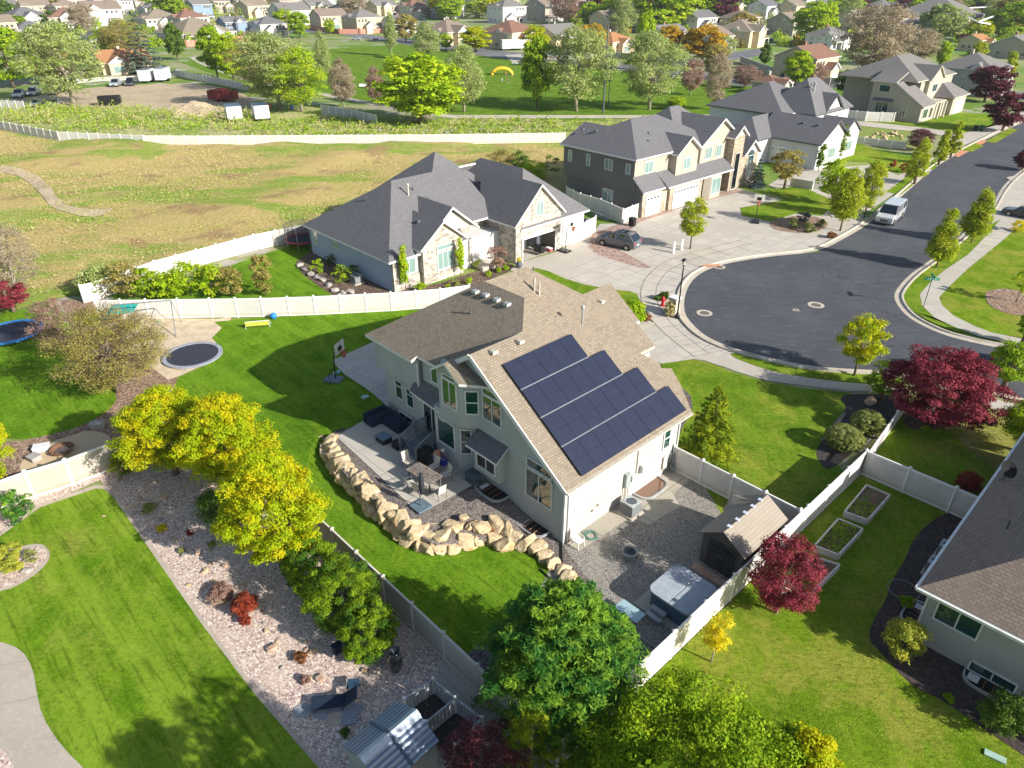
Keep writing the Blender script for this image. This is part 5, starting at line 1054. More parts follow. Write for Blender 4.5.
# ------------------------------------------------------------------ neighbouring houses
GP=gable_polys
def stone_house():
    H=House('stone_front_house','grey roofed one-storey house with pale stone front and open garage, behind the white fence',at(393,292),AA); z=-.2
    H.wall([[(0,0,z),(15.2,0,z),(15.2,0,3.1),(0,0,3.1)]],M_side); H.block(0,15,.02,24,z,3.05,M_stuc_w)
    H.block(-.35,.02,.0,1.0,z,3.05,M_stone); H.block(-.3,2,1.0,3.1,z,1.25,M_stone); H.block(-.12,2,1.0,3.1,1.2,3.1,M_stucco)
    H.block(-.75,4,3.3,8.3,z,3.9,M_stone); H.wall([[(-.76,3.1,3.85),(-.76,8.5,3.85),(-.76,5.8,5.85)]],M_stone)
    H.block(.3,4,8.3,9.6,z,3.2,M_stone); H.wall([[(.1,4.6,4.4),(.1,10.6,4.4),(.1,7.6,6.5)]],M_stucco)
    H.block(2.3,5,9.6,14.2,z,4.6,M_stone); 
    H.wall([[(-2.7,13.95,z),(4,13.95,z),(4,13.95,4.2),(-2.7,13.95,4.2)]],M_stone)
    # garage front with the open bay
    H.wall([[(-2.7,13.95,z),(-2.7,14.9,z),(-2.7,14.9,4.0),(-2.7,13.95,4.0)],[(-2.7,19.9,z),(-2.7,20.8,z),(-2.7,20.8,4.0),(-2.7,19.9,4.0)],[(-2.7,14.9,2.45),(-2.7,19.9,2.45),(-2.7,19.9,4.0),(-2.7,14.9,4.0)],[(-2.7,13.95,4.0),(-2.7,20.8,4.0),(-2.7,20.8,4.5),(-2.7,17.4,7.6),(-2.7,13.95,4.3)]],M_stone)
    H.wall([[(3.5,14,0),(3.5,20.8,0),(3.5,20.8,2.6),(3.5,14,2.6)],[(-2.65,14.1,0),(3.5,14.1,0),(3.5,14.1,2.6),(-2.65,14.1,2.6)],[(-2.65,20.7,0),(3.5,20.7,0),(3.5,20.7,2.6),(-2.65,20.7,2.6)],[(-2.7,14,2.6),(3.5,14,2.6),(3.5,20.8,2.6),(-2.7,20.8,2.6)]],M_stuc_t,'garage_wall')
    H.wall([[(-2.7,14.9,.045),(-2.7,19.9,.045),(3.5,19.9,.045),(3.5,14.9,.045)]],M_pad,'garage_floor')
    H.block(-2.4,8,20.8,25,z,3.6,M_stucco); H.garage((-2.4,22.9,1.35),2.6,2.6,'r',False)
    g=MB(); g.b2((2.7,14.8,2.4),(2.82,20.0,2.6)); g.b2((2.7,14.75,0),(2.82,14.9,2.6)); g.b2((2.7,19.9,0),(2.82,20.05,2.6)); g.build('garage_frame',M_trim,H.o)
    m,f=M_sh_gry,M_trim
    H.roof([[(-.5,-.5,3.25),(-.5,9.3,3.25),(1.2,9.3,4.3),(1.2,15,4.3),(7.6,15,8.3),(7.6,6,8.3)],[(-.5,-.5,3.25),(15.7,-.5,3.25),(7.6,6,8.3)],[(15.7,-.5,3.25),(15.7,18,3.25),(7.6,17.5,8.3),(7.6,6,8.3)]],m,f)
    H.roof(GP(6.5,17,9.5,20.5,4.8,9.2,'u',5.2,5.2),m,f,off=.03)
    H.roof(GP(-2.9,15,14.6,25.4,3.6,8.15,'u',5.4,5.4),m,f)
    H.roof([[(-3.1,13.5,4.2),(-3.1,17.4,7.9),(6.5,17.4,7.9),(2.6,13.5,4.2)],[(-3.1,21.2,4.3),(-3.1,17.4,7.9),(6.5,17.4,7.9),(2.6,21.2,4.3)]],m,f)
    H.roof([[(-1.15,2.8,3.75),(-1.15,5.8,6.05),(4.0,5.8,6.05),(1.0,2.8,3.75)],[(-1.15,8.8,3.75),(-1.15,5.8,6.05),(4.0,5.8,6.05),(1.0,8.8,3.75)]],m,f)
    H.roof([[(-.35,4.3,4.2),(-.35,7.6,6.9),(5.4,7.6,6.9),(1.5,4.3,4.2)],[(-.35,11,4.2),(-.35,7.6,6.9),(5.4,7.6,6.9),(1.5,11,4.2)]],m,f)
    H.win((9.9,0,2.25),1.1,.65,'b',M_glassl,1); H.win((14.0,0,2.1),.9,1.3,'b',M_glassl,0,.5)
    H.win((-.12,2.0,2.15),1.5,1.5,'r',M_glassl,1); H.win((-.75,6.0,2.0),1.9,1.75,'r',M_glassl,2); H.win((-.75,6.0,3.35),1.9,.45,'r',M_glassl)
    H.win((-2.7,17.4,5.3),.95,1.5,'r',M_glassl,1); H.win((.3,9.0,2.0),.8,1.3,'r',M_glassl); H.win((2.3,10.6,1.9),1.0,1.5,'r',M_glassl,1); H.win((2.3,13.2,1.1),1.0,2.1,'r',M_glassd,0,0,.1,None,'front_door')
    g=MB(); g.bar((-.35,9.7,.1),(-.35,9.7,3.1),.3,.3) if 0 else g.box((-.0,9.9,1.5),(.4,.4,3.1)); g.build('porch_column',M_stone,H.o)
    for k in range(3): 
        g=MB(); g.b2((.4+.35*k if 0 else -1.6+.4*k,9.9,0),(-.2,11.9,.45-.15*k) if 0 else (2.0-.45*k,11.9,.15*(3-k)*.9)); g.build('step',M_kerb,H.o)
    for (u,v,zz) in ((6.0,7.5,7.3),(4.5,8.2,6.35),(8.9,3.6,6.5),(12.6,1.8,5.0)): H.pipe(u,v,zz,.45,.06,M_trimd)
    H.pipe(5.6,6.6,7.1,.9,.08,M_trimt,.14); H.vent(2.0,5.0,5.4,M_trimd)
    g=MB(); g.bar((.1,.06,0),(.1,.06,3.1),.1,.1); g.build('downpipe',M_trim,H.o)
    return H
stone_house()
def dark_house():
    H=House('dark_two_storey_house','dark grey and taupe two-storey house with white garage doors at the end of the cul-de-sac',at(628,222),R(42)); z=-.2; m,f=M_sh_gry,M_trim
    H.block(0,13,2.4,19,z,3.2,M_stuc_g); H.block(1.4,13.6,2.2,24,3.1,7.1,M_stuc_g)
    H.wall([[(0,2.39,z),(1.4,2.39,z),(1.4,2.39,5.0),(0,2.39,3.3)]],M_stuc_g)
    H.block(-.05,3,2.45,7.4,z,3.2,M_stuc_t); H.block(-.12,3,2.44,3.0,z,1.4,M_stone2); H.block(-.12,3,6.0,7.0,z,1.3,M_stone2); H.block(-.4,3,7.5,14.6,z,3.3,M_stone2); H.block(0,3,14.6,19,z,3.2,M_stone2)
    H.wall([[(1.38,2.2,3.1),(1.38,24,3.1),(1.38,24,7.1),(1.38,2.2,7.1)]],M_stuc_t)
    H.block(.3,3,9.2,13.8,3.2,6.95,M_stuc_t); H.wall([[(.29,9.0,6.9),(.29,14.0,6.9),(.29,11.5,8.5)]],M_stuc_t)
    H.block(1.0,3,15.4,23.6,3.0,7.05,M_stuc_t); H.wall([[(.99,15.2,7.0),(.99,23.9,7.0),(.99,19.6,9.7)]],M_stuc_t)
    H.prism([(-.2,15.2),(-.9,15.9),(-.9,18.3),(-.2,19)],z,3.1,M_stuc_t,'bay')
    H.block(-.2,2,21.4,23.9,z,7.6,M_stone2,'tower'); H.wall([[(-.21,21.2,7.4),(-.21,24.1,7.4),(-.21,22.65,8.5)]],M_stucco)
    H.block(0,4,24,28.5,z,4.6,M_stone2); H.wall([[(-.01,24.6,4.5),(-.01,28.6,4.5),(-.01,26.6,6.1)]],M_stucco)
    H.win((-.2,22.65,2.6),1.2,5.0,'r',M_glassd,0,0,.12,M_stucco,'entry')
    H.win((0,26.6,2.6),1.5,3.2,'r',None,1,.5); 
    g=MB(); g.lathe([(0,-.05),(.75,-.05),(.75,.05),(0,.05)],(0,0,0),20); o=g.build('arch_window',M_glass,H.o); 
    for v_ in o.data.vertices: x,y,q=v_.co; v_.co=(.02+q,26.6+x,4.25+y)
    H.roof(GP(.9,14.1,1.8,19.5,7.1,10.3,'v',6.4,6),m,f); H.roof(GP(6,14.0,1.9,11,7.1,9.3,'u',.01,.01),m,f,off=.02)
    H.roof([[(-.2,8.8,6.85),(-.2,11.5,8.75),(6,11.5,8.75),(2,8.8,6.85)],[(-.2,14.2,6.85),(-.2,11.5,8.75),(6,11.5,8.75),(2,14.2,6.85)]],m,f)
    H.roof([[(.5,14.8,6.9),(.5,19.6,9.95),(9,19.6,9.95),(4,14.8,6.9)],[(.5,24.4,6.9),(.5,19.6,9.95),(9,19.6,9.95),(4,24.4,6.9)]],m,f); H.roof(GP(4,13.5,14,25,7.1,10.6,'v',4,5),m,f,off=.03)
    H.roof([[(-.6,20.9,7.35),(-.6,22.65,8.75),(3,22.65,8.75),(3,20.9,7.35)],[(-.6,24.4,7.35),(-.6,22.65,8.75),(3,22.65,8.75),(3,24.4,7.35)]],m,f)
    H.roof([[(-.4,24.3,4.5),(-.4,26.6,6.4),(4,26.6,6.4),(4,24.3,4.5)],[(-.4,28.9,4.5),(-.4,26.6,6.4),(4,26.6,6.4),(4,28.9,4.5)]],m,f)
    H.roof([[(-.5,2.0,3.3),(-.5,6.4,3.3),(1.4,6.4,4.9),(1.4,2.0,4.9)],[(-.9,6.6,3.3),(-.9,21.2,3.3),(1.4,21.2,4.8),(1.4,6.6,4.8)]],m,f,'skirt_roof')
    H.garage((-.06,4.55,1.25),2.6,2.45,'r'); H.garage((-.41,11.0,1.3),5.2,2.5,'r')
    H.win((1.38,4.9,5.7),1.6,1.4,'r',M_glassl,1); H.win((.3,11.4,5.35),1.5,1.4,'r',M_glassl,1); H.win((1.0,17.2,5.7),1.5,1.5,'r',M_glassl,1); H.win((1.0,19.6,5.7),1.3,1.5,'r',M_glassl,1); H.win((-.9,17.1,1.7),2.0,2.1,'r',M_glassl,1)
    for u,w,h in ((2.4,.65,1.2),(5.6,1.3,1.3),(9.1,.6,1.4),(12.4,.6,1.4)): H.win((u,2.2,5.7),w,h,'b',M_glassl,1 if w>1 else 0)
    H.win((5.6,2.4,1.7),1.7,1.7,'b',M_glassl,1)
    for u,v in ((12.2,4.2),(10.4,4.8),(3.4,7),(4.6,8.5)): H.vent(u,v,8.75 if u>9 else 8.2 if u<4 else 8.8,M_trimd)
    return H
dark_house()
def farm_house():
    H=House('white_farmhouse','white farmhouse with charcoal hipped roofs and columnar evergreens',at(817,172),R(43)); z=-.2; m,f=M_sh_gry,M_trimd; W_=M_stuc_w
    H.block(.8,11.5,.6,10,z,3.9,W_); H.wall([[(.79,.6,3.8),(.79,10,3.8),(.79,5.3,6.9)]],W_); H.garage((6,.6,1.3),5,2.5,'b')
    H.block(9.5,24,5.5,20,z,6.6,W_); H.block(6.5,16,9,22,z,6.6,W_); H.block(9,16,-3.4,5.5,z,3.9,W_); H.block(1.5,9,10,16,z,4,W_)
    H.roof([[(.3,.1,4.0),(11.6,.1,4.0),(11.6,5.3,7.0),(.3,5.3,7.0)],[(.3,10.4,4.0),(11.6,10.4,4.0),(11.6,5.3,7.0),(.3,5.3,7.0)]],m,f)
    H.roof(GP(9.8,24.5,5,20.5,6.6,10.4,'v',7,7),m,f); H.roof(GP(6,16.5,8.6,22.4,6.6,11.3,'v',5.4,5),m,f,off=.03); H.roof(GP(8.6,16.4,-3.9,5,4.0,6.6,'v',3.9,.01),m,f)
    H.roof([[(1.2,9.7,4.1),(1.2,13,6.2),(9,13,6.2),(9,9.7,4.1)],[(1.2,16.3,4.1),(1.2,13,6.2),(9,13,6.2),(9,16.3,4.1)]],m,f)
    H.roof([[(6.0,12,6.5),(6,15.5,9.3),(12,15.5,9.3),(12,12,6.5)],[(6.0,19,6.5),(6,15.5,9.3),(12,15.5,9.3),(12,19,6.5)]],m,f); H.wall([[(6.4,12.4,6.4),(6.4,18.6,6.4),(6.4,15.5,9.0)],[(1.49,10,3.9),(1.49,16,3.9),(1.49,13,6.1)]],W_)
    H.win((.79,5.3,2.0),2.4,1.5,'r',M_glassl,2); H.win((6.5,14,5.2),1.2,1.2,'r',M_glassl,1); H.win((6.5,17.5,5.2),1.2,1.2,'r',M_glassl,1); H.win((9.5,7.2,5.4),.7,1.3,'r',M_glassd); H.win((1.5,13,1.9),2,1.5,'r',M_glassl,1); H.win((11.3,5.5,5.2),1.2,1.1,'b',M_glassl,1)
    for u,v in ((9.8,14),(9.2,13)): H.pipe(u,v,9.6,1.0,.12,plain('galvanised',(.45,.47,.47)),.2)
    for u in (3,5.5): H.vent(u,3.6,6.05,M_trimd)
    return H
farm_house()
def tan_house():
    H=House('taupe_two_storey_house','taupe two-storey house with grey roof and clipped shrubs, across the trail at the upper right',at(872,117),R(43)); m,f=M_sh_gry2,M_trimt; z=-.2; W_=M_stuc_t
    H.wall([[(1,-.8,z),(1,-.8,7.1),(-3.8,-.8,7.1),(-9.6,-.8,3.4),(-9.6,-.8,z)]],W_); H.block(-9.6,1,-.7,14,z,3.3,W_); H.block(-3.8,1,-.7,14,3.3,7.0,W_); H.block(-6,10,6,24,z,7.4,W_); H.block(-10.5,-4,14,22,z,3.6,W_)
    H.roof([[(1.4,-1.2,7.2),(-3.8,-1.2,7.2),(-10.1,-1.2,3.2),(-10.1,6,3.2),(-3.8,6,7.2),(1.4,6,7.2)]],m,f) if 0 else H.roof([[(-3.6,-1.2,7.25),(-10.1,-1.2,3.2),(-10.1,5.5,3.2),(-3.6,5.5,7.25)],[(1.6,-1.2,7.2),(-3.7,-1.2,7.2),(-3.7,4,8.9),(1.6,5,8.9)]],m,f)
    H.roof(GP(-6.5,10.5,2.5,24.5,7.3,11.2,'v',8,7),m,f,off=.03); H.roof([[(-7.2,8,7.2),(-7.2,12,9.8),(0,12,9.8),(0,8,7.2)],[(-7.2,16,7.2),(-7.2,12,9.8),(0,12,9.8),(0,16,7.2)]],m,f)
    H.roof(GP(-11,-3,13,22.5,3.7,6.0,'v',3,3),m,f); H.wall([[(-6.8,8.4,7.1),(-6.8,15.6,7.1),(-6.8,12,9.6)]],W_); H.block(-6.8,-4,8.4,15.6,3.2,7.1,W_)
    H.win((-1.5,-.8,5.9),2.2,1.3,'b',M_glass); H.win((-1.8,-.8,2.1),2.6,2.2,'b',M_glass,1); H.win((-6.2,-.8,1.5),1,1.4,'b',M_glassd); H.roof([[(.3,-1.6,3.5),(-3.8,-1.6,3.5),(-3.8,-.8,4.1),(.3,-.8,4.1)]],M_sh_gry,f,'canopy',.1)
    H.win((-9.6,2,1.6),2.2,1.8,'r',M_glass,1); H.win((-9.6,5,1.5),1.2,2,'r',M_glassd); H.win((-6.8,12,5.4),2.4,1.5,'r',M_glass,1); H.garage((-10.5,18,1.3),4.6,2.5,'r',False)
    for v_ in (7.5,11,14.5): g=MB(); g.box((10.2,v_,1.6),(.4,.4,3.2)); g.build('porch_column',M_trimt,H.o)
    return H
tan_house()
def south_house():
    H=House('grey_stucco_house','grey stucco house with brown shingle hip roof at the right edge',(19.13,21.79,0),R(44.5)); z=-.2
    H.block(-12,.95,0.3,20,z,3.3,M_stuc_gr) if 0 else H.block(-12,.95,.35,20,z,3.25,M_stuc_gr)
    m=M_sh_tan2
    H.roof([[(1.4,-.15,3.4),(1.4,20.5,3.4),(-5.5,13,7.7),(-5.5,6.8,7.7)],[(1.4,-.15,3.4),(-12.4,-.15,3.4),(-5.5,6.8,7.7)],[(-12.4,-.15,3.4),(-12.4,20.5,3.4),(-5.5,13,7.7),(-5.5,6.8,7.7)],[(1.4,20.5,3.4),(-12.4,20.5,3.4),(-5.5,13,7.7)]],m,M_trim)
    g=MB(); g.bar(P3(1.47,-.2,3.3),P3(1.47,20.5,3.3),.12,.13); g.bar(P3(1.47,-.22,3.3),P3(-12.4,-.22,3.3),.12,.13); g.build('gutter',M_trim,H.o)
    g=MB(); g.bar(P3(.98,.3,0),P3(.98,.3,3.2),.08,.08); g.build('downpipe',M_trim,H.o)
    H.win((-.35,.35,2.35),1.75,1.15,'b',None,1); H.win((-2.3,.35,.35),1.8,.55,'b',None,1)
    H.pipe(-.3,5.3,4.5,.45,.05)
    H.pipe(-4,12,6.6,.4,.05)
    return H
south_house()
ANS=R(44.5)
def spt(u,v,z=.03):
    a=ANS; Vv=Vector((math.cos(a),math.sin(a),0)); Uu=Vector((-math.sin(a),math.cos(a),0)); return Vector((19.13,21.79,z))+Uu*u+Vv*v
well('window_well','pale rimmed window well below the right hand house window',spt(-2.4,.33,.04),2.2,.95,ANS-PI/2,gal)
well('window_well','window well partly under the eave on the shaded side of the right hand house',spt(.97,1.9,.04),2.0,.95,ANS+PI,gal)
# ------------------------------------------------------------------ distant houses
def gen_house(label,loc,ang,w,d,h,roofm,wallm,seed,name='distant_house',two=True,kind=0):
    r=random.Random(seed); H=House(name,label,loc,ang); z=-.3; m,f=roofm,M_trim; rise=min(w,d)*.24
    H.block(0,d,0,w,z,h,wallm)
    if kind==0: H.roof(GP(-.5,d+.5,-.5,w+.5,h,h+rise,'v' if w>d else 'u',min(w,d)/2+.3,min(w,d)/2+.3),m,f)
    elif kind==1:
        H.roof(GP(-.5,d+.5,-.5,w+.5,h,h+rise,'v' if w>=d else 'u'),m,f)
        if w>=d: H.wall([[(0,0,h-.05),(d,0,h-.05),(d/2,0,h+rise-.3)],[(0,w,h-.05),(d,w,h-.05),(d/2,w,h+rise-.3)]],wallm)
        else: H.wall([[(0,0,h-.05),(0,w,h-.05),(0,w/2,h+rise-.3)],[(d,0,h-.05),(d,w,h-.05),(d,w/2,h+rise-.3)]],wallm)
    else:
        H.roof(GP(-.5,d+.5,-.5,w+.5,h,h+rise,'v' if w>d else 'u',min(w,d)/2,min(w,d)/2),m,f)
    # front wing with a gable towards -u
    a=w*r.uniform(.08,.4); b=a+w*.36; h2=h if two and r.random()<.5 else min(h,3.4); gh=(b-a)*.34
    H.block(-2.5,d*.4,a,b,z,h2,wallm); H.wall([[(-2.5,a,h2-.05),(-2.5,b,h2-.05),(-2.5,(a+b)/2,h2+gh-.1)]],M_stuc_w)
    H.roof([[(-3,a-.4,h2),(-3,(a+b)/2,h2+gh+.15),(d*.45,(a+b)/2,h2+gh+.15),(d*.45,a-.4,h2)],[(-3,b+.4,h2),(-3,(a+b)/2,h2+gh+.15),(d*.45,(a+b)/2,h2+gh+.15),(d*.45,b+.4,h2)]],m,f)
    if seed<200:
        c0=w*.62 if b<w*.62 else w*.04; c1=min(w,c0+w*.3)
        if b<w*.62 or a>w*.36:
            H.roof([[(-2.2,c0-.3,2.9),(-2.2,c1+.3,2.9),(.1,c1+.3,3.9),(.1,c0-.3,3.9)]],m,f,'porch_roof'); g=MB(); g.box(P3(-1.9,c0,1.4),(.3,.3,2.9)); g.box(P3(-1.9,c1,1.4),(.3,.3,2.9)); g.build('porch_post',M_trim,H.o); H.win((0,(c0+c1)/2,1.3),1.6,2.0,'r',M_glassd,1)
        if h>4.5: q0=r.uniform(.15,.5)*d; H.roof([[(q0-1.6,-.5,h),(q0,-.5,h+1.5),(q0,w*.3,h+1.5),(q0-1.6,w*.3,h)],[(q0+1.6,-.5,h),(q0,-.5,h+1.5),(q0,w*.3,h+1.5),(q0+1.6,w*.3,h)]],m,f,'dormer_roof'); H.wall([[(q0-1.5,-.35,h-.05),(q0+1.5,-.35,h-.05),(q0,-.35,h+1.3)]],M_stuc_w,'dormer_wall')
        g=MB(); g.box(P3(d*.6,w*.5,h+rise*.9),(.7,.7,2.0)); g.build('chimney',M_brick if r.random()<.4 else M_trimt,H.o)
    H.win((-2.5,(a+b)/2,1.4),(b-a)*.6,1.8,'r',M_glassl if r.random()<.5 else M_door,1)
    if h>4.5:
        for k in range(3): H.win((0,w*(.6+.13*k) if b<w*.6 else w*(.1+.12*k),h-1.3),1.2,1.2,'r',M_glassd,1)
        for k in range(3): H.win((d*(.2+.27*k),0,h-1.3),1.1,1.1,'b',M_glassl,1)
    for k in range(3): H.win((d*(.2+.27*k),0,1.6),1.2,1.2,'b',M_glassd,1)
    return H
PH=[('red brown roofed two storey house with roof panels beside the yellow green column tree',(812,84),66,6.2,M_sh_brn,M_stuc_y,1,1),
 ('low brown roofed garage in front of the red brown roofed house',(772,96),34,3,M_sh_brn,M_stuc_t,0,0),
 ('dark grey roofed house behind the huge bare tree',(830,50),44,5,M_sh_gry2,M_stuc_w,0,0),
 ('grey two storey house behind the plum tree at the right',(985,98),78,6.2,M_sh_gry2,M_stuc_gr,0,2),
 ('dark brown roofed house at the right edge of the upper right',(1030,60),60,4,M_sh_gry2,M_stuc_t,1,1),
 ('large grey roofed hall with white roof beams at the top right',(965,34),110,6,M_sh_gry2,M_stuc_y,0,0),
 ('orange walled building below the white beamed hall',(978,52),30,4,M_sh_rust,M_stuc_y,1,1),
 ('tan gabled house right of the golden tree, nearest the cross road',(748,48),58,6,M_sh_tan,M_stuc_y,0,0),
 ('tan gabled house directly behind the golden tree',(712,52),50,5,M_sh_tan2,M_stucco,1,1),
 ('grey roofed white gabled house left of the golden tree',(668,48),54,4.4,M_sh_gry2,M_stuc_w,1,1),
 ('tan roofed house at the left of the round lime tree',(792,36),46,5.5,M_sh_tan,M_stuc_t,1,1),
 ('rust roofed house behind the tall park tree',(612,54),48,4,M_sh_rust,M_stuc_y,0,0),
 ('grey brown roofed house left of the rust roofed one',(556,48),56,4.5,M_sh_gry2,M_stuc_y,1,1),
 ('brown roofed cream house beside the white motorhome',(512,50),62,6,M_sh_brn,M_stuc_y,0,2),
 ('white two storey house with brown roof near the top centre',(503,24),40,6.3,M_sh_gry2,M_stuc_w,0,0),
 ('brown roofed house right of the white two storey house',(545,22),44,6,M_sh_tan2,M_stuc_t,1,1),
 ('big tan hipped house with two dormers behind the park',(448,46),62,5,M_sh_tan2,M_stuc_y,0,0),
 ('tan brick house with a porch behind the red pillared wall',(358,34),42,6,M_sh_gry2,M_stuc_y,0,0),
 ('grey roofed white gabled house right of the tan brick house',(396,34),34,4.5,M_sh_gry,M_stuc_w,1,1),
 ('brown roofed house with an arched window left of the tan brick house',(322,30),40,5,M_sh_tan2,M_stuc_y,1,1),
 ('white house with brown gables beside the tall lime shrub',(284,26),44,5.5,M_sh_gry2,M_stuc_w,1,1),
 ('white house with a charcoal roof right of the blue house',(262,38),40,5,M_sh_gry,M_stuc_w,0,0),
 ('blue sided house with a dark gable',(228,38),30,5.8,M_sh_gry,M_blue,1,1),
 ('long tan roofed building in front of the striped gable house',(184,44),80,3.6,M_sh_tan,M_stucco,0,0),
 ('tan roofed building behind the dark evergreen',(148,30),50,4,M_sh_tan,M_stucco,0,0),
 ('white house with a blue striped gable',(196,22),26,6.4,M_sh_gry2,M_blue,1,1),
 ('charcoal roofed white house left of the striped gable house',(148,22),34,5,M_sh_gry,M_stuc_w,0,0),
 ('charcoal flat hipped house behind the rust roofed ranch',(92,48),38,4,M_sh_gry,M_stuc_gr,0,0),
 ('long rust roofed ranch house behind the rail fence',(104,75),64,3.2,M_sh_rust,M_stuc_y,1,1),
 ('brown red hipped house near the top left',(52,30),50,4.6,M_sh_brn,M_stucco,0,0),
 ('dark grey roofed white house at the left edge',(14,28),56,3.6,M_sh_gry,M_stuc_w,0,0),
 ('white gabled house with a brown roof at the top left',(88,26),46,6,M_sh_tan2,M_stuc_w,1,1),
 ('grey roofed house at the left of the top row',(112,16),30,5.5,M_sh_gry2,M_stuc_w,1,1),
 ('second charcoal house behind the dark left edge house',(18,38),44,3,M_sh_gry,M_stuc_gr,0,0)]
for i,(lab,b,wpx,h,rm,wm,kd,_) in enumerate(PH):
    p=at(*b); k=depth(p)/CF; big=wpx*k; w=big*.74; d=big*.68; h*=max(1,min(1.7,k/.42))
    gen_house(lab,p,AA+R(random.Random(i).choice([-6,0,8,0])),w,d,h,rm,wm,i,kind=kd)
# the furthest rows: six house types, copied
USED={}
def short(l):
    for k in (' beside',' behind',' in front',' right of',' left of',' at the',' near',' with',' directly',' below',','): l=l.split(k)[0]
    return l
def rel(cn_,x,y,pre='distant '):
    """what a far house stands next to, in words"""
    q=min(PH,key=lambda a:abs(a[1][0]-x)+.8*abs(a[1][1]-y)); dx=x-q[1][0]; side='left of' if dx<-9 else 'right of' if dx>9 else 'straight behind'
    rows='' if y>15.5 else ('one row','two rows','three rows','four rows','five rows','six rows')[min(5,int((15.5-y)/4.6))]+' behind and '
    l='%s%s house %s%s the %s'%(pre,cn_,rows,side,' '.join(short(q[0]).split()[:4]))
    return l
protos=[]
rws=[(M_sh_gry2,M_stuc_w,0),(M_sh_tan,M_stuc_y,1),(M_sh_brn,M_stucco,0),(M_sh_gry,M_stuc_w,1),(M_sh_tan2,M_stuc_t,0),(M_sh_gry2,M_stuc_y,1)]
cn=['grey roofed white','tan roofed cream','red brown roofed cream','charcoal roofed white','brown roofed taupe','grey roofed yellow']
rr=random.Random(8); cnt=0
for row,(y,x0,x1,st,wp) in enumerate(((13,-20,1040,36,36),(8,-20,1040,32,31),(3.5,-30,1050,28,26),(-1,-30,1060,25,22),(-6,-40,1060,24,17),(-11,-60,1080,24,14))):
    x=x0; kx=0
    while x<x1:
        xx=x+rr.uniform(-6,6); x+=st*rr.uniform(.9,1.25); ti=rr.randrange(6)
        if row==0 and (480<xx<560 or 900<xx<1010 or 640<xx<700): continue
        p=at(xx,y+rr.uniform(-1,1)); sc=wp*depth(p)/CF/20; lab='distant %s house in the rows at the top edge'%cn[ti]; gp='distant %s houses at the top edge'%cn[ti]
        if len(protos)<6 and ti>=len(protos): ti=len(protos)
        kx+=1; lab=rel(cn[ti],xx,y,''); gp='distant %s houses at the top edge'%cn[ti]
        if ti==len(protos):
            rm,wm,kd=rws[ti]; H=gen_house(lab,p,AA,14,12,6,rm,wm,70+ti,kind=kd); protos.append(H.o); o=H.o; o.scale=(sc,)*3; o['group']=gp
        else: o=dup(protos[ti],p,protos[ti].rotation_euler[2]+rr.choice([0,.1,-.1,PI/2*0]),sc,lab,gp)
# houses filling the blocks between the named ones
occ=[(b[0],b[1]) for _,b,*r in PH]; kf=0; rf=random.Random(21)
for y,x0,x1,st in ((18.5,-10,1040,31),(25,-20,1040,35),(33,100,1040,40),(43,740,1040,46),(40,-20,240,44),(56,800,1040,60)):
    x=x0+rf.uniform(0,12)
    while x<x1:
        xx=x; x+=st*rf.uniform(.9,1.2)
        if any(abs(xx-a)<24+b*.25 and abs(y-b-1)<6+b*.08 for a,b in occ): continue
        if 300<xx<575 and y>30: continue
        if 575<xx<735 and y>38: continue
        if 690<xx<900 and y in(43,56) and xx<900 and not (820<xx<860): continue
        if 865<xx<1005 and y==56: continue
        if (y==40 and 150<xx<240): continue
        ti=rf.randrange(6); p=at(xx,y); occ.append((xx,y)); kf+=1; sc=(26+y*.55)*depth(p)/CF/20
        o=dup(protos[ti],p,protos[ti].rotation_euler[2]+rf.choice([0,.12,-.1,0]),min(sc,1.5),rel(cn[ti],xx,y,''),'%s houses in the blocks behind the park'%cn[ti])
# white beams on the hall
hb=MB()
a=at(905,34); 
# ------------------------------------------------------------------ things in the gardens
M_rock=mat('sandstone_rock',(.50,.38,.22),[(1.5,(.62,.50,.33),.4,.65),(4,(.34,.23,.12),.52,.68),(.7,(.48,.28,.12),.55,.68),(9,(.22,.15,.09),.62,.74)],.92,bump=(6,.8,.06))
M_rockg=mat('grey_field_rock',(.34,.31,.28),[(2,(.45,.40,.35),.4,.65),(6,(.22,.20,.18),.5,.7)],.92,bump=(6,.8,.06))
M_rockr=mat('rosy_field_rock',(.46,.29,.19),[(2,(.55,.40,.30),.4,.65),(6,(.30,.19,.14),.5,.7)],.92,bump=(6,.8,.06))
M_dgrey=plain('dark_grey_paint',(.09,.10,.12),.6); M_navy=plain('navy_fabric',(.018,.030,.055),.8,0,.2); M_cush=plain('charcoal_cushion',(.035,.038,.045),.9,0,.1)
M_steel=plain('brushed_steel',(.42,.43,.44),.35,.7); M_rub=plain('rubber_black',(.015,.015,.016),.9,0,.1); M_cream=plain('cream_mesh',(.60,.55,.46),.8,0,.1)
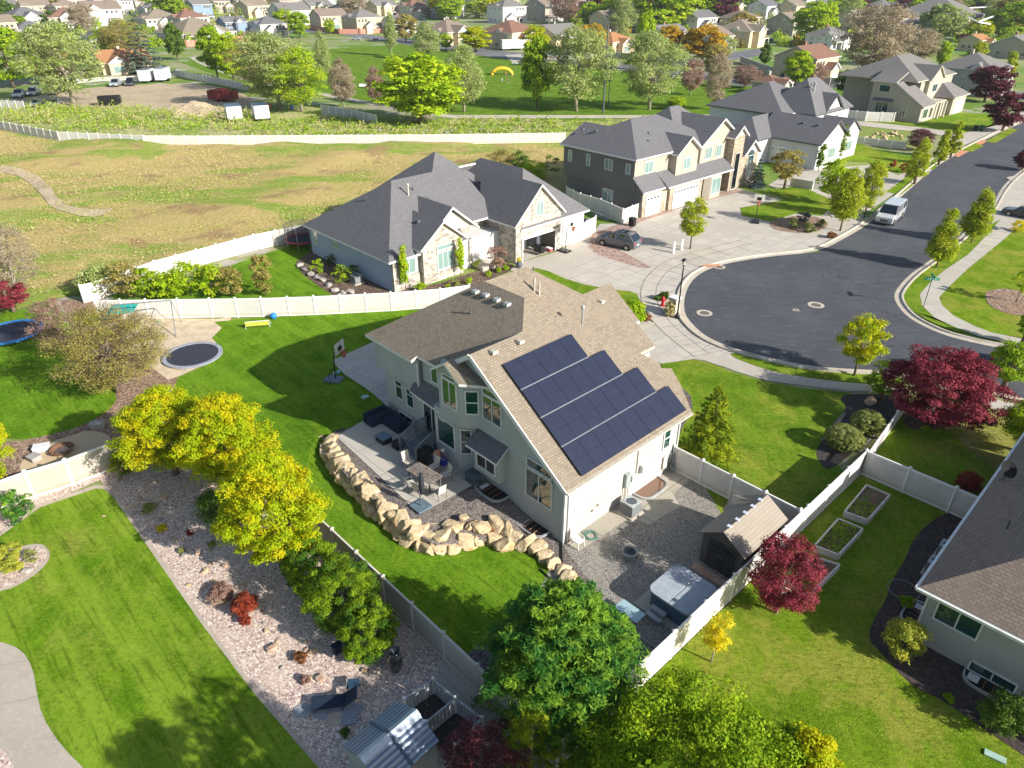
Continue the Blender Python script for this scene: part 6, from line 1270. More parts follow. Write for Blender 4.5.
def rock_me(seed,flat=.75,sub=2,blk=0):
    r=random.Random(seed*13+5); bm=bmesh.new(); bmesh.ops.create_cube(bm,size=1.0)
    for k in range(13 if blk else 16):
        n=Vector((r.gauss(0,1),r.gauss(0,1),r.gauss(0,.8))).normalized(); d=r.uniform(.40,.54)
        res=bmesh.ops.bisect_plane(bm,geom=bm.verts[:]+bm.edges[:]+bm.faces[:],plane_co=n*d,plane_no=n,clear_outer=True); ed=[x for x in res['geom_cut'] if isinstance(x,bmesh.types.BMEdge)]
        if ed: bmesh.ops.edgeloop_fill(bm,edges=ed) if 0 else bmesh.ops.contextual_create(bm,geom=ed)
    bmesh.ops.bevel(bm,geom=bm.edges[:],offset=.06,segments=2,affect='EDGES',profile=.6)
    bmesh.ops.triangulate(bm,faces=bm.faces[:]); bmesh.ops.subdivide_edges(bm,edges=[e for e in bm.edges if e.calc_length()>.16],cuts=1)
    for v in bm.verts:
        n=mnoise.noise(v.co*4+Vector((seed*7.1,0,0)))*.09+mnoise.noise(v.co*11+Vector((0,seed*3.3,0)))*.035
        p=v.co*(1+n); v.co=Vector((p.x,p.y,p.z*flat))
    bmesh.ops.recalc_face_normals(bm,faces=bm.faces[:]); me=bpy.data.meshes.new('rock'); bm.to_mesh(me); bm.free(); return me
RK=[rock_me(i,.85,3,1) for i in range(12)]; 
for m_ in RK: m_.materials.append(M_rock)
RG=[rock_me(i+10,.6) for i in range(3)]; RR=[rock_me(i+20,.6) for i in range(3)]; RL=[rock_me(i+30,.6) for i in range(3)]
for m_ in RG: m_.materials.append(M_rockg)
for m_ in RR: m_.materials.append(M_rockr)
for m_ in RL: m_.materials.append(M_rock)
def boulder_wall():
    t=thing('boulder_wall','retaining wall of stacked tan boulders between the patio terrace and lower lawn','wall',at(430,545)); r=random.Random(4)
    up=[(331,441,.8),(334,451,.8),(339,459,.8),(346,468,.75),(354,476,.75),(362,485,.75),(371,493,.75),(380,502,.8),(389,511,.75),(400,519,.75),(410,528,.75),(420,535,.7),(432,537,.6),(443,536,.6),(452,528,.55),(462,526,.5),(473,528,.5),(484,528,.45),(494,527,.4),(503,529,.4),(509,536,.35),(519,541,.3),(530,545,.25),(541,553,.2),(552,562,.15),(562,571,.1),(571,581,.1)]
    lo=[(322,440,.4),(326,452,.3),(332,462,.25),(339,472,.2),(347,482,.2),(357,492,.15),(367,501,.15),(376,510,.15),(386,519,.15),(396,529,.15),(405,537,.15),(416,544,.15),(428,548,.15),(441,549,.15),(454,548,.1),(459,538,.3),(466,545,.1),(478,541,.1),(491,538,.1),(500,543,.1),(512,548,.1)]
    def course(L,sp):
        P=[at(*q) for q in L]; out=[P[0]]; acc=0
        for a,b in zip(P,P[1:]):
            d=(b-a).length; k=sp-acc
            while k<d: out.append(a.lerp(b,k/d)); k+=sp*r.uniform(.85,1.15)
            acc=d-(k-sp)
        return out
    for p in course(up,.66)+course([(x,y,z*.9) for x,y,z in lo],.64):
        p=p+Vector((r.uniform(-.08,.08),r.uniform(-.08,.08),r.uniform(-.06,.06))); s=r.uniform(.68,.98); o=link('boulder',RK[r.randrange(12)],t,p-t.location); o.rotation_euler=(r.uniform(-.3,.3),r.uniform(-.3,.3),r.uniform(0,6)); o.scale=(s*1.25,s*r.uniform(.85,1.1),s*r.uniform(.85,1.05))
boulder_wall()
def rock(x,y,wpx,label,ml=RL,z=0,group=None,name='rock'):
    p=at(x,y,z); s=wpx*depth(p)/CF; r=random.Random(int(x*31+y)); o=link(name,ml[r.randrange(3)],None,p+Vector((0,0,s*.15))); o.rotation_euler=(0,0,r.uniform(0,6)); o.scale=(s,s*.8,s*.8); tag(o,label,'rock',group); return o
rock(464,518,10,'round tan boulder lying on the terrace gravel',z=.9)
for i,(x,y,w_,m_,l) in enumerate(((272,649,11,RR,'rust coloured rock beside the red shrub'),(313,651,8,RL,'tan rock left of the cedar bush'),(364,671,7,RL,'pale rock at the foot of the cedar bush'),(320,679,10,RR,'orange rock beside the black lounger'),(184,556,7,RG,'grey rock near the top of the pink gravel'),(197,554,6,RR,'reddish rock near the top of the pink gravel'),
    (206,571,7,RL,'tan rock in the middle of the gravel path of rocks'),(225,566,7,RR,'brown rock beneath the yellow maple'),(238,587,6,RG,'small grey rock above the red shrub'),(27,572,11,RG,'grey rock in the curved bed at the left edge'),(5,566,7,RR,'reddish rock in the curved bed at the left edge'),(870,403,13,RR,'rosy rock in the front mulch bed'),
    (155,505,6,RG,'grey rock near the pale mound'),(164,497,7,RL,'tan rock near the lawn corner'),(140,500,6,RR,'reddish rock beside the lawn corner'),(175,541,6,RL,'small tan rock beside the yellow mound'),(282,668,5,RG,'grey stone beside the grey mound'),(160,520,6,RG,'grey stone above the yellow mound'),(213,582,5,RL,'tan stone left of the twiggy shrub'))): rock(x,y,w_,l,m_)
rg2=random.Random(77)
for i in range(46):
    t_=rg2.random(); x=120+t_*190+rg2.uniform(-28,34); y=488+t_*170+rg2.uniform(-10,30)
    rock(x,y,rg2.uniform(2,5),'small stone scattered on the pink gravel',rg2.choice((RG,RR,RL)),group='small stones scattered on the pink gravel')
for i,(x,y) in enumerate(((300,266),(305,270),(311,275),(317,278),(323,281),(329,286),(335,291),(343,294),(351,293))): rock(x,y,8,'grey edging boulder along the curved bed, number %s from the trampoline'%('one','two','three','four','five','six','seven','eight','nine')[i],RG,group='edging boulders beside the stone house')
for i in range(26): rock(455+rg2.uniform(-85,40),131+rg2.uniform(-2,4),rg2.uniform(2.5,5),'pale rock in the strip of rubble behind the long white fence',RG,group='pale rubble rocks behind the long white fence')
for i in range(24): rock(865+rg2.uniform(0,38),134+rg2.uniform(-2,7),rg2.uniform(2.5,5),'tan rock in the rock garden behind the low white fence',RL,group='tan rocks in the rock garden')
for i in range(20): rock(160+rg2.uniform(-10,30),112+rg2.uniform(-4,5),rg2.uniform(2.5,5),'pale rock below the dirt pile',RG,group='pale rocks below the dirt pile')
def pile():
    p=at(193,112); bm=bmesh.new(); bmesh.ops.create_grid(bm,x_segments=28,y_segments=28,size=1)
    for v in bm.verts:
        d=v.co.length; n=mnoise.noise(v.co*3)*.5+mnoise.noise(v.co*8)*.2; v.co.z=max(-.05,(1-d*1.05)+n*.45)*2.3; v.co.x*=10; v.co.y*=7
    me=bpy.data.meshes.new('dirt_pile'); bm.to_mesh(me); bm.free(); me.materials.append(M_dirt); tag(link('dirt_pile',me,loc=p),'heap of tan dirt in the lot beside the red dumpster','dirt pile')
pile()
# --- patio furniture (patio frame: local x=-U, y=V)
PA=AA-PI/2
def pt(x,y,z=PZ): return at(x,y,z)
def stairs():
    t=thing('porch_stairs','grey porch stairs with slatted railings at the sliding door','stairs',uv(11.3,.2,PZ),PA); w=1.6; 
    for k in range(4):
        mb=MB(); mb.b2((-w/2,-.9-.3*(k+1),0),(w/2,-.9-.3*k,.44-.11*k-.02)); mb.b2((-w/2-.02,-.9-.3*(k+1)-.03,.42-.11*k),(w/2+.02,-.9-.3*k,.455-.11*k),0); mb.build('step',M_dgreyL,t)
    mb=MB(); mb.b2((-w/2,-.9,0),(w/2,0,.56)); mb.build('landing',M_dgreyL,t)
    for sx in (-1,1):
        x=sx*(w/2+.04); mb=MB()
        for y,z0,z1 in ((-2.2,0,.98),(-.9,0,1.5),(-.06,0,1.5)): mb.bar((x,y,z0),(x,y,z1),.09)
        mb.bar((x,-2.25,1.0),(x,-.9,1.52),.11,.06); mb.bar((x,-.9,1.52),(x,-.03,1.52),.11,.06); mb.bar((x,-2.2,.2),(x,-.9,.7),.05,.06); mb.bar((x,-.9,.7),(x,-.03,.7),.05,.06)
        for k in range(9): y=-2.1+k*.14; f_=(y+2.2)/1.3; mb.bar((x,y,.2+f_*.5),(x,y,1.0+f_*.5),.04)
        for k in range(6): y=-.8+k*.14; mb.bar((x,y,.7),(x,y,1.5),.04)
        mb.build('railing',M_dgreyL,t)
M_dgreyL=plain('slate_deck_paint',(.17,.20,.225),.6)
stairs()
def sofa():
    t=thing('sectional_sofa','dark L shaped outdoor sofa against the house wall on the patio','sofa',uv(14.85,-.15,PZ),PA)
    def seg(lo,hi,n):
        mb=MB(); mb.b2(lo,hi); mb.build(n,M_navy,t,bevel=.03)
    seg((-1.4,-.95,0),(1.2,-.2,.36),'base'); seg((-1.4,-1.75,0),(-.6,-.95,.359),'base'); seg((-1.4,-.22,.0),(1.2,-.02,.72),'backrest'); seg((-1.58,-1.75,0),(-1.4,-.02,.72),'backrest')
    for i in range(3): seg((-.55+.58*i,-.93,.36),(-.0+.58*i,-.24,.50),'cushion')
    for i in range(2): seg((-1.38,-1.72+.74*i,.36),(-.62,-1.0+.74*i,.501),'cushion')
sofa()
def boxy(name,label,cat,p,d,m,rz=PA,lid=None,bev=.03,lidm=None):
    t=thing(name,label,cat,p,rz); mb=MB(); mb.box((0,0,d[2]/2),d); mb.build('body',m,t,bevel=bev); mb=MB(); mb.box((0,0,d[2]+.03),(d[0]+.05,d[1]+.05,.06)); mb.build('lid',lidm or m,t,bevel=.02); return t
M_steelblue=plain('steel_blue_top',(.07,.12,.18),.35,.1,.8)
boxy('coffee_table','low table with steel blue top in front of the dark sofa','table',pt(384,441),(.9,.7,.36),M_black,lidm=M_steelblue); boxy('ottoman','dark ottoman between the sofa and porch stairs','ottoman',pt(399,447),(.62,.7,.38),M_black,lidm=M_cush)
boxy('storage_box','slate storage box under the kitchen window bump','box',pt(473,481),(.75,.6,.55),plain('slate_plastic',(.07,.10,.13),.5))
def dining():
    t=thing('dining_table','long weathered outdoor dining table on the patio','table',pt(425,483),PA+R(4)); mb=MB()
    for k in range(5): mb.box((0,-.42+.21*k,.74),(2.1,.19,.045))
    mb.build('tabletop',mat('weathered_wood',(.24,.20,.17),[(3,(.15,.12,.10),.4,.6),(8,(.40,.36,.31),.55,.7)],.85),t)
    for x in (-.9,.9):
        for y in (-.4,.4): mb=MB(); mb.box((x,y,.36),(.07,.07,.72)); mb.build('leg',M_dgrey,t)
dining()
def chair(label,p,rz,first=[None]):
    if first[0] is None:
        t=thing('patio_chair',label,'chair',p,rz,'cream mesh patio chairs'); mb=MB(); mb.box((0,0,.42),(.52,.5,.03)); mb.build('seat',M_cream,t); mb=MB(); M=Matrix.Rotation(R(-12),3,'X'); mb.box((0,.30,.74),(.5,.03,.6),0,0,1,M); mb.build('backrest',M_cream,t)
        for s_ in (-1,1):
            mb=MB(); mb.tube([(s_*.28,-.27,0),(s_*.28,-.25,.42),(s_*.28,.24,.44),(s_*.28,.30,0)],.018,6); mb.build('leg',M_dgrey,t)
            mb=MB(); mb.tube([(s_*.29,-.25,.42),(s_*.29,-.25,.64),(s_*.29,.3,.66)],.018,6); mb.build('armrest',M_dgrey,t)
        mb=MB(); mb.tube([(-.26,.24,.43),(-.26,.37,1.05),(.26,.37,1.05),(.26,.24,.43)],.018,6); mb.build('frame',M_dgrey,t); first[0]=t; return t
    return dup(first[0],p,rz,label=label)
chair('cream patio chair at the stairs end of the dining table',pt(409,467),PA+R(90)); chair('cream patio chair at the lawn end of the dining table in sunshine',pt(440,497),PA+R(-95)); chair('cream patio chair beside the person, house side of the table',pt(434,472),PA+R(5)); chair('cream patio chair nearest the storage box, house side of the table',pt(446,480),PA+R(-10)); chair('patio chair seen side on, lawn side of the table',pt(411,489),PA+R(170))
chair('patio chair behind the closed parasol, lawn side of the table',pt(420,495),PA+R(195))
def parasol():
    t=thing('parasol','closed dark cantilever parasol on a square weighted base','parasol',pt(421,507),PA); mb=MB(); mb.box((0,0,.06),(.95,.95,.12)); mb.build('base',M_slateb,t,bevel=.02); mb=MB(); mb.tube([(0,0,.1),(0,0,2.5)],.035,8); mb.tube([(0,0,2.5),(.1,.3,2.62)],.03,8); mb.build('pole',M_dgrey,t)
    mb=MB(); mb.lathe([(.02,2.4),(.12,2.25),(.17,1.4),(.13,.95),(.03,.9)],(.05,.12,0),9); mb.build('canopy',M_cush,t,smooth=True); mb=MB(); mb.box((0,-.03,1.1),(.1,.14,.2)); mb.build('crank_box',M_dgrey,t)
M_slateb=plain('slate_blue_plastic',(.13,.18,.22),.6)
parasol()
def grill():
    t=thing('covered_grill','barbecue under a draped black cover beside the porch stairs','grill',pt(428,463),PA); mb=MB(); mb.box((0,0,.45),(1.2,.75,.9),0,0,.93); mb.lathe([(.5,0),(.46,.2),(.3,.33),(0,.37)],(0,0,.86),14,0,1.0,.66); o=mb.build('cover',plain('black_cover',(.012,.012,.014),.75,0,.2),t,smooth=True,bevel=.05)
grill()
def firebowl(label,p,r=.45,h=.35,m=None):
    t=thing('fire_bowl',label,'fire pit',p); mb=MB(); mb.lathe([(r*.4,0),(r*.9,h*.6),(r,h),(r*.92,h),(r*.8,h*.6),(0,h*.3)],(0,0,0),22); mb.build('bowl',m or M_rust,t,smooth=True); mb=MB(); mb.lathe([(0,h*.45),(r*.82,h*.46),(r*.7,h*.5),(0,h*.6)],(0,0,.01),14); mb.build('ash',M_ash,t)
M_rust=plain('rusty_steel',(.22,.11,.06),.8,.2); M_ash=mat('ash_and_logs',(.10,.09,.085),[(6,(.30,.16,.09),.5,.65),(9,(.03,.03,.03),.5,.6)],.95)
firebowl('dark fire bowl at the left end of the boulder wall',atT(343,438,TL)+Vector((0,0,.05)),.62,.3,plain('bronze_bowl',(.10,.085,.07),.5,.5)); firebowl('rusty fire pit on the flagstone paving beside the cream fence',at(63,452),.75,.3)
boxy('stone_bench','small white stone seat beside the rusty fire pit','seat',at(42,450),(.9,.6,.3),M_stuc_w,R(20)); boxy('stone_bench','grey stone seat left of the rusty fire pit','seat',at(35,460),(.7,.6,.3),M_found,R(-30)); boxy('stone_bench','grey stone seat in the dark mulch above the fire pit','seat',at(98,428),(.8,.5,.4),M_found,R(10))
# --- lawn toys
def hoop(label,p,rz,h=3.05,toys=False,blk=M_black):
    t=thing('basketball_hoop',label,'basketball hoop',p,rz); mb=MB(); mb.box((0,.25,.1),(.95,1.35,.2)); mb.build('base',M_slateb if toys else M_black,t,bevel=.05); mb=MB(); mb.tube([(0,.1,.2),(0,.0,h*.82),(0,-.45,h+.2)],.05,8); mb.tube([(0,.75,.2),(0,.06,h*.45)],.03,6); mb.build('pole',blk,t)
    mb=MB(); mb.box((0,-.6,h+.35),(1.25,.05,.85)); o=mb.build('backboard',plain('backboard_white',(.62,.62,.52),.4),t); mb=MB(); mb.box((0,-.635,h+.28),(.5,.01,.38)); mb.box((0,-.5,h+.3),(.35,.12,.4)); mb.build('bracket',blk,t)
    mb=MB(); mb.tube([(0+.23*math.cos(a),-.88+.23*math.sin(a),h) for a in [2*PI*i/16 for i in range(17)]],.013,5,cap=False); mb.build('rim',plain('hoop_orange',(.6,.09,.03),.5),t); mb=MB(); mb.lathe([(.23,0),(.17,-.2),(.13,-.4)],(0,-.88,h),12,0,1,1,False); mb.build('net',plain('net_red',(.5,.16,.1),.8),t)
    return t
hoop('portable basketball hoop on the shaded back lawn beside the concrete pad',atT(337,381),R(72),2.6,True)
hoop('portable basketball hoop on the lawn in front of the dark two storey house',at(755,223),PA+R(30),2.9); hoop('basketball hoop beside the open garage of the stone house',at(566,252),PA+R(95),3.0)
def ball(label,p,r,c):
    mb=MB(); mb.lathe([(math.sin(PI*i/8)*r,r-math.cos(PI*i/8)*r) for i in range(9)],(0,0,0),12); tag(mb.build('ball',plain('ball_'+label.split()[0],c,.5),None,p,smooth=True),label,'ball')
ball('blue ball on the lawn beside the yellow goal',at(274,319),.3,(.02,.22,.62)); ball('pale blue ball in the base of the lawn hoop',atT(339,376)+Vector((0,0,.22)),.14,(.25,.55,.75)); ball('white ball in the base of the lawn hoop',atT(335,377)+Vector((0,0,.22)),.13,(.7,.7,.7))
def cone_():
    mb=MB(); mb.box((0,0,.015),(.32,.32,.03)); mb.lathe([(.12,.03),(.02,.42)],(0,0,0),12); tag(mb.build('traffic_cone',plain('cone_orange',(.75,.13,.03),.5),None,atT(329,380)),'orange cone beside the lawn hoop base','cone')
cone_()
def goal():
    t=thing('play_goal','small yellow goal net on white legs on the back lawn','goal',at(258,328),R(12),None,.72); mb=MB()
    mb.tube([(-1.4,0,0),(-1.4,0,.9),(1.4,0,.9),(1.4,0,0)],.05,6); mb.tube([(-1.4,0,.9),(-1.5,.9,0)],.04,6); mb.tube([(1.4,0,.9),(1.5,.9,0)],.04,6); mb.build('frame',M_trim,t)
    mb=MB(); mb.face([(-1.38,.02,.88),(1.38,.02,.88),(1.48,.9,.02),(-1.48,.9,.02)]); mb.face([(-1.35,-.01,.3),(1.35,-.01,.3),(1.38,-.01,.88),(-1.38,-.01,.88)]); mb.build('net',plain('yellow_net',(.50,.52,.07),.8),t)
goal()
def tramp(label,c,r,ringc,h=.12,net=False,legs=False):
    t=thing('trampoline',label,'trampoline',c); mb=MB(); mb.lathe([(0,h),(r*.86,h)],(0,0,0),40); mb.build('mat',plain('trampoline_mat',(.035,.038,.055),.7),t); mb=MB(); mb.lathe([(r*.86,h),(r*.86,h+.04),(r,h+.04),(r,h-.06)],(0,0,0),40,0,1,1,False); mb.build('pad',plain('pad_'+label.split()[0],ringc,.6),t)
    mb=MB(); n=8
    for i in range(n):
        a=2*PI*i/n; x,y=r*.97*math.cos(a),r*.97*math.sin(a); mb.tube([(x,y,-.0),(x,y,h)],.03,6)
        if net: mb.tube([(x,y,h),(x*1.0,y,h+1.8)],.03,6)
    mb.build('leg',M_steel,t)
    if net:
        mb=MB(); mb.lathe([(r*.95,h),(r*.95,h+1.7)],(0,0,0),28,0,1,1,False); n_=NT('safety_net'); n_.fin((.03,.035,.05),.9); tr=n_.n('BsdfTransparent'); mx=n_.n('MixShader'); mx.inputs[0].default_value=.35; n_.l(tr.outputs[0],mx.inputs[1]); n_.l(n_.b.outputs[0],mx.inputs[2]); n_.l(mx.outputs[0],n_.o.inputs[0]); mb.build('safety_net',n_.m,t)
tramp('white rimmed round trampoline sunk in the sand beside the lawn',at(193,356),2.3,(.33,.34,.38)); tramp('blue rimmed trampoline on the left lawn',at(12,335),2.5,(.03,.20,.48),.3); tramp('netted trampoline with a red rim at the corner of the stone house',at(303,246),1.9,(.55,.05,.09),.9,True)
def swing():
    t=thing('swing_set','metal swing frame with a teal canopy over the play sand','swing set',at(150,330)); P=[at(124,322)-t.location,at(176,337)-t.location,at(112,313)-t.location,at(182,322)-t.location]; a=Vector((-2.6,-.1,2.4)); b=Vector((2.0,.9,2.4)); mb=MB()
    mb.tube([a,b],.05,6); mb.tube([P[0],a,P[2]],.045,6); mb.tube([P[1],b,P[3]],.045,6); mb.build('frame',M_steel,t); 
    for k in (.35,.7):
        q=a.lerp(b,k); mb=MB(); mb.bar(q+Vector((-.2,0,-1.9)),q+Vector((.2,.05,-1.9)),.15,.03); mb.build('swing_seat',plain('teal_plastic',(.02,.32,.27),.5),t); mb=MB()
        for s_ in (-.2,.2): mb.tube([q+Vector((s_,0,0)),q+Vector((s_,0,-1.9))],.012,4)
        mb.build('chain',M_steel,t)
    mb=MB(); c=at(122,312,1.3)-t.location; mb.face([c+Vector((-1.2,-.6,0)),c+Vector((1.0,-.1,0)),c+Vector((1.2,.9,.5)),c+Vector((-.9,.5,.5))]); mb.build('canopy',MC['teal_plastic'],t)
swing()
# --- side yard
def ac(label,p,s=.8,h=.75,rz=PA,m=None):
    t=thing('air_conditioner',label,'air conditioner',p,rz); mb=MB(); mb.box((0,0,.05),(s+.2,s+.2,.1)); mb.build('pad',M_kerb,t); mb=MB(); mb.box((0,0,.1+h/2),(s,s,h)); n=m or M_acb; mb.build('body',n,t,bevel=.05)
    mb=MB(); mb.lathe([(s*.49,h+.1),(s*.49,h+.15),(s*.38,h+.15),(s*.36,h+.11)],(0,0,0),24,0,1,1,False); mb.box((0,0,h+.115),(s,s,.03)); mb.build('top',M_acp,t); mb=MB(); mb.lathe([(0,h+.145),(s*.36,h+.135)],(0,0,.0),20); mb.build('fan_grille',M_dgrey,t)
    mb=MB()
    for k in range(9):
        z=.16+k*h/10; mb.box((0,0,z),(s+.012,s+.012,.02))
    mb.build('louvre',M_dgrey,t)
M_acb=plain('ac_grey',(.26,.28,.27),.6,.1); M_acp=plain('ac_pale_top',(.46,.50,.48),.5,.2)
ac('square grey air conditioner on the slab beside the electric meters',at(630,513,.03),.85); ac('air conditioner beside the stone house wall in the mulch bed',at(357,283,.02),.9); ac('pale air conditioner nearest the corner of the right hand house',spt(1.75,5.4),.72,.75,ANS); ac('pale air conditioner behind the first one, under the charcoal eave',spt(1.75,7.1),.72,.75,ANS)
ac('pale air conditioner farthest back beside the right hand house',spt(1.5,10.0),.7,.7,ANS)
def plastic_chair():
    t=thing('plastic_chair','white plastic garden chair against the sunny house corner','chair',at(578,546,.03),PA+R(-90)+R(180)); mb=MB(); mb.box((0,0,.42),(.5,.48,.04)); mb.build('seat',M_white,t,bevel=.02); mb=MB(); M=Matrix.Rotation(R(-12),3,'X'); mb.box((0,.28,.68),(.46,.04,.5),0,0,.85,M); mb.build('backrest',M_white,t,bevel=.02)
    for x in(-.22,.22):
        for y in(-.2,.2): mb=MB(); mb.tube([(x,y,.42),(x*1.15,y*1.2,0)],[.03,.02],6); mb.build('leg',M_white,t)
        mb=MB(); mb.tube([(x*1.1,-.2,.42),(x*1.1,-.2,.62),(x*1.1,.26,.64)],.025,6); mb.build('armrest',M_white,t)
plastic_chair()
def ring_pot():
    t=thing('fire_ring','round grey metal fire ring on the side yard gravel','fire ring',at(629,557,.03)); mb=MB(); mb.lathe([(.38,0),(.40,.40),(.43,.42),(.34,.42),(.33,.1),(0,.1)],(0,0,0),28); mb.build('ring',plain('ring_grey',(.30,.32,.31),.5,.5),t,smooth=False)
ring_pot()
def hose(label,c,n=4,m=(.06,.22,.16),r=.22):
    mb=MB(); pts=[]
    for i in range(n*14): a=2*PI*i/14; pts.append((math.cos(a)*(r+.004*i),math.sin(a)*(r+.004*i),.03+.0012*i))
    mb.tube(pts,.015,5,cap=False); tag(mb.build('garden_hose',plain('hose_'+label.split()[0],m,.5),None,c),label,'hose')
hose('coiled green hose on the gravel beside the white plastic chair',at(591,536,.03)); hose('pale hose loop in the black mulch beside the right hand house',at(903,590,.05),1,(.35,.36,.40),.7)
def tub():
    t=thing('hot_tub','blue grey hot tub with a two part cover beside the white fence','hot tub',at(681,604,.05),PA); w=2.5; pts=[]
    for sx,sy in ((1,1),(-1,1),(-1,-1),(1,-1)):
        for k in range(7):
            a=math.atan2(sy,sx)-PI/4+PI/2*k/6; pts.append((sx*(w/2-.45)+.45*math.cos(a),sy*(w/2-.45)+.45*math.sin(a)))
    sc=lambda k:[(x*k,y*k) for x,y in pts]
    mb=MB(); mb.box((-.1,-.1,-.02),(w+.6,w+.6,.08)); mb.build('slab',M_pad,t); mb=MB(); mb.prism(sc(.97),.02,.88); mb.build('shell',plain('tub_blue',(.085,.15,.21),.55),t); mb=MB(); mb.prism(sc(1.0),.86,.92); mb.build('rim',plain('tub_rim',(.14,.19,.24),.5),t)
    for s_ in (-1,1):
        half=[(x,max(.02,y)) if s_>0 else (x,min(-.02,y)) for x,y in sc(1.02)]; q=[]
        for p_ in half:
            if not q or (abs(q[-1][0]-p_[0])+abs(q[-1][1]-p_[1]))>1e-3: q.append(p_)
        mb=MB(); mb.prism([(y,x) for x,y in q],.925,1.03); mb.build('cover',plain('tub_cover',(.36,.40,.43),.55),t,bevel=.02)
    mb=MB(); mb.box((-w/2*.97-.005,.25,.7),(.03,.34,.12)); mb.build('control_panel',M_black,t)
    t=thing('tub_steps','two step grey plastic steps in front of the hot tub','steps',at(681,604,.05)-V*1.62+U*.35,PA); mb=MB(); mb.box((0,.18,.38),(.85,.30,.06)); mb.box((0,.18,.18),(.7,.26,.36)); mb.build('step',M_stepg,t,bevel=.02); mb=MB(); mb.box((0,-.16,.19),(.85,.30,.06)); mb.box((0,-.16,.08),(.7,.26,.17)); mb.build('step',M_stepg,t,bevel=.02)
M_stepg=plain('step_grey',(.36,.37,.38),.6)
tub()
def shed():
    p=uv(-6.95,4.3,.03); t=thing('garden_shed','brown resin shed with double doors and a tan gabled roof by the white fence','shed',p,PA); w,d,h,r=2.3,3.9,2.0,.75   # gable faces -V; ridge along V
    m=plain('shed_brown',(.115,.10,.09),.7); mr=shingle('shed_roof',(.34,.29,.23),(.30,.26,.21),(.20,.17,.14),3,.2); mrd=mr
    mb=MB(); mb.b2((-w/2,0,0),(w/2,d,h)); mb.build('wall',m,t); mb=MB()
    for y in (-.005,d+.005): mb.face([(-w/2,y,h),(w/2,y,h),(0,y,h+r)] if y<0 else [(w/2,y,h),(-w/2,y,h),(0,y,h+r)])
    mb.build('gable',m,t); mb=MB(); e=.2
    mb.slab([(-w/2-e,-e,h-.08),(-w/2-e,d+e,h-.08),(0,d+e,h+r+.06),(0,-e,h+r+.06)],.06); mb.slab([(w/2+e,-e,h-.08),(w/2+e,d+e,h-.08),(0,d+e,h+r+.06),(0,-e,h+r+.06)],.06); mb.slab([(-w/2-.5,d*.45,h+.1),(-w/2-.5,d*.72,h+.38),(-.3,d*.72,h+r-.02),(-.6,d*.45,h+.3)],.05) if 0 else None; mb.build('roof',[mr,m],t)
    mb=MB(); mb.slab([(-w/2-.35,d*.60,h-.12),(-w/2-.35,d*.82,h+.38),(-.25,d*.82,h+r-.05),(-w/2+.0,d*.60,h+.0)],.04); mb.slab([(-w/2-.35,d*1.04,h-.12),(-w/2-.35,d*.82,h+.38),(-.25,d*.82,h+r-.05),(-w/2,d*1.04,h)],.04); mb.build('dormer',[mr,m],t)
    for s_ in (-1,1):
        mb=MB(); mb.b2((s_*.02,-.05,.05),(s_*.78,-.01,h-.12)); do=mb.build('door',plain('shed_door',(.045,.042,.042),.6),t)
        mb=MB()
        for i in range(3): mb.b2((s_*(.14+.2*i),-.065,1.5),(s_*(.28+.2*i),-.05,1.68))
        mb.build('door_window',M_glassd,do)
        mb=MB(); mb.b2((s_*.06,-.09,.95),(s_*.10,-.05,1.15)); mb.build('handle',M_steel,do)
    for k in range(5):
        mb=MB(); mb.box((-.02,.35+k*.75,h+r+.10),(.22,.2,.07)); mb.build('ridge_vent',plain('vent_pale',(.55,.60,.65),.4),t)
    mb=MB(); mb.box((0,-.55,.02),(w,.5,.06)); mb.build('ramp',M_rockr,t)
shed()
def glass_table():
    t=thing('glass_table','frosted glass topped low table on the charcoal gravel','table',at(629,617,.03),PA); mb=MB(); mb.box((0,0,.42),(1.35,.75,.03)); mb.build('tabletop',glassm('frosted_glass',(.35,.50,.52),.2),t); mb=MB()
    for x in(-.6,.6):
        for y in(-.32,.32): mb.tube([(x,y,0),(x,y,.42)],.02,5)
    mb.build('frame',M_dgrey,t)
    t=thing('metal_bench','black slatted metal bench on the charcoal gravel beside the fence','bench',at(641,662,.03),PA+R(2)); mb=MB()
    for k in range(6): mb.box((-.55+.2*k,0,.42),(.05,.5,.03))
    mb.box((0,.25,.42),(1.2,.04,.04)); mb.box((0,-.25,.42),(1.2,.04,.04)); mb.build('seat',M_black,t); mb=MB(); mb.tube([(-.6,.26,0),(-.6,.34,.9),(.6,.34,.9),(.6,.26,0)],.025,6)
    for k in range(5): mb.tube([(-.4+.2*k,.27,.42),(-.4+.2*k,.34,.9)],.012,4)
    mb.build('backrest',M_black,t); mb=MB(); mb.tube([(-.6,-.25,0),(-.6,-.25,.42)],.02,5); mb.tube([(.6,-.25,0),(.6,-.25,.42)],.02,5); mb.build('leg',M_black,t)
glass_table()
def edging(label,pts,w=.06,h=.08,m=None,name='edging_strip'):
    P=[Vector(p) for p in pts]; t=P[0]; mb=MB()
    for a,b in zip(P,P[1:]): mb.bar(a-t+Vector((0,0,h/2)),b-t+Vector((0,0,h/2)),w,h)
    tag(mb.build(name,m or M_black,None,t),label,'edging')
edging('black edging strip between the grey gravel and charcoal gravel',[uv(-.5,-2.3,.03),uv(-8.3,-3.3,.03)]); edging('black edging strip running out from the house corner',[uv(.05,-.05,.03),uv(-2.2,-2.4,.03)],.07)
